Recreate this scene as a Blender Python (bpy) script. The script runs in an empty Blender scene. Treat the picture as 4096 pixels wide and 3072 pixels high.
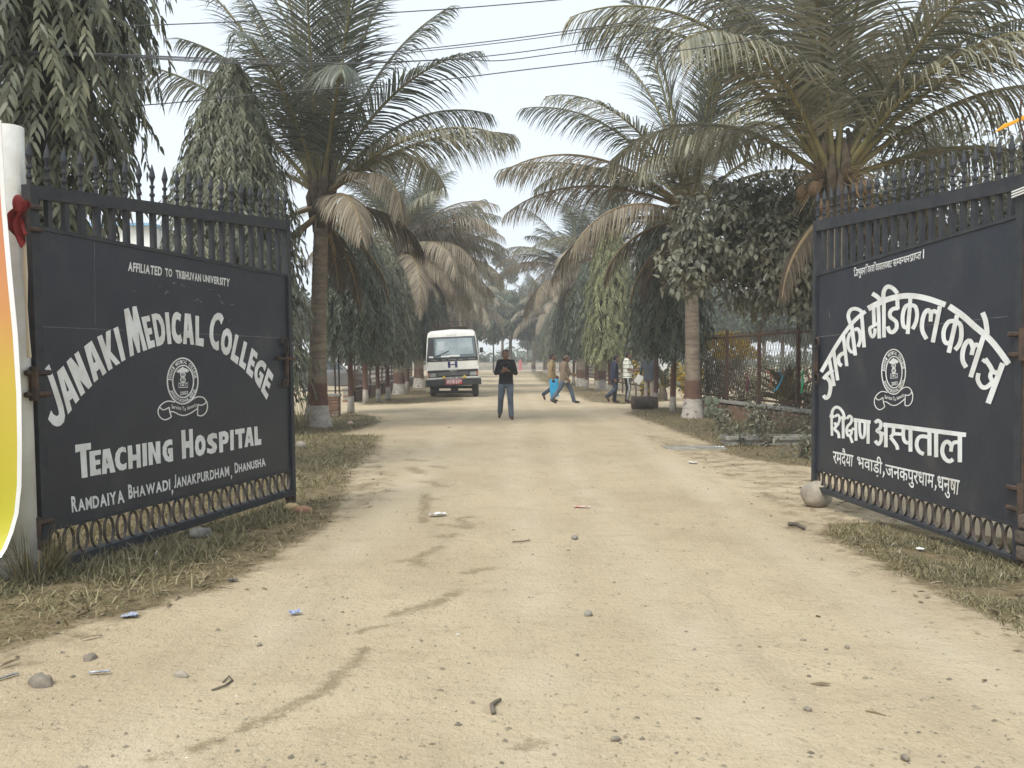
import bpy, bmesh, math, random
import numpy as np
from mathutils import Vector, Matrix, noise
from mathutils.geometry import tessellate_polygon
R = math.radians
scene = bpy.context.scene
COL = scene.collection
rng = np.random.default_rng(7)
random.seed(7)

# ------------------------------------------------------------ camera
CAM_H, FPX, PITCH = 1.40, 3981.0, math.atan(88 / 3981.0)
cam_d = bpy.data.cameras.new("camera")
cam = bpy.data.objects.new("camera", cam_d)
COL.objects.link(cam)
cam.location = (0, 0, CAM_H)
cam.rotation_euler = (math.pi / 2 - PITCH, 0, 0)
cam_d.sensor_width = 36.0
cam_d.lens = FPX / 4096 * 36
cam_d.clip_end = 2500
scene.camera = cam

# ------------------------------------------------------------ sky, sun, exposure
SUN_EL, SUN_AZ = R(50), R(215)          # azimuth measured from +Y clockwise
world = bpy.data.worlds.new("World")
scene.world = world
world.use_nodes = True
wn, wl = world.node_tree.nodes, world.node_tree.links
wn.clear()
sky = wn.new("ShaderNodeTexSky")
sky.sky_type = 'NISHITA'
sky.sun_disc = False
sky.sun_elevation = SUN_EL
sky.sun_rotation = SUN_AZ
sky.air_density = 1.0
sky.dust_density = 6.0
sky.ozone_density = 1.0
bw = wn.new("ShaderNodeRGBToBW")
tint = wn.new("ShaderNodeMixRGB"); tint.blend_type = 'MULTIPLY'; tint.inputs[0].default_value = 1
tint.inputs[2].default_value = (0.93, 1.04, 1.14, 1)
mixw = wn.new("ShaderNodeMixRGB"); mixw.inputs[0].default_value = 0.86
flat = wn.new("ShaderNodeMixRGB"); flat.inputs[0].default_value = 0.62   # overcast veil: evens the dome out
flat.inputs[2].default_value = (7.35, 8.1, 8.85, 1)
bg = wn.new("ShaderNodeBackground"); bg.inputs[1].default_value = 0.1
wo = wn.new("ShaderNodeOutputWorld")
wl.new(sky.outputs[0], bw.inputs[0]); wl.new(bw.outputs[0], tint.inputs[1])
wl.new(sky.outputs[0], mixw.inputs[1]); wl.new(tint.outputs[0], mixw.inputs[2])
wl.new(mixw.outputs[0], flat.inputs[1])
wl.new(flat.outputs[0], bg.inputs[0]); wl.new(bg.outputs[0], wo.inputs[0])
sun_d = bpy.data.lights.new("sun", 'SUN')
sun_d.energy = 1.5
sun_d.angle = R(22)
sun_d.color = (1.0, 0.95, 0.86)
sun = bpy.data.objects.new("sun", sun_d)
COL.objects.link(sun)
sun_dir = Vector((math.sin(SUN_AZ) * math.cos(SUN_EL), math.cos(SUN_AZ) * math.cos(SUN_EL), math.sin(SUN_EL)))
sun.rotation_euler = sun_dir.to_track_quat('Z', 'Y').to_euler()
scene.view_settings.view_transform = 'Standard'
scene.view_settings.look = 'None'
scene.view_settings.exposure = 0.84
scene.view_settings.gamma = 1.0
scene.cycles.volume_bounces = 1
scene.cycles.max_bounces = 6
scene.cycles.use_denoising = True

# ------------------------------------------------------------ measuring helpers (pixel of the photo -> place in the world)
CP, SP = math.cos(PITCH), math.sin(PITCH)
CAMP = Vector((0, 0, CAM_H))
def ray(x, y):
    a = (x - 2048) / FPX; b = (1536 - y) / FPX
    return Vector((a, CP + b * SP, -SP + b * CP))
def ground(x, y, z=0.0):
    d = ray(x, y); t = (z - CAM_H) / d.z
    return CAMP + d * t
def at(x, y, Y):
    d = ray(x, y)
    return CAMP + d * (Y / d.y)
D = 1.8517                                # 2212-px-wide sketch -> photo pixels
def gD(x, y, z=0.0): return ground(x * D, y * D, z)
def aD(x, y, Y): return at(x * D, y * D, Y)
def smooth(a, b, x):
    t = min(1, max(0, (x - a) / (b - a))) if a != b else float(x > a)
    return t * t * (3 - 2 * t)

# ------------------------------------------------------------ objects
def tag(o, label=None, cat=None, group=None, kind=None):
    if label: o["label"] = label
    if cat: o["category"] = cat
    if group: o["group"] = group
    if kind: o["kind"] = kind
    return o
def thing(name, label, cat, loc=(0, 0, 0), rz=0.0, group=None):
    o = bpy.data.objects.new(name, None)
    o.empty_display_size = 0.2
    COL.objects.link(o)
    o.location = loc; o.rotation_euler = (0, 0, rz)
    return tag(o, label, cat, group)
def link(name, me, parent=None):
    o = bpy.data.objects.new(name, me)
    COL.objects.link(o)
    if parent is not None: o.parent = parent
    return o
def copy_tree(o, parent=None):
    c = o.copy(); COL.objects.link(c)
    if parent is not None: c.parent = parent
    for ch in list(o.children):
        copy_tree(ch, c)
    return c

class MB:
    """collects vertices and faces, then links them as ONE mesh object"""
    def __init__(s): s.v = []; s.f = []; s.m = []; s.mi = 0
    def add(s, vs, fs):
        n = len(s.v)
        s.v.extend([tuple(p) for p in vs])
        for f in fs:
            s.f.append(tuple(i + n for i in f)); s.m.append(s.mi)
        return s
    def box(s, c, size, rot=None, taper=1.0):
        x, y, z = size[0] / 2, size[1] / 2, size[2] / 2
        vs = [Vector((sx * x * (taper if sz > 0 else 1), sy * y * (taper if sz > 0 else 1), sz * z)) for sz in (-1, 1) for sx, sy in ((-1, -1), (1, -1), (1, 1), (-1, 1))]
        if rot is not None: vs = [rot @ v for v in vs]
        c = Vector(c)
        return s.add([v + c for v in vs], [(3, 2, 1, 0), (4, 5, 6, 7), (0, 1, 5, 4), (1, 2, 6, 5), (2, 3, 7, 6), (3, 0, 4, 7)])
    def bbox(s, c, size, bev=0.02, rot=None):
        """box with chamfered edges"""
        bm = bmesh.new(); bmesh.ops.create_cube(bm, size=1)
        for v in bm.verts: v.co = Vector((v.co.x * size[0], v.co.y * size[1], v.co.z * size[2]))
        bmesh.ops.bevel(bm, geom=list(bm.edges), offset=bev, segments=2, affect='EDGES', profile=0.6)
        c = Vector(c)
        bm.verts.index_update()
        vs = [((rot @ v.co) if rot is not None else v.co) + c for v in bm.verts]
        fs = [[v.index for v in f.verts] for f in bm.faces]
        bm.free()
        return s.add(vs, fs)
    def tube(s, pts, rad, n=8, caps=True, flat=None):
        pts = [Vector(p) for p in pts]
        if not hasattr(rad, '__len__'): rad = [rad] * len(pts)
        t0 = (pts[1] - pts[0]).normalized()
        ref = Vector((0, 0, 1)) if abs(t0.z) < 0.9 else Vector((1, 0, 0))
        u = (ref - t0 * ref.dot(t0)).normalized()
        vs = []; fs = []
        for i, p in enumerate(pts):
            t = (pts[min(i + 1, len(pts) - 1)] - pts[max(i - 1, 0)])
            t = t.normalized() if t.length > 1e-9 else t0
            u = (u - t * u.dot(t)).normalized(); w = t.cross(u)
            for k in range(n):
                a = 2 * math.pi * k / n
                vs.append(p + (u * math.cos(a) + w * math.sin(a) * (flat or 1)) * rad[i])
        for i in range(len(pts) - 1):
            for k in range(n):
                a, b = i * n + k, i * n + (k + 1) % n
                fs.append((a, b, b + n, a + n))
        if caps:
            fs.append(tuple(range(n - 1, -1, -1))); fs.append(tuple(range((len(pts) - 1) * n, len(pts) * n)))
        return s.add(vs, fs)
    def lathe(s, prof, n=16, c=(0, 0, 0), axis='Z', closed=True):
        vs = []; fs = []
        for r, z in prof:
            for k in range(n):
                a = 2 * math.pi * k / n
                p = (r * math.cos(a), r * math.sin(a), z)
                if axis == 'X': p = (p[2], p[0], p[1])
                if axis == 'Y': p = (p[1], p[2], p[0])
                vs.append((p[0] + c[0], p[1] + c[1], p[2] + c[2]))
        m = len(prof)
        for i in range(m - 1):
            for k in range(n):
                a, b = i * n + k, i * n + (k + 1) % n
                fs.append((a, b, b + n, a + n))
        if closed:
            fs.append(tuple(range(n - 1, -1, -1))); fs.append(tuple(range((m - 1) * n, m * n)))
        return s.add(vs, fs)
    def ball(s, c, r, n=12, m=8, rot=None):
        r = Vector(r) if hasattr(r, '__len__') else Vector((r, r, r))
        vs = [Vector((0, 0, -1))]; fs = []
        for i in range(1, m):
            ph = -math.pi / 2 + math.pi * i / m
            for k in range(n):
                a = 2 * math.pi * k / n
                vs.append(Vector((math.cos(ph) * math.cos(a), math.cos(ph) * math.sin(a), math.sin(ph))))
        vs.append(Vector((0, 0, 1)))
        for k in range(n):
            fs.append((0, 1 + (k + 1) % n, 1 + k))
            for i in range(m - 2):
                a, b = 1 + i * n + k, 1 + i * n + (k + 1) % n
                fs.append((a, b, b + n, a + n))
            fs.append((1 + (m - 2) * n + k, 1 + (m - 2) * n + (k + 1) % n, len(vs) - 1))
        vs = [Vector((v.x * r.x, v.y * r.y, v.z * r.z)) for v in vs]
        if rot is not None: vs = [rot @ v for v in vs]
        c = Vector(c)
        return s.add([v + c for v in vs], fs)
    def prism(s, poly, h0, h1, fn=lambda x, y, h: (x, y, h)):
        """extrude a 2-D outline between two heights"""
        n = len(poly)
        vs = [fn(x, y, h0) for x, y in poly] + [fn(x, y, h1) for x, y in poly]
        tris = tessellate_polygon([[Vector((x, y, 0)) for x, y in poly]])
        fs = [tuple(i + n for i in t) for t in tris] + [tuple(reversed(t)) for t in tris]
        fs += [(i, (i + 1) % n, (i + 1) % n + n, i + n) for i in range(n)]
        return s.add(vs, fs)
    def mesh(s, name, mats, smooth_=False, fix=False):
        me = bpy.data.meshes.new(name)
        me.from_pydata(s.v, [], s.f)
        if not isinstance(mats, (list, tuple)): mats = [mats]
        for m in mats: me.materials.append(m)
        if len(mats) > 1: me.polygons.foreach_set('material_index', s.m)
        if fix:
            bm = bmesh.new(); bm.from_mesh(me); bmesh.ops.recalc_face_normals(bm, faces=bm.faces); bm.to_mesh(me); bm.free()
        if smooth_: me.polygons.foreach_set('use_smooth', [True] * len(me.polygons))
        me.update()
        return me
    def build(s, name, mats, parent=None, smooth_=False, fix=False):
        return link(name, s.mesh(name, mats, smooth_, fix), parent)

def np_mesh(name, V, Q, mats, mi=None, smooth_=False, tone=None):
    """mesh from arrays: V (n,3), Q (m,4)"""
    me = bpy.data.meshes.new(name)
    V = np.asarray(V, dtype=np.float32); Q = np.asarray(Q, dtype=np.int32)
    k = Q.shape[1]
    me.vertices.add(len(V)); me.vertices.foreach_set('co', V.ravel())
    me.loops.add(Q.size); me.loops.foreach_set('vertex_index', Q.ravel())
    me.polygons.add(len(Q))
    me.polygons.foreach_set('loop_start', np.arange(0, Q.size, k, dtype=np.int32))
    me.polygons.foreach_set('loop_total', np.full(len(Q), k, dtype=np.int32))
    for m in (mats if isinstance(mats, (list, tuple)) else [mats]): me.materials.append(m)
    if mi is not None: me.polygons.foreach_set('material_index', np.asarray(mi, dtype=np.int32))
    if smooth_: me.polygons.foreach_set('use_smooth', np.ones(len(Q), dtype=bool))
    me.update(calc_edges=True)
    if tone is not None:
        A = me.attributes.new('tone', 'FLOAT', 'POINT'); A.data.foreach_set('value', np.asarray(tone, dtype=np.float32))
    return me

# ------------------------------------------------------------ materials
def lin(c):
    """sRGB 0-255 -> linear"""
    return tuple((x / 255 / 12.92 if x / 255 <= 0.04045 else ((x / 255 + 0.055) / 1.055) ** 2.4) for x in c) + (1.0,)
def mat(name, base, base2=None, scale=6.0, rough=0.8, bump=0.0, bscale=40.0, spec=0.3, metal=0.0, stretch=(1, 1, 1), detail=5, lo=0.35, hi=0.65, third=None, tscale=2.0, tlo=0.55, thi=0.7, coord='Object'):
    m = bpy.data.materials.new(name); m.use_nodes = True
    nt = m.node_tree; N, L = nt.nodes, nt.links
    b = N['Principled BSDF']
    b.inputs['Roughness'].default_value = rough
    b.inputs['Specular IOR Level'].default_value = spec
    b.inputs['Metallic'].default_value = metal
    b.inputs['Base Color'].default_value = tuple(base[:3]) + (1,)
    tc = N.new('ShaderNodeTexCoord'); mp = N.new('ShaderNodeMapping')
    mp.inputs['Scale'].default_value = stretch
    L.new(tc.outputs[coord], mp.inputs[0])
    out = None
    def ramp(sc, lo, hi, det):
        n = N.new('ShaderNodeTexNoise'); n.inputs['Scale'].default_value = sc; n.inputs['Detail'].default_value = det
        n.inputs['Roughness'].default_value = 0.62
        L.new(mp.outputs[0], n.inputs['Vector'])
        r = N.new('ShaderNodeMapRange'); r.interpolation_type = 'SMOOTHSTEP'
        r.inputs[1].default_value = lo; r.inputs[2].default_value = hi
        L.new(n.outputs[0], r.inputs[0])
        return r.outputs[0]
    if base2 is not None:
        mx = N.new('ShaderNodeMixRGB'); mx.inputs[1].default_value = tuple(base[:3]) + (1,); mx.inputs[2].default_value = tuple(base2[:3]) + (1,)
        L.new(ramp(scale, lo, hi, detail), mx.inputs[0]); out = mx.outputs[0]
        if third is not None:
            m2 = N.new('ShaderNodeMixRGB'); L.new(out, m2.inputs[1]); m2.inputs[2].default_value = tuple(third[:3]) + (1,)
            L.new(ramp(tscale, tlo, thi, 6), m2.inputs[0]); out = m2.outputs[0]
        L.new(out, b.inputs['Base Color'])
    if bump:
        n = N.new('ShaderNodeTexNoise'); n.inputs['Scale'].default_value = bscale; n.inputs['Detail'].default_value = 6
        L.new(mp.outputs[0], n.inputs['Vector'])
        bp = N.new('ShaderNodeBump'); bp.inputs['Strength'].default_value = 1.0; bp.inputs['Distance'].default_value = bump
        L.new(n.outputs[0], bp.inputs['Height']); L.new(bp.outputs[0], b.inputs['Normal'])
    return m
def leafmat(name, cols, rough=0.55, trans=0.25, spec=0.25, tone=False):
    """each leaf (mesh island) takes its own tone from a short ramp"""
    m = bpy.data.materials.new(name); m.use_nodes = True
    nt = m.node_tree; N, L = nt.nodes, nt.links
    b = N['Principled BSDF']; out = N['Material Output']
    g = N.new('ShaderNodeNewGeometry'); r = N.new('ShaderNodeValToRGB')
    r.color_ramp.interpolation = 'LINEAR'
    els = r.color_ramp.elements
    for i, c in enumerate(cols):
        p = i / (len(cols) - 1)
        e = els[0] if i == 0 else (els[1] if i == len(cols) - 1 else els.new(p))
        e.position = p; e.color = tuple(c[:3]) + (1,)
    if tone:                                              # whole sprays share a tone, single leaves vary round it
        at_ = N.new('ShaderNodeAttribute'); at_.attribute_name = 'tone'
        mm = N.new('ShaderNodeMixRGB'); mm.inputs[0].default_value = .38
        L.new(at_.outputs['Fac'], mm.inputs[1]); L.new(g.outputs['Random Per Island'], mm.inputs[2]); L.new(mm.outputs[0], r.inputs[0])
    else: L.new(g.outputs['Random Per Island'], r.inputs[0])
    L.new(r.outputs[0], b.inputs['Base Color'])
    b.inputs['Roughness'].default_value = rough; b.inputs['Specular IOR Level'].default_value = spec
    t = N.new('ShaderNodeBsdfTranslucent'); L.new(r.outputs[0], t.inputs[0])
    mx = N.new('ShaderNodeMixShader'); mx.inputs[0].default_value = trans
    L.new(b.outputs[0], mx.inputs[1]); L.new(t.outputs[0], mx.inputs[2]); L.new(mx.outputs[0], out.inputs[0])
    return m

M = {}
M['gate'] = mat('gate_paint', (.017, .020, .029), (.024, .027, .035), 3, .42, .0015, 25, .4, third=(.060, .059, .055), tscale=1.6, tlo=.56, thi=.85)
M['gate_dusty'] = mat('gate_rail_paint', (.024, .027, .034), (.040, .041, .043), 9, .6, .001, 60, .3)
M['ring'] = mat('ring_iron', (.055, .050, .046), (.10, .075, .055), 9, .6, .001, 60, .3)
M['letter'] = mat('lettering_white', (.70, .71, .70), (.58, .58, .55), 5, .6, .0, 40, .25, third=(.46, .42, .33), tscale=2.2, tlo=.58, thi=.8)
M['weld'] = mat('seam_weld', (.20, .20, .19), (.10, .10, .10), 14, .6)
M['rust'] = mat('rusty_iron', (.055, .036, .028), (.095, .058, .040), 12, .8, .002, 60, .2)
M['rust_dark'] = mat('dark_iron', (.045, .036, .032), (.085, .055, .04), 10, .75, .001, 60, .2)
M['concrete'] = mat('concrete', (.33, .31, .27), (.22, .21, .18), 5, .9, .006, 30, .2, third=(.12, .12, .10), tscale=2.2)
M['white_wall'] = mat('white_wall', (.78, .78, .75), (.66, .66, .63), 1.2, .85, .0, 40, .2, third=(.40, .39, .36), tscale=.5, tlo=.6, thi=.8)
M['dark'] = mat('dark_rubber', (.018, .018, .018), (.05, .045, .04), 8, .8)
M['black'] = mat('black_plastic', (.02, .021, .022), (.035, .035, .034), 6, .5)
M['glass'] = mat('dark_glass', (.03, .036, .04), None, 1, .08, spec=.6)
M['chrome'] = mat('grey_metal', (.35, .35, .35), (.22, .22, .22), 6, .35, metal=.6)
M['stone'] = mat('grey_stone', (.26, .24, .20), (.15, .14, .13), 7, .9, .006, 30, .2)
M['boulder'] = mat('pale_boulder', (.36, .31, .24), (.24, .21, .17), 5, .9, .008, 22, .2)
# ------------------------------------------------------------ ground: one sheet, sand with grass soil and wet streaks kept as vertex attributes
def inpoly_np(X, Y, poly):
    ins = np.zeros(X.shape, bool)
    n = len(poly)
    for i in range(n):
        x1, y1 = poly[i]; x2, y2 = poly[(i + 1) % n]
        c = ((y1 > Y) != (y2 > Y))
        ins ^= c & (X < (x2 - x1) * (Y - y1) / (y2 - y1 + 1e-12) + x1)
    return ins
def dist_poly(X, Y, pts, closed=True):
    d = np.full(X.shape, 1e9)
    n = len(pts)
    for i in range(n if closed else n - 1):
        x1, y1 = pts[i]; x2, y2 = pts[(i + 1) % n]
        vx, vy = x2 - x1, y2 - y1
        t = np.clip(((X - x1) * vx + (Y - y1) * vy) / (vx * vx + vy * vy + 1e-12), 0, 1)
        d = np.minimum(d, np.hypot(X - x1 - t * vx, Y - y1 - t * vy))
    return d
def gpoly(pts): return [tuple(gD(x, y)[:2]) for x, y in pts]
GR_NEAR_L = gpoly([(-120, 1440), (60, 1395), (200, 1345), (340, 1312), (505, 1262), (620, 1192), (718, 1132), (752, 1080), (765, 1020), (822, 968), (832, 940), (640, 935), (-300, 990), (-700, 1180), (-500, 1400)])
GR_PALM_L = gpoly([(560, 935), (640, 948), (760, 935), (825, 915), (822, 900), (760, 893), (640, 897), (520, 900)])
GR_ROW_L = gpoly([(780, 876), (900, 873), (1010, 864), (1000, 852), (930, 848), (960, 822), (1040, 806), (1020, 803), (900, 815), (740, 858)])
GR_NEAR_R = gpoly([(2350, 1430), (2130, 1335), (1960, 1255), (1845, 1190), (1755, 1152), (1775, 1130), (1900, 1125), (2080, 1150), (2260, 1170), (2700, 1200), (2800, 1430)])
GR_MID_R = gpoly([(1770, 1012), (1660, 1000), (1570, 985), (1520, 955), (1410, 915), (1345, 893), (1380, 880), (1470, 880), (1600, 905), (2300, 960), (2400, 1012)])
GR_ROW_R = gpoly([(1350, 874), (1265, 868), (1215, 845), (1160, 822), (1145, 808), (1180, 804), (1230, 822), (1330, 850), (1470, 866)])
GR_GARDEN = [(5.4, 29), (6.6, 13), (14, 13), (16, 22), (9, 30)]
SHADE_SOIL = [gpoly([(1330, 925), (1500, 950), (1760, 1010), (1990, 1110), (1850, 1150), (1700, 1138), (1560, 1040)]), gpoly([(640, 960), (850, 955), (880, 1060), (720, 1160), (560, 1260), (330, 1330), (100, 1440), (-200, 1500), (-200, 1380), (640, 1100)]), gpoly([(1650, 1130), (1850, 1120), (2300, 1300), (2300, 1480), (1950, 1280)])]  # dark soil patches; tree shade by the right gate put into the colour
GRASS = [(P, .50) for P in SHADE_SOIL] + [(GR_NEAR_L, 1.0), (GR_PALM_L, 1.0), (GR_ROW_L, .9), (GR_NEAR_R, 1.0), (GR_MID_R, 1.0), (GR_ROW_R, .9), (GR_GARDEN, .8)]
def grass_np(X, Y):
    g = np.zeros(X.shape)
    for P, w in GRASS:
        ins = inpoly_np(X, Y, P); d = dist_poly(X, Y, P)
        s = np.where(ins, d, -d)
        soft = 0.10 + 0.012 * np.abs(Y)
        g = np.maximum(g, w * np.clip(s / soft * .5 + .5, 0, 1))
    return g
# wet streaks (traced on the ground)
zb = lambda x, y: ground(x * .646, 2000 + y * .646)
zc = lambda x, y: ground(1300 + x * .7667, 1800 + y * .7667)
WET = [([zc(205, 1035), zc(170, 1095), zc(95, 1165), zc(5, 1250), zb(1900, 1235), zb(1740, 1310), zb(1620, 1370), zb(1520, 1415)], .042),
       ([zb(1370, 1492), zb(1290, 1505), zb(1205, 1545)], .04), ([zb(1010, 1590), zb(930, 1610)], .035),
       ([zc(690, 738), zc(620, 775), zc(560, 805), zc(480, 820), zc(345, 860)], .055), ([zc(305, 915), zc(230, 930), zc(170, 955)], .035),
       ([zc(600, 505), zc(520, 545), zc(470, 570), zc(400, 580)], .05), ([zc(480, 575), zc(500, 605)], .07), ([zc(880, 615), zc(810, 622), zc(740, 640)], .05),
       ([zc(765, 348), zc(690, 355), zc(740, 380), zc(750, 405), zc(600, 385)], .05), ([zc(670, 440), zc(610, 450)], .08),
       ([zc(590, 255), zc(530, 262), zc(520, 230), zc(520, 330), zc(515, 375)], .055), ([zc(490, 165), zc(550, 165), zc(600, 192), zc(660, 186)], .06),
       ([zc(450, 95), zc(500, 122)], .10), ([zc(555, 85), zc(610, 92)], .1), ([zc(430, 52), zc(520, 58)], .10),
       ([zc(1010, 1545), zc(1060, 1540), zc(1100, 1520)], .035), ([zc(1075, 1555), zc(1110, 1560)], .03)]
def wet_np(X, Y):
    w = np.zeros(X.shape)
    for pts, r in WET:
        P = [(p.x, p.y) for p in pts]
        n = len(P)
        xs = [p[0] for p in P]; ys = [p[1] for p in P]
        sel = (X > min(xs) - .5) & (X < max(xs) + .5) & (Y > min(ys) - .6) & (Y < max(ys) + .6)
        if sel.any():
            d = dist_poly(X[sel], Y[sel], P, False)
            w[sel] = np.maximum(w[sel], np.clip(1.0 - d / (2.4 * r), 0, 1))
    return w
def axis(parts):
    out = []
    for a, b, s in parts:
        out += list(np.arange(a, b - 1e-6, s))
    return out
def grow(a, lim, s):
    out = [a]
    while out[-1] < lim: s *= 1.35; out.append(out[-1] + s)
    return out
gx = axis([(-9, -4.2, .14), (-4.2, 4.2, .06), (4.2, 9, .14)])
gxs = [-v for v in grow(9.15, 560, .3)][::-1] + gx + grow(9.0, 560, .3)
gy = axis([(-4, 2.8, .5), (2.8, 9.5, .06), (9.5, 30, .15), (30, 60, .5), (60, 150, 2)])
gys = [-v for v in grow(4.6, 560, .8)][::-1] + gy + grow(150, 560, 4)
GX, GY = np.meshgrid(np.array(gxs), np.array(gys))
def hgt(x, y):
    v = Vector((x, y, 0))
    h = .010 * noise.noise(v * .55) + .007 * noise.noise(v * 1.9) + .004 * noise.noise(v * 5.5)
    return h * (1 if abs(x) < 12 and y < 40 else 0)
def ground_z(x, y): return (0.23 * smooth(75, 140, y)) + hgt(x, y)
GZ = np.array([ground_z(x, y) for x, y in zip(GX.ravel(), GY.ravel())])
ny, nx = GX.shape
idx = np.arange(ny * nx).reshape(ny, nx)
Q = np.stack([idx[:-1, :-1], idx[:-1, 1:], idx[1:, 1:], idx[1:, :-1]], -1).reshape(-1, 4)
def ground_material():
    m = bpy.data.materials.new('sandy_ground'); m.use_nodes = True
    N, L = m.node_tree.nodes, m.node_tree.links
    b = N['Principled BSDF']; b.inputs['Roughness'].default_value = .95; b.inputs['Specular IOR Level'].default_value = .12
    tc = N.new('ShaderNodeTexCoord')
    def nz(sc, det=5, rough=.6, st=None):
        n = N.new('ShaderNodeTexNoise'); n.inputs['Scale'].default_value = sc; n.inputs['Detail'].default_value = det; n.inputs['Roughness'].default_value = rough
        if st:
            mp = N.new('ShaderNodeMapping'); mp.inputs['Scale'].default_value = st; L.new(tc.outputs['Object'], mp.inputs[0]); L.new(mp.outputs[0], n.inputs['Vector'])
        else: L.new(tc.outputs['Object'], n.inputs['Vector'])
        return n.outputs[0]
    def mr(s, a, c, lo=0., hi=1.):
        r = N.new('ShaderNodeMapRange'); r.interpolation_type = 'SMOOTHSTEP'
        r.inputs[1].default_value = a; r.inputs[2].default_value = c; r.inputs[3].default_value = lo; r.inputs[4].default_value = hi
        L.new(s, r.inputs[0]); return r.outputs[0]
    def mx(f, a, c):
        x = N.new('ShaderNodeMixRGB')
        for i, v in ((0, f), (1, a), (2, c)):
            if hasattr(v, 'links'): L.new(v, x.inputs[i])
            else: x.inputs[i].default_value = v
        return x.outputs[0]
    def ma(op, a, c):
        x = N.new('ShaderNodeMath'); x.operation = op
        for i, v in ((0, a), (1, c)):
            if hasattr(v, 'links'): L.new(v, x.inputs[i])
            else: x.inputs[i].default_value = v
        return x.outputs[0]
    sand = mx(mr(nz(.55, 6), .35, .68), (.505, .41, .275, 1), (.425, .338, .222, 1))
    sand = mx(mr(nz(2.6, 6, .7), .50, .72, 0, .55), sand, (.345, .272, .175, 1))
    sand = mx(mr(nz(11, 5, .7), .56, .70, 0, .55), sand, (.305, .245, .165, 1))
    sand = mx(mr(nz(34, 4, .7, (1, .55, 1)), .58, .68, 0, .75), sand, (.22, .185, .125, 1))
    sand = mx(mr(nz(.9, 7, .75, (2.2, .35, 1)), .46, .70, 0, .6), sand, (.37, .295, .20, 1))
    sand = mx(mr(nz(60, 3, .6), .62, .70, 0, .7), sand, (.60, .54, .41, 1))
    ru = N.new('ShaderNodeAttribute'); ru.attribute_name = 'rut'
    sand = mx(ma('MULTIPLY', ru.outputs['Fac'], mr(nz(1.1, 5), .38, .62, 0, .6)), sand, (.56, .475, .34, 1))
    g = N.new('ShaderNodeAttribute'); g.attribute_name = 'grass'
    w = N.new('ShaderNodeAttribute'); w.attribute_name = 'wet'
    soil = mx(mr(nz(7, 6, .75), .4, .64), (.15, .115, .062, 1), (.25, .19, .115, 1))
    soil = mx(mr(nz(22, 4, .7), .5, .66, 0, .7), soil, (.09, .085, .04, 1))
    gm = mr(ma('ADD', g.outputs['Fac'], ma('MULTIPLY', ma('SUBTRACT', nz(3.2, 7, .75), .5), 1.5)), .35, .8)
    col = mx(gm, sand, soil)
    wm = mr(ma('ADD', w.outputs['Fac'], ma('MULTIPLY', ma('SUBTRACT', nz(13, 8, .9), .5), 2.9)), .42, .95, 0, .72)
    col = mx(wm, col, (.21, .165, .095, 1))
    L.new(col, b.inputs['Base Color'])
    bp = N.new('ShaderNodeBump'); bp.inputs['Strength'].default_value = .9; bp.inputs['Distance'].default_value = .030
    L.new(ma('ADD', ma('ADD', nz(9, 7, .7), ma('MULTIPLY', nz(45, 5, .7, (1, .6, 1)), .6)), ma('MULTIPLY', nz(2, 4), .8)), bp.inputs['Height']); L.new(bp.outputs[0], b.inputs['Normal'])
    return m
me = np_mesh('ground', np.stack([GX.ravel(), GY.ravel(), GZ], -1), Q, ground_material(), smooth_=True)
def rut_np(X, Y):
    xc = .10 + .5 * np.sin(Y * .045) - .012 * (Y - 10)
    r = np.zeros(X.shape)
    for off in (-1.55, -.25, .55, 1.85):
        r = np.maximum(r, np.exp(-((X - xc - off - .10 * np.sin(Y * .31 + off)) / .20) ** 2) * (Y > 0) * (Y < 90))
    return r
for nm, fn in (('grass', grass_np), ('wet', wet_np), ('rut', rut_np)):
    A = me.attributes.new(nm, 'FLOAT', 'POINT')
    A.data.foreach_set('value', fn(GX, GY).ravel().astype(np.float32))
tag(link('ground', me), kind='structure')
# ------------------------------------------------------------ lettering helpers
_gc = {}
def glyph(ch, bold=0.0, clip=None):
    """2-D triangles of one character from Blender's built-in font stack (xmax, verts, faces)"""
    key = (ch, bold, clip)
    if key in _gc: return _gc[key]
    def ev(txt, off):
        c = bpy.data.curves.new('tmp_text', 'FONT'); c.body = txt; c.offset = off; c.resolution_u = 3
        o = bpy.data.objects.new('tmp_text', c); COL.objects.link(o)
        dg = bpy.context.evaluated_depsgraph_get()
        me = bpy.data.meshes.new_from_object(o.evaluated_get(dg))
        bpy.data.objects.remove(o); bpy.data.curves.remove(c)
        return me
    m1 = ev(ch + '|', 0); m2 = ev('|', 0)
    adv = max(v.co.x for v in m1.vertices) - max(v.co.x for v in m2.vertices)
    bpy.data.meshes.remove(m1); bpy.data.meshes.remove(m2)
    me = ev(ch, bold)
    me.calc_loop_triangles()
    vs = [(v.co.x, v.co.y) for v in me.vertices]
    polys = [[vs[i] for i in t.vertices] for t in me.loop_triangles]
    bpy.data.meshes.remove(me)
    if clip is not None:
        xc = clip * adv; out = []
        for p in polys:
            q = []
            for i in range(len(p)):
                a, b = p[i], p[(i + 1) % len(p)]
                if a[0] <= xc: q.append(a)
                if (a[0] <= xc) != (b[0] <= xc):
                    t = (xc - a[0]) / (b[0] - a[0]); q.append((xc, a[1] + t * (b[1] - a[1])))
            if len(q) >= 3: out.append(q)
        polys = out; adv = xc
    _gc[key] = (adv, polys)
    return _gc[key]
def bil(q, x, y):
    """unit square -> quad (bl, br, tr, tl)"""
    return tuple((q[0][k] * (1 - x) + q[1][k] * x) * (1 - y) + (q[3][k] * (1 - x) + q[2][k] * x) * y for k in (0, 1))

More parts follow.
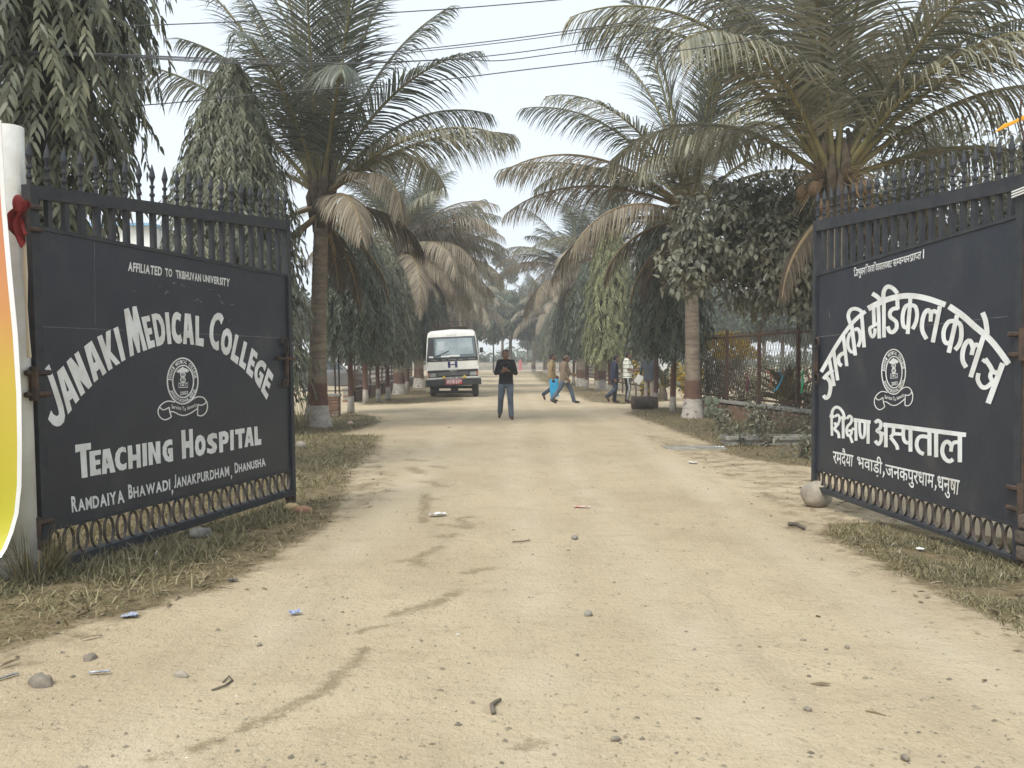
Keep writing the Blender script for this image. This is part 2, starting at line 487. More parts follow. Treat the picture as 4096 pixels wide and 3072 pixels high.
class Face:
    """flat face in the world that lettering is painted on; 2-D photo pixels are projected once onto the real plane"""
    def __init__(s, A, U, n): s.A, s.U, s.n = Vector(A), Vector(U).normalized(), Vector(n).normalized()
    def hit(s, x, y):
        d = ray(x, y); t = (s.A - CAMP).dot(s.n) / d.dot(s.n)
        return CAMP + d * t - s.A
    def uv(s, x, y):
        p = s.hit(x, y); return p.dot(s.U), p.z
    def P(s, u, v, w=0.0): return s.U * u + Vector((0, 0, v)) + s.n * w

class Paint:
    def __init__(s, face): s.F = face; s.b = MB(); s.k = 0
    def off(s):
        s.k += 1
        return 0.0030 + 0.00006 * (s.k % 40)
    def poly(s, pts, holes=()):
        w = s.off(); loops = [pts] + list(holes)
        flat = [p for l in loops for p in l]
        tris = tessellate_polygon([[Vector((x, y, 0)) for x, y in l] for l in loops])
        s.b.add([s.F.hit(x, y) + s.F.n * w for x, y in flat], tris)
    def stroke(s, pts, width, closed=False, curve=True):
        P = [Vector((x, y)) for x, y in pts]
        if curve and len(P) > 2:
            Q = []; n = len(P); rg = range(n if closed else n - 1)
            for i in rg:
                if closed: p0, p1, p2, p3 = P[i - 1], P[i], P[(i + 1) % n], P[(i + 2) % n]
                else: p0, p1, p2, p3 = P[max(i - 1, 0)], P[i], P[i + 1], P[min(i + 2, n - 1)]
                for t in (0, .25, .5, .75):
                    Q.append(.5 * ((2 * p1) + (p2 - p0) * t + (2 * p0 - 5 * p1 + 4 * p2 - p3) * t * t + (3 * p1 - p0 - 3 * p2 + p3) * t ** 3))
            if not closed: Q.append(P[-1])
            P = Q
        n = len(P); w = s.off(); vs = []
        for i in range(n):
            a = P[i - 1] if (closed or i > 0) else P[i]; c = P[(i + 1) % n] if (closed or i < n - 1) else P[i]
            t = (c - a).normalized(); nn = Vector((-t.y, t.x)) * width / 2
            vs += [P[i] + nn, P[i] - nn]
        fs = [(2 * i, 2 * i + 1, (2 * i + 3) % (2 * n), (2 * i + 2) % (2 * n)) for i in range(n if closed else n - 1)]
        s.b.add([s.F.hit(p.x, p.y) + s.F.n * w for p in vs], fs)
    def gl(s, polys, fn):
        w = s.off()
        for p in polys:
            q = [fn(x, y) for x, y in p]
            s.b.add([s.F.hit(x, y) + s.F.n * w for x, y in q], [tuple(range(len(q)))])
    def latin(s, txt, quad, bold=.035, gap=.08, first=1.0, lower=False):
        """capitals filling a quad; the first letter may stand taller"""
        items = []; x = 0
        for i, ch in enumerate(txt):
            if ch == ' ': x += .28; continue
            adv, polys = glyph(ch, bold)
            xs = [p[0] for q in polys for p in q]; ys = [p[1] for q in polys for p in q]
            x0, x1, y0, y1 = min(xs), max(xs), min(ys), max(ys)
            if lower: y0, y1 = -.02, .72
            elif ch == ',': y0, y1 = 0.0, .70
            items.append((x, x1 - x0, x0, y0, y1, polys, first if i == 0 else 1.0)); x += (x1 - x0) + gap
        W = x - gap
        for (xa, wd, x0, y0, y1, polys, k) in items:
            s.gl(polys, lambda px, py: bil(quad, (xa + px - x0) / W, ((py - y0) / (y1 - y0)) * k))
    def deva(s, clusters, quad, bold=.012):
        """clusters of (char, clip, dx) laid along a head-line; quad = (foot0, foot1, head1, head0)"""
        pen = 0; items = []
        for it in clusters:
            if it == ' ': pen += .3; continue
            ch, clip, dx = (it, None, 0) if isinstance(it, str) else it
            adv, polys = glyph(ch, bold, clip)
            items.append((pen + dx, polys))
            pen += adv + dx
        for x0, polys in items:
            s.gl(polys, lambda px, py: bil(quad, (x0 + px) / pen, py / .622))
    def build(s, name, parent, m=None): return s.b.build(name, m or M['letter'], parent)

def zf(k, ox, oy): return lambda pts: [(ox + x * k, oy + y * k) for x, y in pts]

# ------------------------------------------------------------ the two gate leaves
def emblem(F, fx, parent):
    """round crest with a caduceus over a scroll; fx maps the crest's own drawing units to the photo"""
    p = Paint(F); sc = abs(fx([(1, 0)])[0][0] - fx([(0, 0)])[0][0])
    el = lambda cx, cy, rx, ry, n=40: [(cx + rx * math.cos(2 * math.pi * i / n), cy + ry * math.sin(2 * math.pi * i / n)) for i in range(n)]
    S = lambda pts, w, closed=False, curve=True: p.stroke(fx(pts), w * sc, closed, curve)
    S(el(715, 686, 338, 506), 30, True, False); S(el(726, 695, 230, 356), 28, True, False)
    def arc(txt, a0, a1, rx, ry, h, flip=False):
        n = len(txt)
        for i, ch in enumerate(txt):
            if ch == ' ': continue
            a = R(a0 + (a1 - a0) * (i + .5) / n); da = R(abs(a1 - a0) / n * .42)
            c = lambda ang, r: (720 + (rx + r) * math.cos(ang), 690 + (ry + r) * math.sin(ang))
            lo, hi = (-h / 2, h / 2) if not flip else (h / 2, -h / 2)
            sg = 1 if not flip else -1
            q = fx([c(a - sg * da, lo), c(a + sg * da, lo), c(a + sg * da, hi), c(a - sg * da, hi)])
            p.latin(ch, q, bold=.03)
    arc('JANAKI MEDICAL COLLEGE', 180, 352, 287, 432, 74)
    arc('JANAKPURDHAM,NEPAL', 154, 22, 287, 432, 74, True)
    p.poly(fx([(575, 495), (600, 445), (640, 430), (660, 400), (695, 395), (700, 370), (715, 365), (730, 375), (735, 395), (780, 400), (810, 420), (870, 455), (838, 465), (850, 485), (822, 478), (825, 500), (765, 490), (740, 505), (690, 505), (650, 515), (640, 492), (615, 512), (610, 490)]))
    S(el(720, 545, 50, 52, 20), 24, True, False); S(el(720, 660, 50, 58, 20), 24, True, False)
    S([(722, 500), (725, 725)], 18)
    S([(628, 735), (828, 727), (828, 822), (628, 832)], 17, True, False)
    p.latin('JMC', fx([(650, 808), (805, 798), (805, 745), (650, 755)]), bold=.02, gap=.3)
    p.latin('2003', fx([(655, 1003), (830, 983), (830, 900), (655, 920)]), bold=.02)
    for st in ([(540, 1155), (400, 1130), (290, 1170), (200, 1260), (168, 1370), (210, 1480), (300, 1540), (390, 1525), (465, 1475)],
               [(465, 1475), (430, 1370), (412, 1265)], [(412, 1265), (340, 1310), (270, 1320), (205, 1265)],
               [(440, 1365), (520, 1370), (640, 1430), (760, 1445), (900, 1390), (1030, 1300)],
               [(870, 1140), (980, 1060), (1080, 1032), (1180, 1060), (1250, 1160), (1260, 1280), (1220, 1390), (1130, 1455), (1040, 1440)],
               [(1040, 1440), (1045, 1330), (1050, 1205)], [(1050, 1205), (1130, 1220), (1210, 1180), (1232, 1130)]):
        S(st, 26)
    p.latin('Service To', fx([(465, 1290), (785, 1350), (785, 1262), (465, 1202)]), bold=.015, gap=.05, lower=True)
    p.latin('Humanity', fx([(812, 1330), (1025, 1240), (1025, 1155), (812, 1248)]), bold=.015, gap=.05, lower=True)
    return p.build('emblem', parent)

def gate(label, A, B, side, lines, ndiv, nring, shear, post_group='gate leaves'):
    A, B = Vector(A), Vector(B)
    U = (B - A).normalized()
    n = Vector((U.y, -U.x, 0)) if side > 0 else Vector((-U.y, U.x, 0))
    F = Face(A, U, n)
    root = thing('iron_gate', label, 'gate', A)
    L = {}
    for k, (a, b) in lines.items():
        ua, va = F.uv(a[0] * D, a[1] * D); ub, vb = F.uv(b[0] * D, b[1] * D)
        L[k] = (lambda ua=ua, va=va, ub=ub, vb=vb: (lambda u: va + (vb - va) * (u - ua) / (ub - ua)))()
    u0, u1 = lines_u[side]
    P = lambda u, v, w=0: F.P(u - shear * v, v, w)
    def slab(b, ua, ub, fa, fb, w0, w1, nseg=1):
        """plate between two sloping lines"""
        for i in range(nseg):
            a, c = ua + (ub - ua) * i / nseg, ua + (ub - ua) * (i + 1) / nseg
            vs = [P(u, f(u), w) for w in (w0, w1) for u, f in ((a, fa), (c, fa), (c, fb), (a, fb))]
            b.add(vs, [(3, 2, 1, 0), (4, 5, 6, 7), (0, 1, 5, 4), (1, 2, 6, 5), (2, 3, 7, 6), (3, 0, 4, 7)])
    cst = lambda c: (lambda u: c)
    # panel
    b = MB(); slab(b, u0 + .03, u1 - .03, L['sb'], L['st'], -.022, 0.0); b.build('panel', M['gate'], root, fix=True)
    # frame
    b = MB()
    slab(b, u0, u0 + .075, lambda u: L['bb'](u), L['tt'], -.045, .022)
    slab(b, u1 - .06, u1, lambda u: L['bb'](u), L['tt'], -.045, .022)
    slab(b, u0 + .077, u1 - .062, L['tb'], lambda u: L['tt'](u) - .002, -.043, .020)
    slab(b, u0 + .077, u1 - .062, L['bb'], L['bt'], -.060, .030)
    slab(b, u0 + .077, u1 - .062, lambda u: L['st'](u) - .012, lambda u: L['st'](u) + .016, -.028, .010)
    slab(b, u0 + .077, u1 - .062, lambda u: L['sb'](u) - .012, lambda u: L['sb'](u) + .010, -.028, .008)
    b.build('frame', M['gate_dusty'], root, fix=True)
    # upright bars, each with its spear finial
    for i in range(0, ndiv + 1):
        u = u0 + .035 + (u1 - u0 - .065) * i / ndiv
        t = L['tt'](u)
        holder = root
        if 0 < i < ndiv:
            b = MB(); slab(b, u - .021, u + .021, lambda x: L['st'](x) + .017, lambda x: L['tb'](x) - .001, -.030, .006)
            holder = b.build('bar', M['gate_dusty'], root, fix=True)
        c = P(u, t, -.012)
        b = MB()
        b.lathe([(.016, .0), (.013, .035), (.022, .045), (.022, .06), (.012, .068), (.012, .10), (.021, .108), (.021, .122), (.010, .13), (.012, .15), (.026, .19), (.020, .22), (.002, .29)], 8, c)
        b.build('finial', M['gate_dusty'], holder, smooth_=False, fix=True)
    # oval rings in the foot
    for i in range(nring):
        u = u0 + .14 + (u1 - u0 - .27) * i / (nring - 1)
        lo, hi = L['bt'](u) + .001, L['sb'](u) - .013
        rz, rx, cz = (hi - lo) / 2, .052, (hi + lo) / 2
        b = MB(); m = 28; vs = []; fs = []
        for k in range(m):
            a = 2 * math.pi * k / m
            for (s_, w) in ((0, -.021), (0, .003), (-.005, .003), (-.005, -.021)):
                vs.append(P(u + (rx + s_) * math.cos(a), cz + (rz + s_) * math.sin(a), w))
        for k in range(m):
            for q in range(4):
                a, c = k * 4 + q, k * 4 + (q + 1) % 4
                a2, c2 = ((k + 1) % m) * 4 + q, ((k + 1) % m) * 4 + (q + 1) % 4
                fs.append((a, c, c2, a2))
        b.add(vs, fs); b.build('ring', M['ring'], root, smooth_=False, fix=True)
    return root, F, P, L
lines_u = {1: (-.045, 3.385), -1: (-.02, 2.955)}
GL_A, GL_B = gD(100, 1238), gD(634, 1088)
GR_A, GR_B = gD(2204, 1226), gD(1757, 1093)
gl, FL, PL, LL = gate('dark iron gate leaf lettered in Latin capitals, beside the white pole', GL_A, GL_B, 1,
    dict(tt=((60, 400), (622, 478)), tb=((62, 430), (622, 499)), st=((60, 488), (622, 596)), sb=((88, 1149), (634, 1013)), bt=((200.5, 1185), (632, 1056)), bb=((143, 1224), (634, 1067))), 21, 24, .036)
gr, FR, PR, LR = gate('dark iron gate leaf lettered in Devanagari, its free end on a round boulder', GR_A, GR_B, -1,
    dict(tt=((2195, 380), (1760, 478)), tb=((2195, 412), (1760, 501)), st=((2190, 470), (1760, 596)), sb=((2156, 1124), (1757, 1010)), bt=((2143, 1183), (1758, 1046)), bb=((2169, 1200), (1756, 1056))), 22, 24, 0.0)

# ---- Latin lettering on the left leaf
p = Paint(FL); z = zf(400 / 1580, 170, 1300)
for o, *h in (
    [[(32, 692), (98, 617), (190, 870), (260, 1080), (320, 1270), (350, 1430), (335, 1530), (280, 1590), (220, 1605), (160, 1580), (80, 1490), (130, 1345), (165, 1410), (215, 1440), (250, 1420), (253, 1380), (235, 1300), (180, 1120), (110, 900)]],
    [[(220, 742), (325, 640), (578, 1175), (517, 1245), (472, 1155), (420, 1195), (458, 1338), (398, 1413)], [(332, 845), (415, 1030), (383, 1055)]],
    [[(372, 582), (442, 510), (580, 680), (495, 465), (562, 410), (780, 952), (720, 1015), (585, 868), (668, 1065), (603, 1128)]],
    [[(650, 340), (772, 245), (1007, 748), (945, 803), (898, 690), (845, 738), (875, 855), (808, 910)], [(757, 410), (835, 580), (805, 605)]],
    [[(855, 188), (932, 152), (1000, 350), (995, 108), (1070, 75), (1072, 420), (1225, 600), (1155, 640), (1058, 525), (1103, 682), (1038, 724)]],
    [[(1112, 58), (1188, 22), (1308, 548), (1243, 582)]]):
    p.poly(z(o), [z(q) for q in h])
z = zf(400 / 2212, 460, 1200)
for o, *h in (
    [[(188, 210), (292, 172), (395, 490), (372, 150), (465, 135), (600, 700), (707, 1100), (615, 1133), (515, 690), (552, 1155), (492, 1172), (365, 790), (412, 1220), (325, 1258)]],
    [[(572, 380), (750, 340), (775, 462), (685, 490), (715, 632), (795, 612), (818, 750), (745, 768), (772, 905), (858, 882), (882, 1030), (730, 1088)]],
    [[(795, 318), (900, 295), (980, 320), (1050, 430), (1090, 580), (1100, 740), (1090, 880), (1050, 970), (990, 1010), (915, 1028)], [(898, 432), (945, 440), (1000, 560), (1022, 690), (1010, 790), (970, 838), (935, 690)]],
    [[(1092, 275), (1180, 270), (1243, 970), (1158, 978)]],
    [[(1455, 325), (1430, 480), (1400, 435), (1360, 425), (1335, 470), (1325, 600), (1340, 720), (1380, 782), (1410, 780), (1440, 740), (1482, 910), (1440, 955), (1405, 970), (1340, 945), (1280, 860), (1250, 740), (1243, 560), (1250, 420), (1280, 320), (1330, 268), (1380, 265)]],
    [[(1535, 293), (1665, 308), (1742, 990), (1660, 985), (1640, 838), (1580, 832), (1577, 975), (1497, 972)], [(1605, 480), (1618, 670), (1592, 672)]],
    [[(1768, 345), (1850, 355), (1850, 840), (1957, 855), (1950, 1033), (1773, 995)]]):
    p.poly(z(o), [z(q) for q in h])
z = zf(320 / 1327, 800, 1220)
for o, *h in (
    [[(387, 222), (345, 330), (325, 270), (295, 238), (250, 270), (220, 360), (212, 470), (220, 560), (240, 605), (265, 615), (303, 588), (308, 742), (270, 755), (215, 720), (175, 640), (150, 520), (155, 370), (180, 260), (230, 165), (290, 127), (340, 140), (370, 175)]],
    [[(440, 382), (490, 410), (520, 480), (525, 580), (515, 700), (480, 800), (430, 838), (385, 810), (350, 740), (338, 640), (350, 530), (380, 430)], [(437, 497), (460, 530), (468, 600), (455, 680), (425, 715), (400, 680), (398, 600), (412, 530)]],
    [[(580, 475), (635, 510), (570, 820), (640, 872), (613, 990), (497, 895)]],
    [[(722, 592), (778, 630), (705, 938), (760, 980), (737, 1082), (635, 995)]],
    [[(852, 705), (950, 803), (935, 897), (875, 840), (862, 905), (905, 945), (888, 1035), (838, 990), (825, 1055), (880, 1115), (858, 1220), (755, 1115)]],
    [[(1097, 1005), (1065, 1105), (1035, 1030), (1000, 1015), (965, 1050), (945, 1130), (950, 1200), (978, 1222), (990, 1170), (970, 1155), (990, 1090), (1053, 1160), (990, 1390), (950, 1340), (910, 1260), (893, 1160), (905, 1040), (940, 960), (985, 920), (1030, 920), (1070, 955)]],
    [[(1122, 1035), (1213, 1165), (1188, 1262), (1130, 1185), (1115, 1250), (1165, 1310), (1142, 1392), (1085, 1325), (1068, 1390), (1130, 1488), (1098, 1575), (1003, 1420)]]):
    p.poly(z(o), [z(q) for q in h])
tag(p.build('lettering', gl), 'arched white heading JANAKI MEDICAL COLLEGE')
p = Paint(FL); z = zf(840 / 2212, 260, 1680)
for o, *h in (
    [[(102, 262), (268, 240), (270, 310), (218, 318), (235, 603), (172, 612), (155, 330), (106, 345)]],
    [[(252, 332), (372, 313), (375, 362), (310, 375), (315, 425), (365, 415), (368, 465), (318, 475), (322, 525), (372, 510), (375, 572), (262, 592)]],
    [[(395, 312), (468, 298), (528, 548), (472, 558), (462, 505), (437, 510), (436, 565), (384, 572)], [(430, 390), (450, 455), (434, 458)]],
    [[(635, 290), (640, 345), (605, 330), (580, 350), (572, 400), (578, 450), (605, 470), (645, 448), (645, 510), (610, 530), (570, 528), (535, 490), (520, 420), (530, 350), (560, 300), (600, 280)]],
    [[(655, 272), (700, 265), (708, 368), (750, 362), (742, 260), (788, 252), (797, 498), (752, 506), (750, 422), (708, 430), (710, 510), (666, 518)]],
    [[(808, 247), (855, 241), (862, 478), (817, 492)]],
    [[(870, 238), (915, 232), (952, 352), (950, 228), (998, 222), (1005, 455), (962, 462), (918, 340), (922, 470), (880, 478)]],
    [[(1125, 205), (1128, 262), (1095, 262), (1070, 285), (1065, 330), (1075, 375), (1095, 390), (1092, 352), (1080, 350), (1080, 300), (1132, 292), (1135, 432), (1090, 443), (1050, 425), (1025, 360), (1025, 285), (1050, 225), (1090, 205)]],
    [[(1220, 108), (1262, 102), (1268, 225), (1305, 220), (1300, 98), (1340, 92), (1350, 390), (1310, 396), (1308, 290), (1270, 296), (1272, 402), (1230, 412)]],
    [[(1420, 155), (1455, 175), (1475, 225), (1475, 300), (1455, 360), (1415, 382), (1380, 360), (1365, 300), (1368, 225), (1385, 175)], [(1420, 215), (1435, 240), (1438, 280), (1430, 310), (1415, 318), (1405, 290), (1403, 250)]],
    [[(1592, 142), (1600, 195), (1565, 190), (1545, 205), (1560, 225), (1590, 250), (1598, 290), (1580, 340), (1540, 357), (1492, 345), (1492, 295), (1530, 305), (1550, 295), (1540, 275), (1505, 250), (1490, 210), (1505, 160), (1550, 135)]],
    [[(1615, 128), (1680, 115), (1712, 135), (1722, 180), (1710, 235), (1690, 250), (1660, 255), (1662, 338), (1622, 345)], [(1655, 172), (1678, 175), (1680, 205), (1658, 212)]],
    [[(1733, 108), (1772, 102), (1775, 315), (1738, 322)]],
    [[(1787, 100), (1887, 85), (1889, 135), (1858, 142), (1862, 295), (1826, 300), (1822, 148), (1790, 152)]],
    [[(1915, 80), (1955, 73), (1985, 270), (1950, 275), (1945, 238), (1925, 240), (1922, 282), (1887, 288)], [(1935, 150), (1942, 195), (1928, 198)]],
    [[(1988, 70), (2022, 66), (2030, 205), (2062, 198), (2064, 258), (1995, 270)]]):
    p.poly(z(o), [z(q) for q in h])
tag(p.build('lettering', gl), 'straight white line TEACHING HOSPITAL')
p = Paint(FL)
p.latin('RAMDAIYA', z([(70, 975), (625, 868), (612, 735), (62, 850)]), first=1.35)
p.latin('BHAWADI', z([(668, 833), (1105, 735), (1102, 622), (660, 722)]), first=1.35)
p.latin(',', z([(1118, 765), (1136, 755), (1134, 640), (1112, 650)]))
p.latin('JANAKPURDHAM', z([(1145, 720), (1728, 585), (1722, 485), (1145, 612)]), first=1.32)
p.latin(',', z([(1742, 605), (1756, 598), (1752, 500), (1738, 505)]))
p.latin('DHANUSHA', z([(1785, 562), (2110, 482), (2102, 398), (1780, 478)]), first=1.3)
tag(p.build('lettering', gl), 'small white address line at the foot of the panel')
p = Paint(FL); z = zf(460 / 2212, 480, 1030)
p.latin('AFFILIATED', z([(148, 258), (795, 358), (802, 185), (152, 82)]))
tag(p.build('lettering', gl), 'small white word AFFILIATED at the top'); p = Paint(FL)
p.latin('TO', z([(872, 368), (995, 380), (998, 222), (858, 203)]))
tag(p.build('lettering', gl), 'small white word TO at the top'); p = Paint(FL)
p.latin('TRIBHUVAN', z([(1080, 398), (1552, 468), (1548, 318), (1062, 238)]))
tag(p.build('lettering', gl), 'small white word TRIBHUVAN at the top'); p = Paint(FL)
p.latin('UNIVERSITY', z([(1590, 462), (2098, 562), (2106, 410), (1583, 328)]))
tag(p.build('lettering', gl), 'small white word UNIVERSITY at the top')
emblem(FL, zf(260 / 1438, 600, 1400), gl)
p = Paint(FL)
p.stroke([(76.9 * D, 705 * D), (350 * D, 717 * D), (628 * D, 731 * D)], 2.0); p.stroke([(203 * D, 500 * D), (205 * D, 700 * D)], 1.3)
p.build('weld_seam', gl, M['weld'])
p = Paint(FL); z = zf(.6027, 0, 500); g = random.Random(4)
for x, y in ((1060, 1072), (1100, 1112), (1108, 1104), (1152, 1050), (1212, 1064), (1302, 1160), (1330, 1172), (1392, 1092), (1450, 1132), (1470, 1175), (1540, 1192), (890, 1102), (1520, 1300)):
    a = g.uniform(-.9, .9); l = g.uniform(8, 20)
    p.stroke(z([(x - l * math.cos(a), y - l * math.sin(a)), (x, y + g.uniform(-4, 4)), (x + l * math.cos(a), y + l * math.sin(a))]), g.uniform(2.0, 4.2))
p.build('scratch_marks', gl, M['weld'])

# ---- Devanagari lettering on the right leaf
p = Paint(FR); k = 800 / 2212; z = zf(k, 3260, 1100)
for pts, w in (
    ([(72, 1072), (150, 935), (230, 795), (310, 672), (400, 550), (480, 468), (562, 402)], 42),
    ([(205, 1050), (140, 1098), (95, 1150)], 40), ([(115, 1118), (165, 1175), (175, 1250), (158, 1330), (125, 1362), (98, 1330)], 42),
    ([(158, 915), (215, 1228)], 38), ([(208, 835), (255, 1165)], 38),
    ([(318, 672), (356, 1008)], 38), ([(340, 858), (290, 880), (262, 925), (272, 980), (302, 1002)], 42),
    ([(408, 545), (450, 890)], 42), ([(432, 640), (392, 650), (368, 720), (372, 800), (405, 850), (445, 838)], 36), ([(440, 610), (475, 595), (500, 640), (505, 715), (480, 795)], 38),
    ([(520, 430), (548, 800)], 40), ([(398, 545), (372, 455), (395, 390), (445, 372), (500, 390), (535, 425)], 40),
    ([(592, 372), (750, 292), (900, 245), (1070, 230), (1250, 262), (1448, 330)], 62),
    ([(652, 360), (658, 565)], 40), ([(705, 530), (640, 570), (612, 590), (615, 640), (640, 685), (665, 650), (668, 590)], 36), ([(705, 330), (716, 702)], 40),
    ([(766, 285), (768, 690)], 42), ([(766, 285), (762, 205), (785, 145), (825, 128), (875, 155), (918, 205)], 46), ([(638, 205), (692, 240), (742, 292)], 48),
    ([(915, 255), (920, 380)], 44), ([(925, 368), (870, 375), (835, 412), (838, 462), (872, 490), (905, 525), (905, 590), (865, 632), (828, 620), (810, 568)], 44),
    ([(1062, 245), (1030, 652)], 44), ([(1050, 330), (1005, 350), (978, 430), (975, 515), (992, 575), (1040, 575)], 44), ([(1062, 335), (1115, 348), (1135, 430), (1122, 520), (1085, 598)], 44),
    ([(1388, 345), (1308, 745)], 48), ([(1368, 432), (1325, 398), (1292, 428), (1283, 515)], 44), ([(1292, 432), (1258, 388), (1215, 430), (1190, 530), (1195, 620), (1240, 708)], 48),
    ([(1488, 345), (1640, 450), (1780, 575), (1890, 665), (2000, 780), (2150, 985)], 68),
    ([(1578, 445), (1485, 860)], 50), ([(1555, 510), (1485, 518), (1435, 600), (1430, 700), (1460, 755), (1520, 735)], 48), ([(1570, 515), (1618, 560), (1625, 680), (1600, 770), (1555, 828)], 50),
    ([(1870, 680), (1728, 1130)], 54), ([(1830, 795), (1788, 770), (1758, 805), (1738, 885)], 48), ([(1758, 810), (1722, 728), (1668, 765), (1640, 860), (1642, 950), (1680, 1022)], 52),
    ([(1860, 415), (1895, 510), (1912, 655)], 56),
    ([(2085, 975), (1922, 1420)], 62), ([(1888, 925), (1945, 1010), (1975, 1065), (2025, 1085)], 52), ([(1890, 935), (1865, 965)], 50), ([(1965, 1065), (1945, 1120), (1965, 1180), (1905, 1240), (1850, 1235), (1808, 1160), (1815, 1085)], 48)):
    p.stroke(z(pts), w * k)
tag(p.build('lettering', gr), 'arched white Devanagari heading')
p = Paint(FR); k = 700 / 2212; z = zf(k, 3280, 1580)
for pts, w in (
    ([(150, 245), (155, 515)], 32), ([(152, 270), (162, 200), (200, 155), (250, 165), (295, 222), (312, 285)], 36), ([(125, 262), (188, 275)], 40), ([(268, 285), (332, 298)], 40),
    ([(192, 275), (228, 250), (252, 290), (240, 350), (205, 378), (190, 345)], 32), ([(240, 360), (200, 405), (190, 435), (235, 480), (245, 545)], 36), ([(296, 280), (298, 548)], 36),
    ([(345, 302), (375, 264), (405, 290), (395, 350), (350, 400), (342, 460), (358, 512), (395, 498), (402, 455), (362, 450)], 34), ([(382, 510), (415, 605)], 34), ([(405, 430), (458, 430)], 34), ([(456, 300), (460, 578)], 38),
    ([(428, 312), (645, 345)], 46), ([(505, 330), (510, 480), (537, 540), (568, 500), (573, 335)], 36), ([(615, 335), (613, 616)], 40),
    ([(803, 375), (1000, 397), (1400, 448), (1852, 505)], 56),
    ([(700, 352), (740, 322), (775, 360), (762, 420), (725, 452), (770, 482), (780, 560), (745, 622), (702, 578)], 44), ([(775, 480), (840, 502)], 42), ([(838, 385), (838, 660)], 46),
    ([(935, 405), (930, 490), (892, 535)], 44), ([(895, 535), (930, 575), (975, 640), (988, 692)], 44), ([(930, 488), (1040, 495)], 42),
    ([(1060, 415), (1062, 545), (1095, 600), (1155, 598)], 46), ([(1150, 425), (1150, 716)], 50),
    ([(1390, 465), (1390, 766)], 52), ([(1390, 535), (1290, 522), (1240, 562), (1230, 645), (1262, 715), (1320, 748)], 48), ([(1475, 475), (1475, 786)], 52),
    ([(1775, 505), (1775, 850)], 56), ([(1770, 602), (1712, 598), (1675, 632), (1662, 715)], 48), ([(1672, 640), (1622, 590), (1572, 620), (1552, 710), (1580, 795), (1640, 838), (1690, 812)], 52)):
    p.stroke(z(pts), w * k)
tag(p.build('lettering', gr), 'large straight white Devanagari line')
p = Paint(FR)
p.deva(['र', 'म', 'द', 'ै', 'य', 'ा'], z([(172, 858), (415, 905), (425, 765), (168, 712)]))
p.deva(['भ', 'व', 'ा', 'ड', 'ी'], z([(470, 905), (785, 1000), (790, 855), (468, 778)]))
p.b.add([FR.hit(*q) + FR.n * .0031 for q in z([(800, 965), (818, 968), (822, 1005), (800, 1045), (792, 1040), (802, 1005)])], [(0, 1, 2, 3, 4, 5)])
p.b.add([FR.hit(*q) + FR.n * .0031 for q in z([(722, 1012), (740, 1015), (738, 1032), (720, 1030)])], [(0, 1, 2, 3)])
p.deva(['ज', 'न', 'क', 'प', 'ु', 'र', 'ध', 'ा', 'म'], z([(838, 1022), (1440, 1172), (1448, 1010), (832, 878)]))
p.b.add([FR.hit(*q) + FR.n * .0031 for q in z([(1458, 1135), (1475, 1138), (1478, 1170), (1458, 1212), (1450, 1208), (1460, 1170)])], [(0, 1, 2, 3, 4, 5)])
p.deva(['ध', 'न', 'ु', 'ष', 'ा'], z([(1492, 1190), (1755, 1262), (1772, 1082), (1485, 1022)]))
tag(p.build('lettering', gr), 'small white Devanagari address line')
p = Paint(FR); z = zf(600 / 2212, 3400, 950)
q = z([(65, 575), (225, 540), (228, 442), (62, 485)])
p.deva(['ि', ('त', None, -.02), ('भ', None, .0), 'ु', 'व', 'न'], q, .01)
p.stroke(z([(98, 545), (80, 565)]), 4)
p.deva(['ि', 'व', ('श', .72, 0), 'व', 'ि', 'व', ('द', .8, 0), 'य', 'ा', 'ल', 'य', 'ब', 'ा', 'ट'], z([(235, 530), (622, 435), (628, 338), (235, 435)]), .01)
p.deva(['स', ('म', .72, 0), 'व', ('न', .68, 0), 'ध', 'न'], z([(645, 430), (882, 358), (888, 262), (640, 330)]), .01)
p.deva(['प', 'ा', ('प', .70, 0), 'त'], z([(898, 352), (1050, 312), (1058, 205), (892, 255)]), .01)
p.stroke(z([(925, 325), (900, 352)]), 4); p.stroke(z([(1095, 172), (1090, 308)]), 4)
tag(p.build('lettering', gr), 'small white Devanagari line along the top of the panel')
emblem(FR, lambda pts: [(3260 + (873 + (x - 715) * .389) * .36166, 1100 + (1070 + (y - 686) * .49) * .36166) for x, y in pts], gr)
p = Paint(FR)
p.stroke([(3262, 1349), (3650, 1307), (4036, 1265)], 2.0); p.stroke([(3318, 1240), (3320, 1272)], 2)
p.build('weld_seam', gr, M['weld'])

# ---- ironwork: hinges, latch, wheel
def hinge(F, root, u, v, s):
    b = MB(); P = F.P
    for dv in (-.07, .07):
        b.tube([P(u - .12, v + dv, .03), P(u + .10, v + dv, .03)], .018, 6)
    b.tube([P(u - .05, v - .11, .035), P(u - .05, v + .11, .035)], .03, 8)
    b.build('hinge', M['rust_dark'], root, fix=True)
hinge(FL, gl, -.08, 1.26, 1); hinge(FL, gl, -.07, .28, 1); hinge(FL, gl, -.15, 2.33, 1)
hinge(FR, gr, .0, 1.52, 1); hinge(FR, gr, .0, .47, 1)
b = MB()
def scroll(c, s, up):
    pts = []
    for i in range(26):
        a = i / 25 * 3.9 * math.pi / 2; r = .055 - .036 * i / 25
        pts.append(FL.P(c[0] + s * r * math.cos(a), c[1] + up * r * math.sin(a), .03))
    b.tube(pts, .009, 6)
uc, vc = FL.uv(612 * D, 790 * D)
scroll((uc - .02, vc + .22), -1, 1); scroll((uc - .02, vc - .16), -1, -1)
b.tube([FL.P(uc + .03, vc + .24, .03), FL.P(uc + .03, vc - .2, .03)], .014, 6)
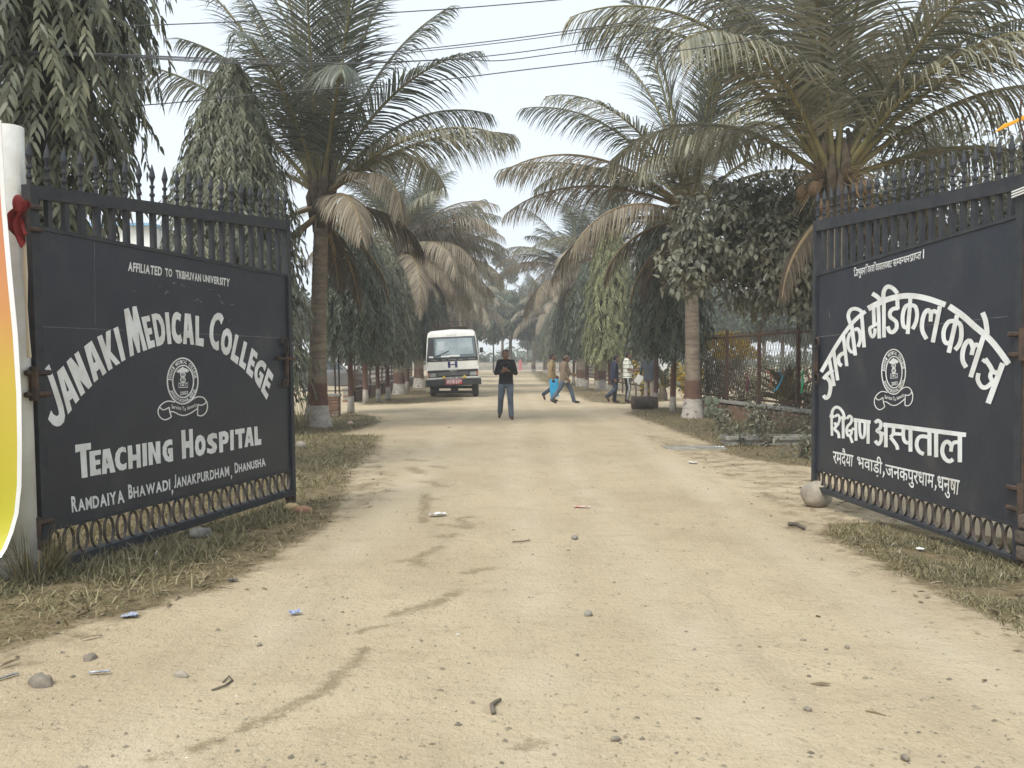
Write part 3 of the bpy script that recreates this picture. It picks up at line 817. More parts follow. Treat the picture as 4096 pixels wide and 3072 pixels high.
b.tube([FL.P(uc - .16, vc + .07, .03), FL.P(uc + .16, vc + .07, .03)], .016, 6)
b.box(FL.P(uc + .02, vc + .02, .028), (.05, .02, .22), Matrix.Rotation(math.atan2(FL.U.y, FL.U.x), 3, 'Z'))
b.build('latch', M['rust_dark'], gl, fix=True)
b = MB()
ur, vr = FR.uv(1763 * D, 778 * D)
b.box(FR.P(ur - .05, vr, .03), (.03, .03, .22), Matrix.Rotation(math.atan2(FR.U.y, FR.U.x), 3, 'Z'))
for dv in (-.17, .17):
    pts = [FR.P(ur - .06 + .045 * math.cos(a * .4), vr + dv + .045 * math.sin(a * .4), .03) for a in range(14)]
    b.tube(pts, .008, 6)
b.build('latch', M['rust_dark'], gr, fix=True)
b = MB(); wc = FL.P(3.33, .075, -.01); ax = FL.n
def wheel_ring(b, c, axis, r, h, n=20):
    axis = Vector(axis).normalized(); u = Vector((0, 0, 1)); w = axis.cross(u)
    prof = [(r * .35, -h / 2), (r, -h / 2), (r * .86, 0), (r, h / 2), (r * .35, h / 2)]
    vs = []; fs = []
    for k in range(n):
        a = 2 * math.pi * k / n
        for rr, hh in prof: vs.append(Vector(c) + (u * math.cos(a) + w * math.sin(a)) * rr + axis * hh)
    m = len(prof)
    for k in range(n):
        for q in range(m):
            fs.append((k * m + q, k * m + (q + 1) % m, ((k + 1) % n) * m + (q + 1) % m, ((k + 1) % n) * m + q))
    b.add(vs, fs)
wheel_ring(b, wc, ax, .075, .045); b.tube([wc - ax * .05, wc + ax * .05], .014, 8)
b.build('wheel', M['rust_dark'], gl, fix=True)
# ------------------------------------------------------------ vegetation materials
M['rachis'] = mat('frond_stalk', (.20, .17, .075), (.13, .12, .055), 4, .6)
M['rachis_dry'] = mat('frond_stalk_dry', (.26, .19, .10), (.17, .125, .07), 4, .7)
M['fr_green'] = leafmat('frond_green', [(.045, .060, .040), (.092, .108, .072), (.19, .195, .14)], .36, .25, .5)
M['fr_olive'] = leafmat('frond_olive', [(.10, .104, .068), (.215, .207, .145), (.36, .335, .24)], .45, .25, .35)
M['fr_brown'] = leafmat('frond_brown', [(.15, .122, .085), (.255, .212, .152), (.37, .315, .23)], .6, .2, .2)
M['fr_dead'] = leafmat('frond_dead', [(.06, .045, .032), (.10, .077, .052), (.14, .11, .075)], .7, .12, .2)
M['ash_dark'] = leafmat('mast_leaf_dark', [(.032, .048, .028), (.072, .092, .054), (.155, .17, .11)], .42, .2, .4, True)
M['ash_dusty'] = leafmat('mast_leaf_dusty', [(.040, .052, .030), (.112, .122, .070), (.25, .248, .16)], .45, .22, .35, True)
M['ash_light'] = leafmat('mast_leaf_light', [(.085, .10, .042), (.19, .205, .085), (.34, .335, .17)], .5, .28, .3, True)
M['broad'] = leafmat('broad_leaf_dusty', [(.055, .062, .044), (.17, .172, .122), (.34, .33, .25)], .5, .2, .3, True)
M['far_leaf'] = leafmat('far_leaf', [(.035, .052, .030), (.065, .088, .050), (.11, .13, .075)], .6, .2, .2, True)
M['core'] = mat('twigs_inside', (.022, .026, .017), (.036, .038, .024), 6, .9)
M['yellow_leaf'] = leafmat('yellow_blossom', [(.48, .32, .03), (.62, .42, .05), (.30, .22, .05)], .6, .25, .2)
M['red_leaf'] = leafmat('reddish_leaf', [(.22, .085, .075), (.30, .14, .12), (.12, .10, .06)], .6, .25, .2)
M['weed'] = leafmat('weed_leaf', [(.06, .072, .042), (.14, .145, .09), (.26, .25, .18)], .6, .2, .2)
M['bark'] = mat('grey_bark', (.17, .145, .115), (.10, .085, .065), 7, .9, .01, 26, .15)

def painted_trunk(name, white_top, red_top, palm=True):
    """bark with a white-washed foot and a red-brown band over it; heights are real heights on the trunk"""
    m = bpy.data.materials.new(name); m.use_nodes = True
    N, L = m.node_tree.nodes, m.node_tree.links
    b = N['Principled BSDF']; b.inputs['Roughness'].default_value = .9; b.inputs['Specular IOR Level'].default_value = .15
    tc = N.new('ShaderNodeTexCoord'); sp = N.new('ShaderNodeSeparateXYZ'); L.new(tc.outputs['Object'], sp.inputs[0])
    def nz(sc, det=5, st=(1, 1, 1)):
        mp = N.new('ShaderNodeMapping'); mp.inputs['Scale'].default_value = st; L.new(tc.outputs['Object'], mp.inputs[0])
        n = N.new('ShaderNodeTexNoise'); n.inputs['Scale'].default_value = sc; n.inputs['Detail'].default_value = det; n.inputs['Roughness'].default_value = .65; L.new(mp.outputs[0], n.inputs['Vector'])
        return n.outputs[0]
    def ma(op, a, c):
        x = N.new('ShaderNodeMath'); x.operation = op
        for i, v in ((0, a), (1, c)):
            if hasattr(v, 'links'): L.new(v, x.inputs[i])
            else: x.inputs[i].default_value = v
        return x.outputs[0]
    def mr(s, a, c, lo=0., hi=1.):
        r = N.new('ShaderNodeMapRange'); r.interpolation_type = 'SMOOTHSTEP'
        for i, v in ((1, a), (2, c), (3, lo), (4, hi)): r.inputs[i].default_value = v
        L.new(s, r.inputs[0]); return r.outputs[0]
    def mx(f, a, c):
        x = N.new('ShaderNodeMixRGB')
        for i, v in ((0, f), (1, a), (2, c)):
            if hasattr(v, 'links'): L.new(v, x.inputs[i])
            else: x.inputs[i].default_value = v
        return x.outputs[0]
    if palm:
        bark = mx(mr(nz(3.5, 6, (1, 1, 2.2)), .35, .65), (.27, .22, .165, 1), (.18, .145, .11, 1))
        bark = mx(mr(nz(2.2, 6, (1, 1, 9)), .52, .68, 0, .8), bark, (.11, .085, .065, 1))
    else:
        bark = mx(mr(nz(9, 5, (1, 1, .4)), .4, .65), (.085, .068, .055, 1), (.15, .125, .10, 1))
    red = mx(mr(nz(5, 5), .4, .65), (.15, .082, .060, 1), (.115, .070, .054, 1))
    white = mx(mr(nz(4, 5, (1, 1, 2)), .4, .7), (.46, .42, .37, 1), (.34, .305, .265, 1))
    white = mx(mr(nz(7, 7, (1, 1, 1.5)), .57, .64), white, (.15, .12, .10, 1))
    edge = ma('MULTIPLY', ma('SUBTRACT', nz(9, 4), .5), .12)
    z = ma('ADD', sp.outputs[2], edge)
    c = mx(mr(z, red_top - .05, red_top + .05), red, bark)
    c = mx(mr(z, white_top - .012, white_top + .012), white, c)
    L.new(c, b.inputs['Base Color'])
    bp = N.new('ShaderNodeBump'); bp.inputs['Distance'].default_value = .02
    L.new(nz(14, 6, (1, 1, 2.5)), bp.inputs['Height']); L.new(bp.outputs[0], b.inputs['Normal'])
    return m
M['palm_trunk'] = painted_trunk('palm_trunk_painted', .47, .95)
M['palm_trunk_plain'] = painted_trunk('palm_trunk_plain', -1, -.5)
M['mast_trunk'] = painted_trunk('mast_trunk_painted', .46, 1.35, False)

# ------------------------------------------------------------ leaf builders
def norm(a): return a / (np.linalg.norm(a, axis=-1, keepdims=True) + 1e-9)
def strips(base, dirs, wid, length, width, rows=(0, .3, .65, 1), prof=(.3, 1, .8, .06), sag=0.0, fold=None):
    """many leaf blades: base (n,3), dirs (n,3), wid (n,3) across; sag bends them to the ground"""
    n = len(base); k = len(rows); r = np.asarray(rows); pf = np.asarray(prof)
    length = np.broadcast_to(np.asarray(length, float), (n,)); width = np.broadcast_to(np.asarray(width, float), (n,))
    sag = np.broadcast_to(np.asarray(sag, float), (n,))
    V = np.zeros((n, k, 2, 3)); p = base.copy(); d = dirs.copy(); prev = 0
    down = np.array([0, 0, -1.0])
    for i in range(k):
        step = (r[i] - prev) * length; prev = r[i]
        p = p + d * step[:, None]
        d = norm(d + down * (sag * (r[1] if i == 0 else (r[i] - r[i - 1])))[:, None])
        w = wid * (width * pf[i] / 2)[:, None]
        V[:, i, 0] = p - w; V[:, i, 1] = p + w
    idx = np.arange(n * k * 2).reshape(n, k, 2)
    Q = np.stack([idx[:, :-1, 0], idx[:, :-1, 1], idx[:, 1:, 1], idx[:, 1:, 0]], -1).reshape(-1, 4)
    return V.reshape(-1, 3), Q
def cat_geo(parts):
    V = []; Q = []; n = 0
    for v, q in parts:
        V.append(v); Q.append(q + n); n += len(v)
    return np.concatenate(V), np.concatenate(Q)
def np_tube(pts, rad, n=6):
    b = MB(); b.tube(pts, rad, n, caps=False)
    return np.array(b.v), np.array(b.f)

# ------------------------------------------------------------ coconut palms
def frond(seed, L=5.0, el=50, droop=70, tone='fr_green', nl=92, leaf=.95, hang=1.0, twist=0.0, pet=.16, dense=1.0):
    """one feather frond growing along +X from the origin; el = start elevation, droop = how far the tip bends down (deg)"""
    g = np.random.default_rng(seed)
    m = 26; s = np.linspace(0, 1, m)
    ang = np.radians(el - droop * s ** 1.6)
    side = np.cumsum(np.radians(twist) * np.ones(m) / m)
    dx = np.cos(ang) * np.cos(side); dy = np.cos(ang) * np.sin(side); dz = np.sin(ang)
    step = L / (m - 1)
    P = np.zeros((m, 3)); P[1:, 0] = np.cumsum(dx[:-1]) * step; P[1:, 1] = np.cumsum(dy[:-1]) * step; P[1:, 2] = np.cumsum(dz[:-1]) * step
    T = np.stack([dx, dy, dz], -1)
    rad = .045 * (1 - s) ** .8 + .006
    rad[:4] = np.array([.085, .065, .055, .05])
    tv, tq = np_tube([Vector(p) for p in P], list(rad), 6)
    parts = []
    for sg in (-1, 1):
        t = np.sort(np.clip(pet + (1 - pet) * (np.arange(nl) + g.uniform(-.4, .4, nl)) / nl, pet, .995))
        keep = g.random(nl) < dense
        t = t[keep]; n = len(t)
        fi = t * (m - 1); i0 = np.minimum(fi.astype(int), m - 2); fr = (fi - i0)[:, None]
        p = P[i0] * (1 - fr) + P[i0 + 1] * fr
        tt = norm(T[i0] * (1 - fr) + T[i0 + 1] * fr)
        sv = norm(np.cross(tt, np.array([0, 0, 1.0]) + 1e-3))
        up = np.cross(sv, tt)
        a = np.radians((54 if el > 79 else 62) - (18 if el > 79 else 26) * t + g.normal(0, 2.5, n))[:, None]
        v0 = np.radians(18 - 25 * t + g.normal(0, 4, n))[:, None]
        d = norm(tt * np.cos(a) + sg * sv * np.sin(a) * np.cos(v0) + up * np.sin(a) * np.sin(v0))
        u = (t - pet) / (1 - pet)
        ln = leaf * (np.interp(u, [0, .12, .4, .75, 1], [.55, .88, 1.0, .78, .28])) * g.uniform(.85, 1.1, n)
        w = norm(tt - d * np.sum(tt * d, -1, keepdims=True) + g.normal(0, .12, (n, 3)))
        sg_ = hang * (1.0 + .8 * u) * g.uniform(.8, 1.25, n)
        parts.append(strips(p, d, w, ln, .031 + .010 * g.random(n), (0, .12, .38, .68, 1), (.5, 1, .95, .65, .05), sg_))
    lv, lq = cat_geo(parts)
    V, Qd = cat_geo([(tv, tq), (lv, lq)])
    mi = np.concatenate([np.zeros(len(tq)), np.ones(len(lq))])
    return np_mesh('frond', V, Qd, [M['rachis' if tone in ('fr_green', 'fr_olive') else 'rachis_dry'], M[tone]], mi)
def palm_trunk_mesh(h, r0, r1, lean=(0, 0), flare=1.3, m='palm_trunk', seed=0):
    b = MB(); n = 22; zs = []; z = -.05
    while z < h: zs.append(z); z += .045 if z < .3 else .075
    vs = []; g = random.Random(seed)
    for i, z in enumerate(zs):
        t = max(0, z) / h
        r = r1 + (r0 - r1) * (1 - t) ** 1.1
        r *= 1 + (flare - 1) * math.exp(-max(z, 0) / .38)
        r *= (1.028 if i % 2 else .985) + g.uniform(-.008, .008)
        cx, cy = lean[0] * t ** 1.4, lean[1] * t ** 1.4
        for k in range(n):
            a = 2 * math.pi * k / n
            q = r * (1 + .05 * noise.noise(Vector((math.cos(a) * 1.3, math.sin(a) * 1.3, z * .8 + seed))))
            vs.append((cx + q * math.cos(a), cy + q * math.sin(a), z))
    fs = [(i * n + k, i * n + (k + 1) % n, (i + 1) * n + (k + 1) % n, (i + 1) * n + k) for i in range(len(zs) - 1) for k in range(n)]
    fs.append(tuple((len(zs) - 1) * n + k for k in range(n)))
    b.add(vs, fs)
    return b.mesh('trunk', M[m], True)
def palm(label, loc, h, r0, r1, fronds, lean=(0, 0), rz=0.0, coconuts=0, trunk='palm_trunk', group='coconut palms along the drive', seed=0, flare=1.3, skirt=6, ladders=0, lf=1.32):
    root = thing('coconut_palm', label, 'palm tree', loc, rz, group)
    link('trunk', palm_trunk_mesh(h, r0, r1, lean, flare, trunk, seed), root)
    g = random.Random(seed)
    c = Vector((lean[0], lean[1], h))
    # fibrous leaf bases round the crown shaft
    b = MB()
    for k in range(14):
        a = 2.4 * k; z = -.5 + .06 * k; rr = r1 * 1.05
        p0 = c + Vector((math.cos(a) * rr, math.sin(a) * rr, z - .1)); p1 = c + Vector((math.cos(a) * (rr + .10), math.sin(a) * (rr + .10), z + .45)); p2 = c + Vector((math.cos(a) * (rr + .02), math.sin(a) * (rr + .02), z + .8))
        b.tube([p0, p1, p2], [.10, .085, .03], 6, flat=.5)
    b.ball(c + Vector((0, 0, .1)), (r1 * 1.15, r1 * 1.15, .65))
    b.build('crown_shaft', M['rust_fibre'], root, True)
    for i, (az, el, L, dr, tone, hang, tw) in enumerate(fronds):
        me = frond(seed * 100 + i, L, el, dr, tone, hang=hang, twist=tw, leaf=(lf if L > 4 else lf * .72), dense=.95)
        o = link('frond', me, root); o.location = c + Vector((math.cos(R(az)) * r1 * .5, math.sin(R(az)) * r1 * .5, .25 if el > 20 else .0))
        o.rotation_euler = (R(g.uniform(-14, 14)), 0, R(az))
    for k in range(skirt):
        a = g.uniform(0, 360)
        me = frond(seed * 100 + 70 + k, g.uniform(1.6, 2.4), -35, 50, 'fr_dead', 45, .55, 1.6, dense=.8)
        o = link('frond', me, root); o.location = c + Vector((math.cos(R(a)) * r1 * .8, math.sin(R(a)) * r1 * .8, -.25)); o.rotation_euler = (0, 0, R(a))
    if coconuts:
        for k in range(coconuts):
            a = g.uniform(0, 6.28); rr = r1 + g.uniform(.12, .42)
            b = MB(); b.ball((0, 0, 0), (.10, .10, .125), 12, 8, Euler_((g.uniform(-.6, .6), g.uniform(-.6, .6), 0)))
            o = b.build('coconut', M['coconut'], root, True); o.location = c + Vector((math.cos(a) * rr, math.sin(a) * rr, g.uniform(-.35, .12)))
        for k in range(3):
            a = R((200, 300, 20)[k]); b = MB()
            p0 = c + Vector((math.cos(a) * r1, math.sin(a) * r1, .2))
            for q in range(26):
                aa = a + g.uniform(-.7, .7); l = g.uniform(.3, .75)
                p2 = p0 + Vector((math.cos(aa) * l, math.sin(aa) * l, g.uniform(-.55, .25)))
                b.tube([p0, (p0 + p2) / 2 + Vector((0, 0, .12)), p2], [.012, .008, .004], 4)
            b.build('flower_stalk', M['rachis_dry'], root)
    return root
from mathutils import Euler
def Euler_(e): return Euler(e).to_matrix()
M['rust_fibre'] = mat('palm_fibre', (.135, .105, .072), (.08, .062, .045), 9, .95, .02, 30)
M['coconut'] = mat('coconut_husk', (.20, .125, .065), (.13, .085, .05), 6, .6)

# the near left palm (azimuth: 0 = right, 90 = away, 180 = left, 270 = to the viewer)
PL_ = gD(685, 922)
palm('large coconut palm with a thick trunk beside the Latin-lettered gate', PL_, 4.75, .20, .15, [
    (175, 74, 5.6, 38, 'fr_green', .6, 0), (160, 80, 5.8, 30, 'fr_green', .6, 0), (290, 80, 5.4, 40, 'fr_green', .6, 0), (40, 88, 5.8, 20, 'fr_green', .4, 0), (200, 85, 6.0, 18, 'fr_green', .4, 0), (320, 82, 5.8, 24, 'fr_green', .5, 0), (10, 80, 5.8, 26, 'fr_green', .5, 0), (180, 78, 5.8, 30, 'fr_green', .5, 0), (270, 83, 5.6, 22, 'fr_green', .5, 0), (120, 78, 5.4, 35, 'fr_green', .6, 0), 
    (172, 66, 5.3, 52, 'fr_green', .7, 0), (150, 60, 5.2, 55, 'fr_green', .8, 0), (12, 72, 5.0, 42, 'fr_green', .7, 0), (335, 66, 4.8, 72, 'fr_green', .9, 0), (20, 52, 4.6, 66, 'fr_green', 1.0, 0),
    (184, 52, 5.3, 52, 'fr_green', 1.0, 4), (283, 68, 4.6, 120, 'fr_green', 1.2, 0), (262, 72, 4.6, 95, 'fr_green', 1.1, 0),
    (2, 34, 4.4, 46, 'fr_olive', 1.2, 0), (338, 38, 4.7, 75, 'fr_olive', 1.3, 0), (325, 25, 2.9, 118, 'fr_brown', 1.4, 0),
    (300, 12, 2.7, 95, 'fr_brown', 1.4, 0), (60, 40, 4.8, 80, 'fr_olive', 1.1, 0), (100, 45, 4.8, 85, 'fr_green', 1.1, 0), (140, 30, 4.6, 80, 'fr_olive', 1.1, 0),
    (20, 5, 2.6, 80, 'fr_dead', 1.4, 0), (195, -20, 2.4, 60, 'fr_dead', 1.4, 0)], lean=(.12, 0), seed=1, skirt=7, flare=1.75)
# the right palm over the path
PR_ = gD(1497, 902)
palm('tall coconut palm with a white-washed foot beside the mesh fence', PR_, 5.0, .20, .145, [
    (60, 88, 5.9, 16, 'fr_green', .4, 0), (190, 85, 6.0, 18, 'fr_green', .4, 0), (175, 82, 5.9, 20, 'fr_green', .4, 0), (270, 84, 5.8, 20, 'fr_green', .4, 0), (0, 84, 5.8, 20, 'fr_green', .4, 0), (330, 82, 5.2, 25, 'fr_green', .6, 0), (140, 74, 5.2, 35, 'fr_green', .6, 0), (25, 70, 5.2, 40, 'fr_green', .7, 0),
    (176, 56, 5.2, 66, 'fr_green', .9, 0), (205, 60, 5.0, 80, 'fr_olive', 1.0, 0), (178, 30, 5.0, 50, 'fr_olive', 1.2, 0), (190, 34, 5.2, 72, 'fr_brown', 1.3, 0), (170, 22, 4.9, 62, 'fr_brown', 1.3, 0),
    (235, 55, 3.2, 130, 'fr_olive', 1.3, 0), (262, 62, 3.6, 125, 'fr_olive', 1.3, 0), (300, 58, 4.6, 90, 'fr_olive', 1.1, 0), (345, 45, 4.8, 80, 'fr_olive', 1.1, 0), (10, 35, 4.6, 80, 'fr_olive', 1.1, 0),
    (150, 38, 4.8, 75, 'fr_olive', 1.1, 0), (110, 40, 4.8, 80, 'fr_green', 1.1, 0), (70, 40, 4.8, 80, 'fr_olive', 1.1, 0), (215, 14, 4.0, 85, 'fr_brown', 1.4, 0), (158, 8, 4.2, 80, 'fr_brown', 1.4, 0), (185, -12, 2.8, 70, 'fr_dead', 1.5, 0)],
    lean=(-.10, 0), seed=2, skirt=5, flare=1.55)
# the big palm with coconuts behind the right gate leaf
PB_ = at(1800 * D, 830 * D, 16.0); PB_.z = 0
palm('low coconut palm bearing coconuts behind the Devanagari-lettered gate', PB_, 4.05, .20, .16, [
    (120, 86, 5.2, 30, 'fr_green', .6, 0), (60, 82, 5.2, 30, 'fr_green', .6, 0), (205, 80, 5.0, 40, 'fr_olive', .8, 0), (245, 76, 4.6, 62, 'fr_olive', .9, 0), (280, 78, 4.8, 55, 'fr_olive', .9, 0), (330, 72, 5.0, 50, 'fr_olive', .9, 0),
    (0, 64, 5.2, 50, 'fr_green', .9, 0), (20, 58, 5.2, 60, 'fr_green', .9, 0), (182, 62, 5.4, 88, 'fr_olive', 1.2, 0), (160, 60, 5.2, 70, 'fr_green', 1.0, 0), (345, 50, 5.2, 70, 'fr_olive', 1.1, 0), (358, 40, 5.0, 70, 'fr_olive', 1.2, 0),
    (8, 22, 4.6, 62, 'fr_olive', 1.2, 0), (312, 52, 4.6, 95, 'fr_olive', 1.2, 0), (222, 55, 4.6, 100, 'fr_olive', 1.2, 0), (100, 45, 4.8, 80, 'fr_olive', 1.1, 0), (140, 40, 4.8, 80, 'fr_olive', 1.1, 0), (50, 40, 4.8, 80, 'fr_olive', 1.1, 0),
    (175, 74, 5.2, 75, 'fr_olive', 1.0, 0), (150, 76, 5.2, 60, 'fr_olive', .9, 0), (40, 66, 5.2, 60, 'fr_olive', 1.0, 0), (300, 66, 5.0, 75, 'fr_olive', 1.0, 0), (30, 8, 3.8, 80, 'fr_olive', 1.3, 0)], seed=3, lf=1.5, coconuts=9, skirt=2, flare=1.1, trunk='palm_trunk_plain')
# the palms further down the drive: three built, the rest copied
def rest_fronds(g, n, brown=.35, L=5.0):
    out = []
    for i in range(n):
        az = (i * 137.5 + g.uniform(-15, 15)) % 360; u = i / n
        el = 86 - 90 * u + g.uniform(-6, 6)
        tone = 'fr_green' if u < .4 else ('fr_olive' if u < 1 - brown else 'fr_brown')
        out.append((az, el, L * g.uniform(.85, 1.05), 25 + 70 * min(1, u * 1.5), tone, .6 + .8 * u, 0))
    return out
g = random.Random(5)
def palm_at(x, y, **k):
    p = gD(x, y); return p
pal_a = palm('brown coconut palm behind the bus on the left row', gD(862, 852), 6.0, .24, .17, rest_fronds(g, 24, .35) + [(350, 30, 4.9, 70, 'fr_brown', 1.4, 0), (335, 38, 5.0, 85, 'fr_brown', 1.4, 0), (8, 45, 5, 70, 'fr_olive', 1.1, 0), (5, 15, 4.5, 80, 'fr_brown', 1.4, 0), (345, 5, 4.4, 70, 'fr_brown', 1.4, 0), (325, 20, 4.6, 85, 'fr_brown', 1.4, 0), (355, 50, 5.0, 75, 'fr_brown', 1.2, 0), (310, -5, 4.0, 60, 'fr_brown', 1.4, 0), (18, 25, 4.8, 60, 'fr_olive', 1.3, 0)], seed=5)
pal_b = palm('leaning coconut palm behind the man in the tan jacket', gD(1255, 834), 6.2, .24, .17, rest_fronds(g, 24, .4) + [(185, 35, 4.9, 75, 'fr_brown', 1.4, 0), (195, 25, 4.8, 70, 'fr_brown', 1.4, 0), (175, 45, 5, 75, 'fr_olive', 1.1, 0)], seed=6, lean=(-.3, 0))
FAR_PALMS = [(pal_a, 905, 838, 1.1, 40, 'coconut palm right behind the bus roof rack'), (pal_b, 1299, 840, 1.0, 200, 'coconut palm between two mast trees on the right row'),
             (pal_a, 940, 826, 1.12, 130, 'distant coconut palm beyond the bus with fronds over the road'), (pal_b, 1213, 814, .98, 75, 'distant coconut palm whose bare trunk shows left of the man with the bag'), (pal_a, 975, 816, 1.0, 250, 'far left-row coconut palm fading in the haze'), (pal_a, 1012, 811, 1.1, 320, 'far left-row coconut palm whose fronds meet over the drive'), (pal_b, 1152, 806, 1.1, 130, 'far right-row coconut palm whose fronds meet over the drive'), (pal_b, 1178, 808, 1.05, 300, 'far right-row coconut palm fading in the haze')]
for src, x, y, s, rz, lab in FAR_PALMS:
    c = copy_tree(src); c.location = gD(x, y); c.rotation_euler.z = R(rz); c.scale = (s * (.8 if x == 1416.7 else 1), s * (.8 if x == 1416.7 else 1), s); c['label'] = lab

# ------------------------------------------------------------ mast trees (long wavy drooping leaves)
def mast_crown(seed, z0, z1, R0, prof, nb, leaf_len=.175, leaf_w=.042, tone='ash_dark', nleaf=14, blen=.62):
    g = np.random.default_rng(seed)
    Vs = []
    zs = z0 + (z1 - z0) * (np.arange(nb) + g.random(nb)) / nb
    az = np.arange(nb) * 2.39996 + g.uniform(-.4, .4, nb)
    rr = np.interp((zs - z0) / (z1 - z0), *prof) * R0 * g.uniform(.70, 1.12, nb)
    out = np.stack([np.cos(az), np.sin(az), np.zeros(nb)], -1)
    tang = np.stack([-np.sin(az), np.cos(az), np.zeros(nb)], -1)
    m = 8; s = np.linspace(0, 1, m)
    # branchlet: out from the trunk, over, and down
    H = blen * g.uniform(.7, 1.25, nb)
    sway = g.normal(0, .18, nb)
    rad = rr[:, None] * (0.25 + .75 * np.minimum(1, (s[None] * 2.0) ** .7)) + .10 * s[None] * g.normal(1, .6, nb)[:, None]
    zz = zs[:, None] + .12 * np.sin(np.minimum(1, s * 2.5) * math.pi)[None] - H[:, None] * np.maximum(0, s - .25)[None] ** 1.15 * 1.25
    zz = np.maximum(zz, z0 - .55 * g.random(nb)[:, None] - .1)
    P = out[:, None] * rad[..., None] + tang[:, None] * (sway[:, None] * s[None] ** 1.5)[..., None]
    P[..., 2] = zz
    # leaves
    t = (.12 + .88 * (np.arange(nleaf) + .5) / nleaf)[None] + g.uniform(-.02, .02, (nb, nleaf))
    t = np.clip(t, 0, .999); fi = t * (m - 1); i0 = fi.astype(int); fr = (fi - i0)[..., None]
    bi = np.arange(nb)[:, None]
    p = P[bi, i0] * (1 - fr) + P[bi, i0 + 1] * fr
    tt = norm(P[bi, i0 + 1] - P[bi, i0])
    sgn = np.where(np.arange(nleaf) % 2 == 0, 1.0, -1.0)[None, :, None]
    o = np.broadcast_to(out[:, None], p.shape); tg = np.broadcast_to(tang[:, None], p.shape)
    d = norm(tt * .55 + tg * sgn * .85 + o * g.uniform(.0, .65, (nb, nleaf, 1)) + np.array([0, 0, -.25]) + g.normal(0, .10, p.shape))
    w = norm(np.cross(d, o + g.normal(0, .35, p.shape)))
    n = nb * nleaf
    ln = leaf_len * g.uniform(.7, 1.2, n)
    lv, lq = strips(p.reshape(n, 3), d.reshape(n, 3), w.reshape(n, 3), ln, leaf_w * g.uniform(.8, 1.2, n), (0, .22, .6, 1), (.35, 1, .85, .06), 1.4)
    # thin branchlet stems
    k = min(nb, 260); parts = [(lv, lq)]; mi = [np.zeros(len(lq))]
    for i in range(0, nb, max(1, nb // k)):
        v, q = np_tube([Vector(x) for x in P[i][::2]] + [Vector(P[i][-1])], .006, 3)
        parts.append((v, q)); mi.append(np.ones(len(q)))
    V, Q = cat_geo(parts)
    tn = np.zeros(len(V)); tn[:len(lv)] = np.repeat(np.clip(g.beta(1.1, 1.4, nb), 0, 1), nleaf * 8)
    return np_mesh('crown', V, Q, [M[tone], M['bark']], np.concatenate(mi), tone=tn)
def mast_core(z0, z1, R0, prof, seed):  # dark filler standing in for the shade inside the crown
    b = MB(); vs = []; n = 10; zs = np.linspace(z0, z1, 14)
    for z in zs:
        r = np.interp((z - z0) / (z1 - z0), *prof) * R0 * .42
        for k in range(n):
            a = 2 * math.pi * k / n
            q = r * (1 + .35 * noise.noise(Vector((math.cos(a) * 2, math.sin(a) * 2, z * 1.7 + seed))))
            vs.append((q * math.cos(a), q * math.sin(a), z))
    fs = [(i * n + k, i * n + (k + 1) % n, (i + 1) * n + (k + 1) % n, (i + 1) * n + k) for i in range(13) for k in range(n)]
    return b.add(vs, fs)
COLP = ([0, .08, .25, .6, .85, 1], [.75, 1, 1, .85, .5, .12])
CONP = ([0, .1, .3, .6, .85, 1], [.92, 1, .98, .80, .45, .10])
def mast(label, loc, z0, z1, R0, prof, nb, tr=.085, group='mast trees lining the drive', seed=0, **k):
    root = thing('mast_tree', label, 'tree', loc, 0, group)
    b = MB(); g = random.Random(seed); pts = []; rad = []
    for i in range(12):
        z = -.05 + (z1 * .92) * i / 11
        pts.append((.02 * math.sin(z * 2 + seed), .02 * math.cos(z * 1.7 + seed), z)); rad.append(tr * (1.25 if i == 0 else 1) * (1 - .75 * i / 11))
    b.tube(pts, rad, 12); b.build('trunk', M['mast_trunk'], root, True)
    link('crown', mast_crown(seed, z0, z1, R0, prof, nb, **k), root)
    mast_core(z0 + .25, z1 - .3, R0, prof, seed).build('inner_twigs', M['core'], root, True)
    return root
# two near ones behind the left leaf
pa = at(95 * D, 780 * D, 11.0); pa.z = 0
mast('towering mast tree with hanging dusty sprays at the far left', pa, 1.0, 8.6, 1.12, ([0, .15, .27, .40, .58, 1], [.24, .28, .40, .84, 1.04, .8]), 1500, .12, seed=11, tone='ash_dusty', leaf_len=.185, leaf_w=.042, nleaf=16, blen=.62)
pc = at(502 * D, 780 * D, 19.6); pc.z = 0
mast('conical dusty mast tree between the pale house and the big palm', pc,  .9, 7.25, 1.36, CONP, 2000, .12, seed=12, tone='ash_dusty', leaf_len=.17, leaf_w=.040, nleaf=13, blen=.5)
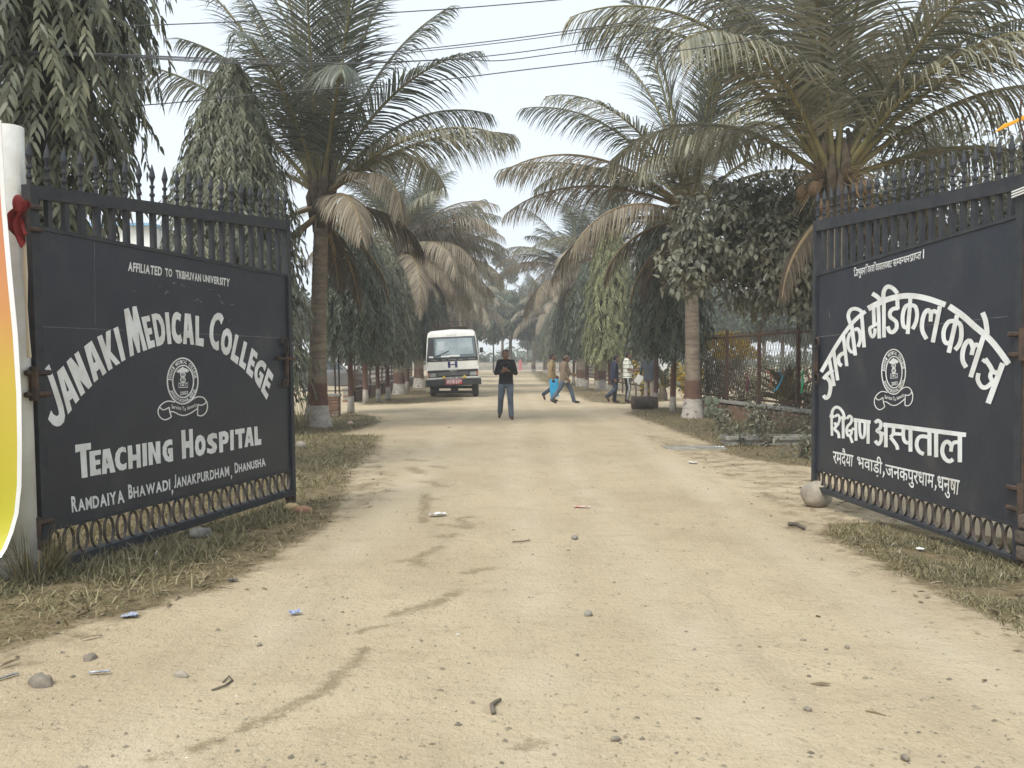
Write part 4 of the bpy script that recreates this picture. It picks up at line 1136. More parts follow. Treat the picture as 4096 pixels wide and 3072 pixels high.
# rows along the drive
m1 = mast('dark mast tree with a painted foot behind the big left palm', gD(757, 893), 1.85, 5.6, .9, COLP, 760, .09, seed=13, tone='ash_dark')
m2 = mast('lighter green mast tree with a white-footed trunk left of the bus', gD(816, 868), 1.6, 5.4, .92, COLP, 760, .085, seed=14, tone='ash_dusty')
m3 = mast('yellow-green mast tree behind the two strolling men on the right', gD(1318, 855), 1.6, 7.4, 1.0, COLP, 950, .09, seed=15, tone='ash_light')
ROW = [(m1, 1416.7, 884, 1.06, 60, 'dark mast tree whose trunk hides the man in grey'), (m1, 1455, 893, 1.0, 150, 'dark mast tree next to the tall right-hand palm'),
       (m1, 790, 872, 1.02, 220, 'dark mast tree standing behind its lighter neighbour left of the bus'), (m2, 837, 864, 1.05, 20, 'mast tree hung low over a whitewashed stem near the bus'), (m1, 880, 848, 1.1, 100, 'dark mast tree hard against the left flank of the bus'), (m1, 909, 838, 1.1, 310, 'dark mast tree behind the bus, left row'),
       (m2, 925, 832, 1.1, 140, 'mast tree half hidden behind the bus roof'), (m1, 945, 824, 1.1, 200, 'mast tree beyond the bus on the left row, dim with haze'), (m1, 968, 815, 1.15, 30, 'last mast tree visible on the left row'),
       (m1, 1267, 843, 1.12, 70, 'dark mast tree behind the man in the cap'), (m1, 1240, 832, 1.12, 160, 'dark mast tree above the man with the blue bag'), (m1, 1222, 824, 1.15, 250, 'mast tree behind the bare palm trunk on the right row'), (m2, 1196, 816, 1.15, 10, 'hazy mast tree where the right row recedes'), (m1, 1176, 809, 1.15, 90, 'last mast tree visible on the right row'), (m1, 1290, 846, 1.15, 190, 'dark mast tree left of the yellow-green one')]
for src, x, y, s, rz, lab in ROW:
    c = copy_tree(src); c.location = gD(x, y); c.rotation_euler.z = R(rz); c.scale = (s * (.8 if x == 1416.7 else 1), s * (.8 if x == 1416.7 else 1), s); c['label'] = lab

# ------------------------------------------------------------ broad-leaved trees
def clump_leaves(seed, centers, rad, per, size, wid, tone_n=1, droop=.6):
    g = np.random.default_rng(seed)
    C = np.repeat(np.asarray(centers), per, 0); n = len(C)
    q = g.normal(0, 1, (n, 3)); q = norm(q) * (g.random((n, 1)) ** .5)
    rad = np.repeat(np.broadcast_to(np.asarray(rad, float), (len(centers),)), per)[:, None]
    p = C + q * rad * np.array([1, 1, .75])
    d = norm(q * .7 + g.normal(0, .5, (n, 3)) + np.array([0, 0, -droop]))
    w = norm(np.cross(d, np.array([0, 0, 1.0]) + g.normal(0, .5, (n, 3))))
    return strips(p, d, w, size * g.uniform(.6, 1.25, n), wid * g.uniform(.7, 1.2, n), (0, .28, .62, 1), (.2, 1, .75, .04), .5)
def limbs(b, base, ends, r0, seed, fork=.45):
    g = random.Random(seed)
    base = Vector(base)
    for e in ends:
        e = Vector(e); k = base.lerp(e, fork) + Vector((g.uniform(-.2, .2), g.uniform(-.2, .2), g.uniform(.1, .4)))
        b.tube([base, k, e], [r0 * .6, r0 * .38, r0 * .10], 7)
def crown_centers(seed, blobs, n):
    """clump centres on the surfaces of a handful of uneven lobes"""
    g = np.random.default_rng(seed); out = []
    tot = sum(b[3] * b[4] for b in blobs)
    for (x, y, z, rx, rz) in blobs:
        k = max(4, int(n * rx * rz / tot))
        q = norm(g.normal(0, 1, (k, 3))) * (g.uniform(.55, 1.05, (k, 1)))
        out.append(np.array([x, y, z]) + q * np.array([rx, rx, rz]))
    return np.concatenate(out)
def broad_tree(name, label, loc, h, r, blobs, ncl, per, size, wid, tone='broad', clr=.38, seed=0, group=None, cat='tree', bark='bark'):
    root = thing(name, label, cat, loc, 0, group)
    b = MB(); b.tube([(0, 0, -.05), (.04, .02, h * .3), (-.03, .05, h * .62), (0, 0, h)], [r * 1.25, r, r * .85, r * .7], 10)
    limbs(b, (0, 0, h * .9), [(x * .9, y * .9, z) for x, y, z, _, _ in blobs], r, seed)
    b.build('trunk', M[bark], root, True)
    v, q = clump_leaves(seed, crown_centers(seed + 1, blobs, ncl), clr, per, size, wid)
    nc = len(v) // (per * 8)
    link('crown', np_mesh('crown', v, q, M[tone], tone=np.repeat(np.random.default_rng(seed + 9).beta(1.4, 1.1, nc), per * 8)), root)
    return root
pt = at(1795 * D, 780 * D, 18.5); pt.z = 0
def rel(x, y, Y, base): p = aD(x, y, Y) - base; return p
bl = []
for x, y, Y, rx, rz in ((1530, 500, 17.2, .62, .62), (1480, 590, 17.2, .36, .5), (1500, 540, 17.2, .4, .5), (1600, 470, 18, .85, .62), (1690, 440, 18.5, .9, .6), (1600, 560, 17.6, .65, .45), (1690, 560, 17.2, .7, .75), (1735, 640, 17.2, .35, .65), (1650, 645, 18.5, .4, .30), (1560, 620, 17.5, .35, .35), (1720, 500, 17.2, .6, .6), (1640, 520, 17.2, .6, .5), (1780, 480, 19, .9, .7), (1860, 540, 19.5, .9, .7), (1960, 480, 19, .9, .8), (2060, 560, 19, .8, .8), (1900, 640, 20, .9, .6), (2160, 500, 19, .8, .8), (1800, 600, 19, .6, .6)):
    p = rel(x, y, Y, pt); bl.append((p.x, p.y, p.z, rx, rz))
broad_tree('broadleaf_tree', 'dusty grey-green tree with pointed leaves over the mesh fence', pt, 2.6, .16, bl, 500, 52, .15, .072, seed=21, clr=.33)
p3 = at(2050 * D, 780 * D, 22.0); p3.z = 0
bl = []
for x, y, Y, rx, rz in ((2000, 330, 22, .9, .8), (2080, 270, 22, .8, .6), (2150, 340, 22, .9, .8), (1960, 420, 22, .8, .7), (1880, 380, 22, .7, .6), (2100, 420, 22, 1.0, .6), (2230, 420, 22, 1.0, .9)):
    p = rel(x, y, Y, p3); bl.append((p.x, p.y, p.z, rx, rz))
broad_tree('broadleaf_tree', 'open dark tree behind the spears of the right-hand gate', p3, 4.2, .15, bl, 120, 34, .15, .07, seed=22, clr=.42)

# far trees fading in the haze
fb = [(0, 0, 6.2, 2.4, 1.8), (1.8, .5, 5.2, 1.6, 1.3), (-1.9, -.3, 5.0, 1.7, 1.3), (.5, -1.4, 5.6, 1.6, 1.4), (.3, .2, 7.6, 1.4, 1.2)]
ft = broad_tree('roadside_tree', 'round-crowned hazy tree with a pale trunk at the end of the drive', aD(1103, 782, 118), 4.0, .21, fb, 300, 26, .42, .24, 'far_leaf', .7, 31, 'trees beyond the end of the drive')
ft.location.z = .2
ft.scale = (1.15, 1.15, 1.05)
fb2 = [(0, 0, 3.5, .7, 1.6), (.3, .2, 6, .6, 1.8), (-.4, 0, 8, .5, 1.6), (.5, .1, 9.5, .45, 1.6), (-.2, .3, 11, .35, 1.4)]
sp = broad_tree('roadside_tree', 'tall feathery treetop rising above the end of the drive', aD(1085, 782, 150), 8.0, .2, [(x * 2.4, y * 2, z * 1.35 + 1, rx * 2, rz) for x, y, z, rx, rz in fb2], 260, 22, .5, .26, 'far_leaf', .7, 32, 'trees beyond the end of the drive')
FT = [(ft, 1168, 160, 1.2, 70, 'hazy round tree right of the far pale trunk'), (ft, 1030, 150, 1.35, 200, 'blue-hazed tree beyond the bus mirror'), (ft, 960, 170, 1.5, 120, 'hazy tree behind the bus'), (sp, 1140, 165, .9, 80, 'slim feathery hazy tree above the right row'),
      (ft, 1240, 150, 1.3, 10, 'hazy tree behind the right row'), (ft, 1500, 75, .85, 33, 'hazy round tree seen over the garden fence'), (ft, 1600, 90, .95, 77, 'hazy tree filling the gap above the yellow shrub'), (ft, 1690, 70, .8, 140, 'hazy tree behind the garden, near the gate edge'), (ft, 1420, 95, 1.0, 260, 'hazy garden tree behind the tall right palm'), (ft, 1800, 80, 1.0, 300, 'hazy tree behind the right gate panel'), (ft, 2000, 75, 1.1, 20, 'hazy tree beyond the right gate spears'), (ft, 700, 120, 1.1, 210, 'hazy tree far behind the left row'), (ft, 560, 110, 1.0, 50, 'hazy tree behind the conical mast tree'), (ft, 820, 130, 1.2, 160, 'hazy tree behind the left palms'), (ft, 620, 85, 1.0, 15, 'hazy tree behind the left row, seen past the big palm trunk'), (ft, 740, 75, .9, 85, 'tree behind the parked cars on the left'), (ft, 860, 90, 1.0, 125, 'tree closing the gap behind the left row'), (ft, 1560, 110, 1.1, 175, 'far tree in the middle of the garden gap'), (ft, 1650, 130, 1.3, 215, 'farthest tree behind the garden'), (ft, 1460, 70, .85, 305, 'tree behind the cycad and the men'), (ft, 1250, 100, 1.1, 65, 'tree closing the gap behind the right row'), (ft, 1740, 100, 1.0, 35, 'far tree touching the edge of the right gate'), (ft, 480, 95, 1.1, 275, 'far tree behind the left gate panel'), (ft, 1330, 120, 1.2, 100, 'hazy tree behind the yellow-green mast tree')]
for src, x, Y, s, rz, lab in FT:
    c = copy_tree(src); p = aD(x, 782, Y); p.z = .2 if Y > 100 else 0; c.location = p; c.rotation_euler.z = R(rz); c.scale = (s, s, s * random.uniform(.9, 1.05)); c['label'] = lab
# the far wood
g = np.random.default_rng(40); n = 900
th = g.uniform(-.75, .75, n); dist = g.uniform(230, 300, n)
C = np.stack([dist * np.sin(th), dist * np.cos(th), np.abs(g.normal(0, 1, n)) * 2.2 + 1.2 + 1.6 * np.sin(th * 17) + .2], -1); C[:, 2] = np.maximum(C[:, 2], .6)
v, q = clump_leaves(41, C, 2.6, 12, 1.6, 1.1)
tag(link('far_wood', np_mesh('far_wood', v, q, M['far_leaf'], tone=np.repeat(g.random(n), 96))), kind='stuff')
# ------------------------------------------------------------ the bus (nose towards -Y in its own frame)
M['bus_white'] = mat('bus_paint', (.80, .78, .72), (.70, .68, .62), 3, .4, .0, 40, .4, third=(.52, .46, .38), tscale=1.3, tlo=.58, thi=.85)
M['navy'] = mat('navy_paint', (.03, .03, .12), None, 1, .5)
M['amber'] = mat('amber_lens', (.45, .13, .03), None, 1, .3)
M['yellow_lamp'] = mat('yellow_lamp', (.75, .48, .03), None, 1, .3)
M['headlamp'] = mat('headlamp_glass', (.36, .37, .36), (.22, .23, .22), 9, .12, spec=.7)
M['plate_red'] = mat('plate_red', (.42, .04, .05), None, 1, .5)
M['paper'] = mat('white_paper', (.75, .75, .72), (.62, .62, .6), 8, .8)
M['windscreen'] = mat('windscreen_glass', (.06, .075, .08), None, 1, .05, spec=.9)
M['interior'] = mat('grey_trim', (.22, .22, .21), (.15, .15, .14), 4, .8)

def bus():
    base = gD(981, 858); base.z = 0
    root = thing('minibus', 'white hospital bus with a blue H parked nose-out under the palms', 'bus', base, R(2.6))
    W, H, Lb = 2.12, 2.62, 7.2
    roll = Matrix.Rotation(R(-2.6), 4, 'Y')            # the body leans on its springs
    ZA = [-.5, .0, .115, .36, .74, 1.1, 1.28, 2.30, 2.62, 3.2]; ZB = [-.2, .34, .46, .78, 1.10, 1.44, 1.57, 2.40, 2.70, 3.28]
    def body(b):
        b.v = [tuple(roll @ Vector((v[0], v[1], float(np.interp(v[2], ZA, ZB))))) for v in b.v]; return b
    z0 = .20
    # shell: cross-section swept along the length, front raked back a little
    def section(y, top, wtop, inset=0):
        w = W / 2 - inset; wt = wtop - inset
        return [(-w * .97, z0), (-w, .75), (-w, 1.25), (-wt, top - .30), (-wt * .965, top - .12), (-wt * .86, top - .03), (0, top + .02), (wt * .86, top - .03), (wt * .965, top - .12), (wt, top - .30), (w, 1.25), (w, .75), (w * .97, z0)]
    def shell_rows():
        rows = []
        for (y, t, wt) in ((0, 0, 0),):
            pass
        return rows
    b = MB()
    secs = [(0.02, 2.50, .955, .03), (.10, 2.58, .97, .01), (.35, H, .985, 0), (2.5, H + .01, .985, 0), (5.0, H, .985, 0), (Lb - .3, H - .02, .985, 0), (Lb, H - .14, .96, .03)]
    def rake(z): return .26 * max(0, (z - 1.18) / 1.4) if z > 1.18 else 0.0
    vs = []; n = 13
    for y, top, wt, ins in secs:
        for (x, z) in section(y, top, wt, ins):
            yy = y + rake(z) * max(0, 1 - y / 2.5)
            vs.append((x, yy, z))
    fs = [(i * n + k, i * n + k + 1, (i + 1) * n + k + 1, (i + 1) * n + k) for i in range(len(secs) - 1) for k in range(n - 1)]
    fs += [tuple(range(n - 1, -1, -1)), tuple((len(secs) - 1) * n + k for k in range(n))]
    fs += [(i * n, (i + 1) * n, (i + 1) * n + n - 1, i * n + n - 1) for i in range(len(secs) - 1)]
    b.add(vs, fs)
    body(b).build('body', M['bus_white'], root, fix=True)
    fy = lambda z, o: .02 + rake(z) - o
    def plate(b, pts, o, th=.02):
        """panel on the front face from (x,z) outline"""
        b.prism(pts, o, o - th, lambda x, z, h: (x, fy(z, h), z))
    def part(nm, pts, o, m, th=.03, parent=None, holes=None):
        b = MB(); plate(b, pts, o, th); return body(b).build(nm, M[m], parent or root, fix=True)
    # windscreen with its black rubber surround
    ws = [(-.96, 1.30), (.96, 1.30), (.90, 2.28), (-.90, 2.28)]
    part('windscreen_frame', [(-1.0, 1.26), (1.0, 1.26), (.935, 2.315), (-.935, 2.315)], .012, 'black', .03)
    gl_ = part('windscreen', ws, .018, 'windscreen', .02)
    # curtain, and the bright windscreen reflection painted as pale cabin panels
    for nm, pts, m in (('curtain', [(-.93, 1.36), (-.74, 1.36), (-.72, 2.24), (-.885, 2.24)], 'black'), ('cabin_panel', [(-.66, 1.44), (.86, 1.44), (.80, 2.22), (-.63, 2.22)], 'cabin'), ('seat_back', [(-.58, 1.66), (-.30, 1.66), (-.30, 2.1), (-.57, 2.1)], 'cabin_lt')):
        part(nm, pts, .0205 if nm != 'seat_back' else .0225, m, .002)
    for k, (x0, x1, z) in enumerate(((-.45, -.1, 1.36), (-.12, .3, 1.375), (-.92, -.76, 1.345))):
        part('paper', [(x0, z - .03), (x1, z - .045), (x1, z + .04), (x0, z + .05)], .0245 + .001 * k, 'paper', .002)
    # black vent band under the glass
    part('vent_band', [(-1.0, 1.10), (1.0, 1.10), (1.0, 1.255), (-1.0, 1.255)], .012, 'black', .03)
    for x0, x1 in ((-.86, -.60), (-.42, -.26), (-.16, .16), (.24, .42), (.62, .9)):
        part('vent', [(x0, 1.15), (x1, 1.15), (x1, 1.205), (x0, 1.205)], .024, 'interior', .02)
    # wiper
    b = MB(); b.tube([(-.74, fy(1.28, .05), 1.28), (-.60, fy(1.40, .05), 1.39), (-.16, fy(1.62, .05), 1.62)], [.014, .012, .009], 6)
    b.tube([(-.52, fy(1.40, .04), 1.42), (-.12, fy(1.66, .04), 1.645)], .012, 6)
    body(b).build('wiper', M['black'], root)
    # bonnet line and the H
    part('bonnet', [(-.99, .74), (.99, .74), (.99, 1.085), (-.99, 1.085)], .014, 'bus_white', .03)
    part('h_sign', [(-.19, .82), (-.09, .82), (-.09, .925), (.09, .925), (.09, .82), (.19, .82), (.19, 1.08), (.09, 1.08), (.09, .97), (-.09, .97), (-.09, 1.08), (-.19, 1.08)], .018, 'navy', .004)
    # black lower mask with grille
    part('front_mask', [(-1.0, .36), (1.0, .36), (1.0, .725), (-1.0, .725)], .018, 'black', .04)
    for k in range(4):
        part('grille_bar', [(-.60, .475 + k * .042), (.60, .475 + k * .042), (.60, .492 + k * .042), (-.60, .492 + k * .042)], .030, 'chrome', .012)
    # maker's badge: a ringed mark and four letters
    class BF:
        pass
    def front_text(txt, x0, x1, z0_, z1_, o, m, nm, bold=.03, gap=.08, deva=None):
        b = MB(); items = []; x = 0
        for ch in txt:
            if ch == ' ': x += .35; continue
            adv, polys = glyph(ch, bold)
            xs = [p[0] for q in polys for p in q]; ys = [p[1] for q in polys for p in q]
            items.append((x, min(xs), max(xs), min(ys), max(ys), polys)); x += max(xs) - min(xs) + gap
        Wt = x - gap
        for i, (xa, a, c, y0, y1, polys) in enumerate(items):
            lo, hi = (y0, y1) if not deva else (-.05, .64)
            for p in polys:
                q = [(x0 + (x1 - x0) * (xa + px - a) / Wt, z0_ + (z1_ - z0_) * (py - lo) / (hi - lo)) for px, py in p]
                b.add([(X, fy(Z, o + .0001 * i), Z) for X, Z in q], [tuple(range(len(q)))])
        return body(b).build(nm, M[m], root)
    front_text('TATA', -.14, .15, .655, .715, .026, 'paper', 'badge_letters')
    b = MB()
    ring = [(.10 * math.cos(2 * math.pi * k / 24), .555 + .055 * math.sin(2 * math.pi * k / 24)) for k in range(24)]
    b.tube([(x, fy(z, .046), z) for x, z in ring + ring[:1]], .008, 6)
    b.box((0, fy(.555, .046), .555), (.02, .01, .07)); b.box((0, fy(.585, .046), .585), (.09, .008, .016)); b.box((-.035, fy(.54, .046), .54), (.016, .008, .05)); b.box((.035, fy(.54, .046), .54), (.016, .008, .05))
    body(b).build('badge_ring', M['chrome'], root)
    # lamps
    for s in (-1, 1):
        part('headlight', [(s * .66, .43), (s * .93, .43), (s * .93, .60), (s * .66, .60)], .034, 'headlamp', .03)
        part('indicator', [(s * .945, .43), (s * 1.0, .43), (s * 1.0, .62), (s * .945, .62)], .030, 'amber', .03)
    part('trim_strip', [(-1.02, .335), (1.02, .335), (1.02, .385), (-1.02, .385)], .035, 'bus_white', .03)
    for x in (-.36, .45):
        b = MB(); b.lathe([(.02, -.05), (.055, -.03), (.06, .0), (.05, .012)], 14, (x, fy(.39, .09), .385), 'Y'); body(b).build('fog_lamp', M['yellow_lamp'], root, fix=True)
    for k in range(3):
        x = -.22 + k * .24; part('air_slot', [(x - .09, .348), (x + .09, .348), (x + .09, .372), (x - .09, .372)], .037, 'black', .004)
    # bumper with plate
    b = MB(); b.bbox((0, fy(.22, .06), .215), (2.2, .16, .20), .035); b.bbox((-1.06, fy(.22, .02) + .1, .215), (.10, .3, .20), .03); b.bbox((1.06, fy(.22, .02) + .1, .215), (.10, .3, .20), .03)
    body(b).build('bumper', M['black'], root, fix=True)
    part('number_plate', [(-.31, .155), (.36, .155), (.36, .315), (-.31, .315)], .145, 'plate_red', .012)
    front_text('अ१क३२७', -.28, .33, .165, .30, .1475, 'paper', 'plate_characters', bold=.02, gap=.06, deva=True)
    # under the bumper
    b = MB(); b.box((0, .55, .19), (1.7, .8, .08)); b.box((0, 1.3, .22), (.3, 2.0, .14)); b.tube([(-.85, .95, .38), (.85, .95, .38)], .06, 10)
    b.build('axle', M['dark'], root)
    # wheels
    for s in (-1, 1):
        for y in (.95, 5.3):
            b = MB(); x = s * .86
            b.lathe([(.22, -.12), (.34, -.12), (.385, -.08), (.39, 0), (.385, .08), (.34, .12), (.22, .12)], 26, (x, y, .39), 'X')
            w = b.build('wheel', M['dark'], root, fix=True)
            b = MB(); b.lathe([(.03, .05), (.14, .06), (.20, .10), (.22, .125), (.23, .125)], 18, (0, 0, 0), 'X'); b.v = [(v[0] * s + x, v[1] + y, v[2] + .39) for v in b.v]
            b.build('rim', M['chrome'], w, fix=True)
    # hanging mud sheet and tow hook seen under the bumper
    # side glazing (both flanks) as separate panes
    for s in (-1, 1):
        for k in range(5):
            y0 = 1.0 + k * 1.12
            b = MB(); xx = lambda z: s * (1.06 + (.985 - 1.06) * (z - 1.25) / (H - .30 - 1.25) + .004)
            b.add([(xx(1.42), y0, 1.42), (xx(1.42), y0 + .98, 1.42), (xx(2.22), y0 + .98, 2.22), (xx(2.22), y0, 2.22)] + [(xx(1.42) - s * .02, y0, 1.42), (xx(1.42) - s * .02, y0 + .98, 1.42), (xx(2.22) - s * .02, y0 + .98, 2.22), (xx(2.22) - s * .02, y0, 2.22)], [(0, 1, 2, 3), (7, 6, 5, 4), (0, 4, 5, 1), (1, 5, 6, 2), (2, 6, 7, 3), (3, 7, 4, 0)])
            body(b).build('side_window', M['glass'], root, fix=True)
    # mirror on a bracket, roof lamps, route board, roof rack
    b = MB(); b.tube([(1.0, .12, 1.45), (1.14, .0, 1.5), (1.16, -.03, 1.66)], .012, 6); b.bbox((1.17, -.05, 1.60), (.13, .06, .25), .02)
    body(b).build('mirror', M['black'], root, fix=True)
    for x in (-.80, .80):
        b = MB(); b.lathe([(.04, 0), (.035, .03), (.008, .07)], 8, (x, .36, 2.50)); body(b).build('roof_lamp', M['amber_dark'], root, fix=True)
    front_text('एमबलनस', -.20, .20, 2.35, 2.40, .020, 'faded', 'route_sign', bold=.0, gap=.02, deva=True)
    b = MB(); zt = H + .03
    for x in (-.66, .66):
        for z in (.10, .20, .30): b.tube([(x, .9, zt + z), (x, 4.6, zt + z)], .014, 5)
        for k in range(6): b.tube([(x, .9 + k * .74, zt - .03), (x, .9 + k * .74, zt + .30)], .016, 5)
    for z in (.10, .20, .30): b.tube([(-.66, .9, zt + z), (.66, .9, zt + z)], .014, 5)
    for k in range(1, 7): b.tube([(-.66 + k * .19, .9, zt - .02), (-.66 + k * .19, .9, zt + .30)], .010, 5)
    for k in range(9): b.tube([(-.66, .9 + k * .46, zt + .10), (.66, .9 + k * .46, zt + .10)], .012, 5)
    body(b).build('roof_rack', M['rust_dark'], root)
    return root
M['cabin'] = mat('cabin_seen_through_glass', (.32, .37, .38), (.20, .24, .25), 1.5, .10, spec=.6)
M['cabin_lt'] = mat('cabin_pale_panel', (.42, .46, .46), None, 1, .15, spec=.6)
M['amber_dark'] = mat('dark_lamp', (.08, .06, .05), None, 1, .4)
M['faded'] = mat('faded_lettering', (.30, .28, .26), None, 1, .7)
bus()

# ------------------------------------------------------------ two parked cars behind the left row
M['car_grey'] = mat('car_paint_grey', (.16, .155, .15), (.13, .125, .12), 3, .3, spec=.6, metal=.3)
M['car_white'] = mat('car_paint_white', (.70, .70, .68), (.60, .6, .58), 3, .35, spec=.5)
def car(label, loc, rz, prof, glassprof, L_, W_, m, wheels, r=.31):
    """prof: side outline (x along the car, z); nose at +x"""
    root = thing('parked_car', label, 'car', loc, rz, 'cars parked behind the left row of trees')
    b = MB(); n = len(prof)
    rows = [(-.5, .86, .06), (-.47, .97, .01), (-.36, 1.0, 0), (.36, 1.0, 0), (.47, .97, .01), (.5, .86, .06)]
    vs = []
    for t, sc, dz in rows:
        for x, z in prof:
            tum = 1 - .24 * max(0, (z - .92)) / .6
            vs.append((x * (1 - .02 * (1 - sc) * 5), t * W_ * tum, max(.2, z - dz if z > .5 else z + dz * .5)))
    fs = [(i * n + k, i * n + (k + 1) % n, (i + 1) * n + (k + 1) % n, (i + 1) * n + k) for i in range(len(rows) - 1) for k in range(n)]
    for i, rev in ((0, 1), (len(rows) - 1, 0)):
        base_ = i * n
        tr = tessellate_polygon([[Vector((x, z, 0)) for x, z in prof]])
        fs += [tuple(base_ + q for q in (t if rev else t[::-1])) for t in tr]
    b.add(vs, fs); b.build('body', m, root, fix=True)
    for s in (-1, 1):
        for gp in glassprof:
            b = MB()
            b.prism(gp, 0, .012, lambda x, z, h: (x, s * (W_ * .5 * (1 - .24 * max(0, z - .92) / .6) + .0 + h - .003), z))
            b.build('window', M['glass'], root, fix=True)
        for x in wheels:
            b = MB(); b.lathe([(.16, -.10), (r * .9, -.10), (r, -.06), (r, .06), (r * .9, .10), (.16, .10)], 22, (x, s * (W_ / 2 - .10), r), 'Y'); w = b.build('wheel', M['dark'], root, fix=True)
            b = MB(); b.lathe([(.02, .05), (.10, .06), (.16, .09), (r * .66, .105), (r * .70, .10)], 16, (0, 0, 0), 'Y'); b.v = [(v[0] + x, v[1] * s + s * (W_ / 2 - .10), v[2] + r) for v in b.v]
            b.build('rim', M['chrome'], w, fix=True)
    for s in (-1, 1):
        b = MB(); b.bbox((L_ / 2 - .10, s * W_ * .36, .68), (.12, .26, .13), .03); b.build('headlight', M['headlamp'], root, fix=True)
        b = MB(); b.bbox((L_ * .20, s * (W_ / 2 + .07), .98), (.10, .16, .12), .03); b.build('mirror', M['black'], root, fix=True)
    b = MB(); b.bbox((L_ / 2 - .02, 0, .42), (.12, W_ * .86, .20), .04); b.build('bumper', M['black'], root, fix=True)
    return root
suv = [(-1.78, .34), (-1.82, .75), (-1.74, 1.02), (-1.55, 1.46), (-1.3, 1.54), (-.1, 1.54), (.22, 1.46), (.72, 1.04), (1.52, .92), (1.78, .78), (1.84, .45), (1.80, .30), (1.48, .28), (1.40, .50), (1.22, .64), (1.0, .64), (.82, .50), (.74, .26), (-.76, .26), (-.84, .50), (-1.02, .64), (-1.24, .64), (-1.42, .50), (-1.50, .28)]
c1 = at(1330, 1540, 48.0); c1.z = 0
car('grey hatchback parked side-on behind the painted trunks', c1, R(8), suv, [[(-1.42, 1.06), (-.62, 1.06), (-.62, 1.44), (-1.28, 1.44)], [(-.54, 1.06), (.52, 1.06), (.16, 1.42), (-.54, 1.44)]], 3.68, 1.62, M['car_grey'], (-1.13, 1.11), .33)
van = [(-2.0, .36), (-2.02, 1.0), (-1.95, 1.75), (-1.75, 1.88), (.6, 1.88), (.95, 1.78), (1.45, 1.15), (1.95, 1.0), (2.05, .7), (2.05, .34), (1.65, .30), (1.55, .52), (1.38, .66), (1.14, .66), (.98, .52), (.88, .28), (-.98, .28), (-1.08, .52), (-1.25, .66), (-1.48, .66), (-1.64, .52), (-1.74, .30)]
c2 = at(1470, 1540, 58.0); c2.z = 0
car('white van parked beyond the grey hatchback', c2, R(185), van, [[(-1.7, 1.2), (-.7, 1.2), (-.7, 1.7), (-1.66, 1.7)], [(-.6, 1.2), (.35, 1.2), (.35, 1.7), (-.6, 1.7)], [(.45, 1.2), (1.25, 1.2), (.85, 1.7), (.45, 1.7)]], 4.1, 1.75, M['car_white'], (-1.37, 1.26), .34)
# ------------------------------------------------------------ people
M['skin'] = mat('brown_skin', (.19, .098, .060), (.155, .08, .048), 6, .55, spec=.35)
M['hair'] = mat('black_hair', (.012, .011, .010), (.022, .02, .018), 30, .5)
M['eye_white'] = mat('eye_white', (.55, .52, .48), None, 1, .3)
M['eye_dark'] = mat('eye_iris', (.015, .01, .008), None, 1, .2)
M['lip'] = mat('lip', (.14, .055, .042), None, 1, .5)
M['fleece'] = mat('black_fleece', (.016, .016, .018), (.026, .026, .028), 18, .95, .004, 60, .1)
M['jeans'] = mat('faded_jeans', (.12, .148, .18), (.075, .095, .125), 5, .9, .002, 90, .1, third=(.24, .26, .27), tscale=3, tlo=.5, thi=.75)
M['jeans_dark'] = mat('dark_jeans', (.03, .04, .058), (.05, .062, .085), 6, .9, .002, 90, .1)
M['jeans_blue'] = mat('blue_jeans', (.11, .135, .175), (.07, .09, .125), 5, .9, .002, 90, .1)
M['tan'] = mat('tan_jacket', (.29, .215, .12), (.21, .155, .09), 7, .9, .004, 40, .1)
M['khaki'] = mat('khaki_jacket', (.215, .165, .115), (.16, .12, .085), 7, .9, .004, 40, .1)
M['navy_cloth'] = mat('navy_jacket', (.022, .026, .048), (.034, .038, .06), 8, .8, .003, 40, .2)
M['grey_cloth'] = mat('slate_jacket', (.06, .068, .078), (.045, .05, .06), 8, .9, .003, 40, .1)
M['khaki_trouser'] = mat('stone_trousers', (.27, .23, .20), (.20, .17, .15), 6, .9, .003, 50, .1)
M['track'] = mat('black_track_trousers', (.014, .014, .016), None, 1, .6)
M['white_cloth'] = mat('white_cloth', (.66, .66, .64), (.55, .55, .53), 6, .9)
M['shoe_brown'] = mat('brown_shoe', (.10, .05, .032), (.06, .035, .025), 9, .6)
M['shoe_dark'] = mat('dark_shoe', (.03, .024, .022), (.05, .038, .032), 9, .7)
M['pink'] = mat('pink_sari', (.55, .13, .17), (.40, .12, .13), 5, .8)
M['cap'] = mat('brown_cap', (.13, .088, .07), (.10, .07, .055), 14, .9)
M['scarf'] = mat('grey_brown_scarf', (.10, .075, .06), (.15, .115, .09), 9, .95)
M['bag_blue'] = mat('blue_plastic_bag', (.025, .30, .52), (.03, .24, .44), 6, .45)
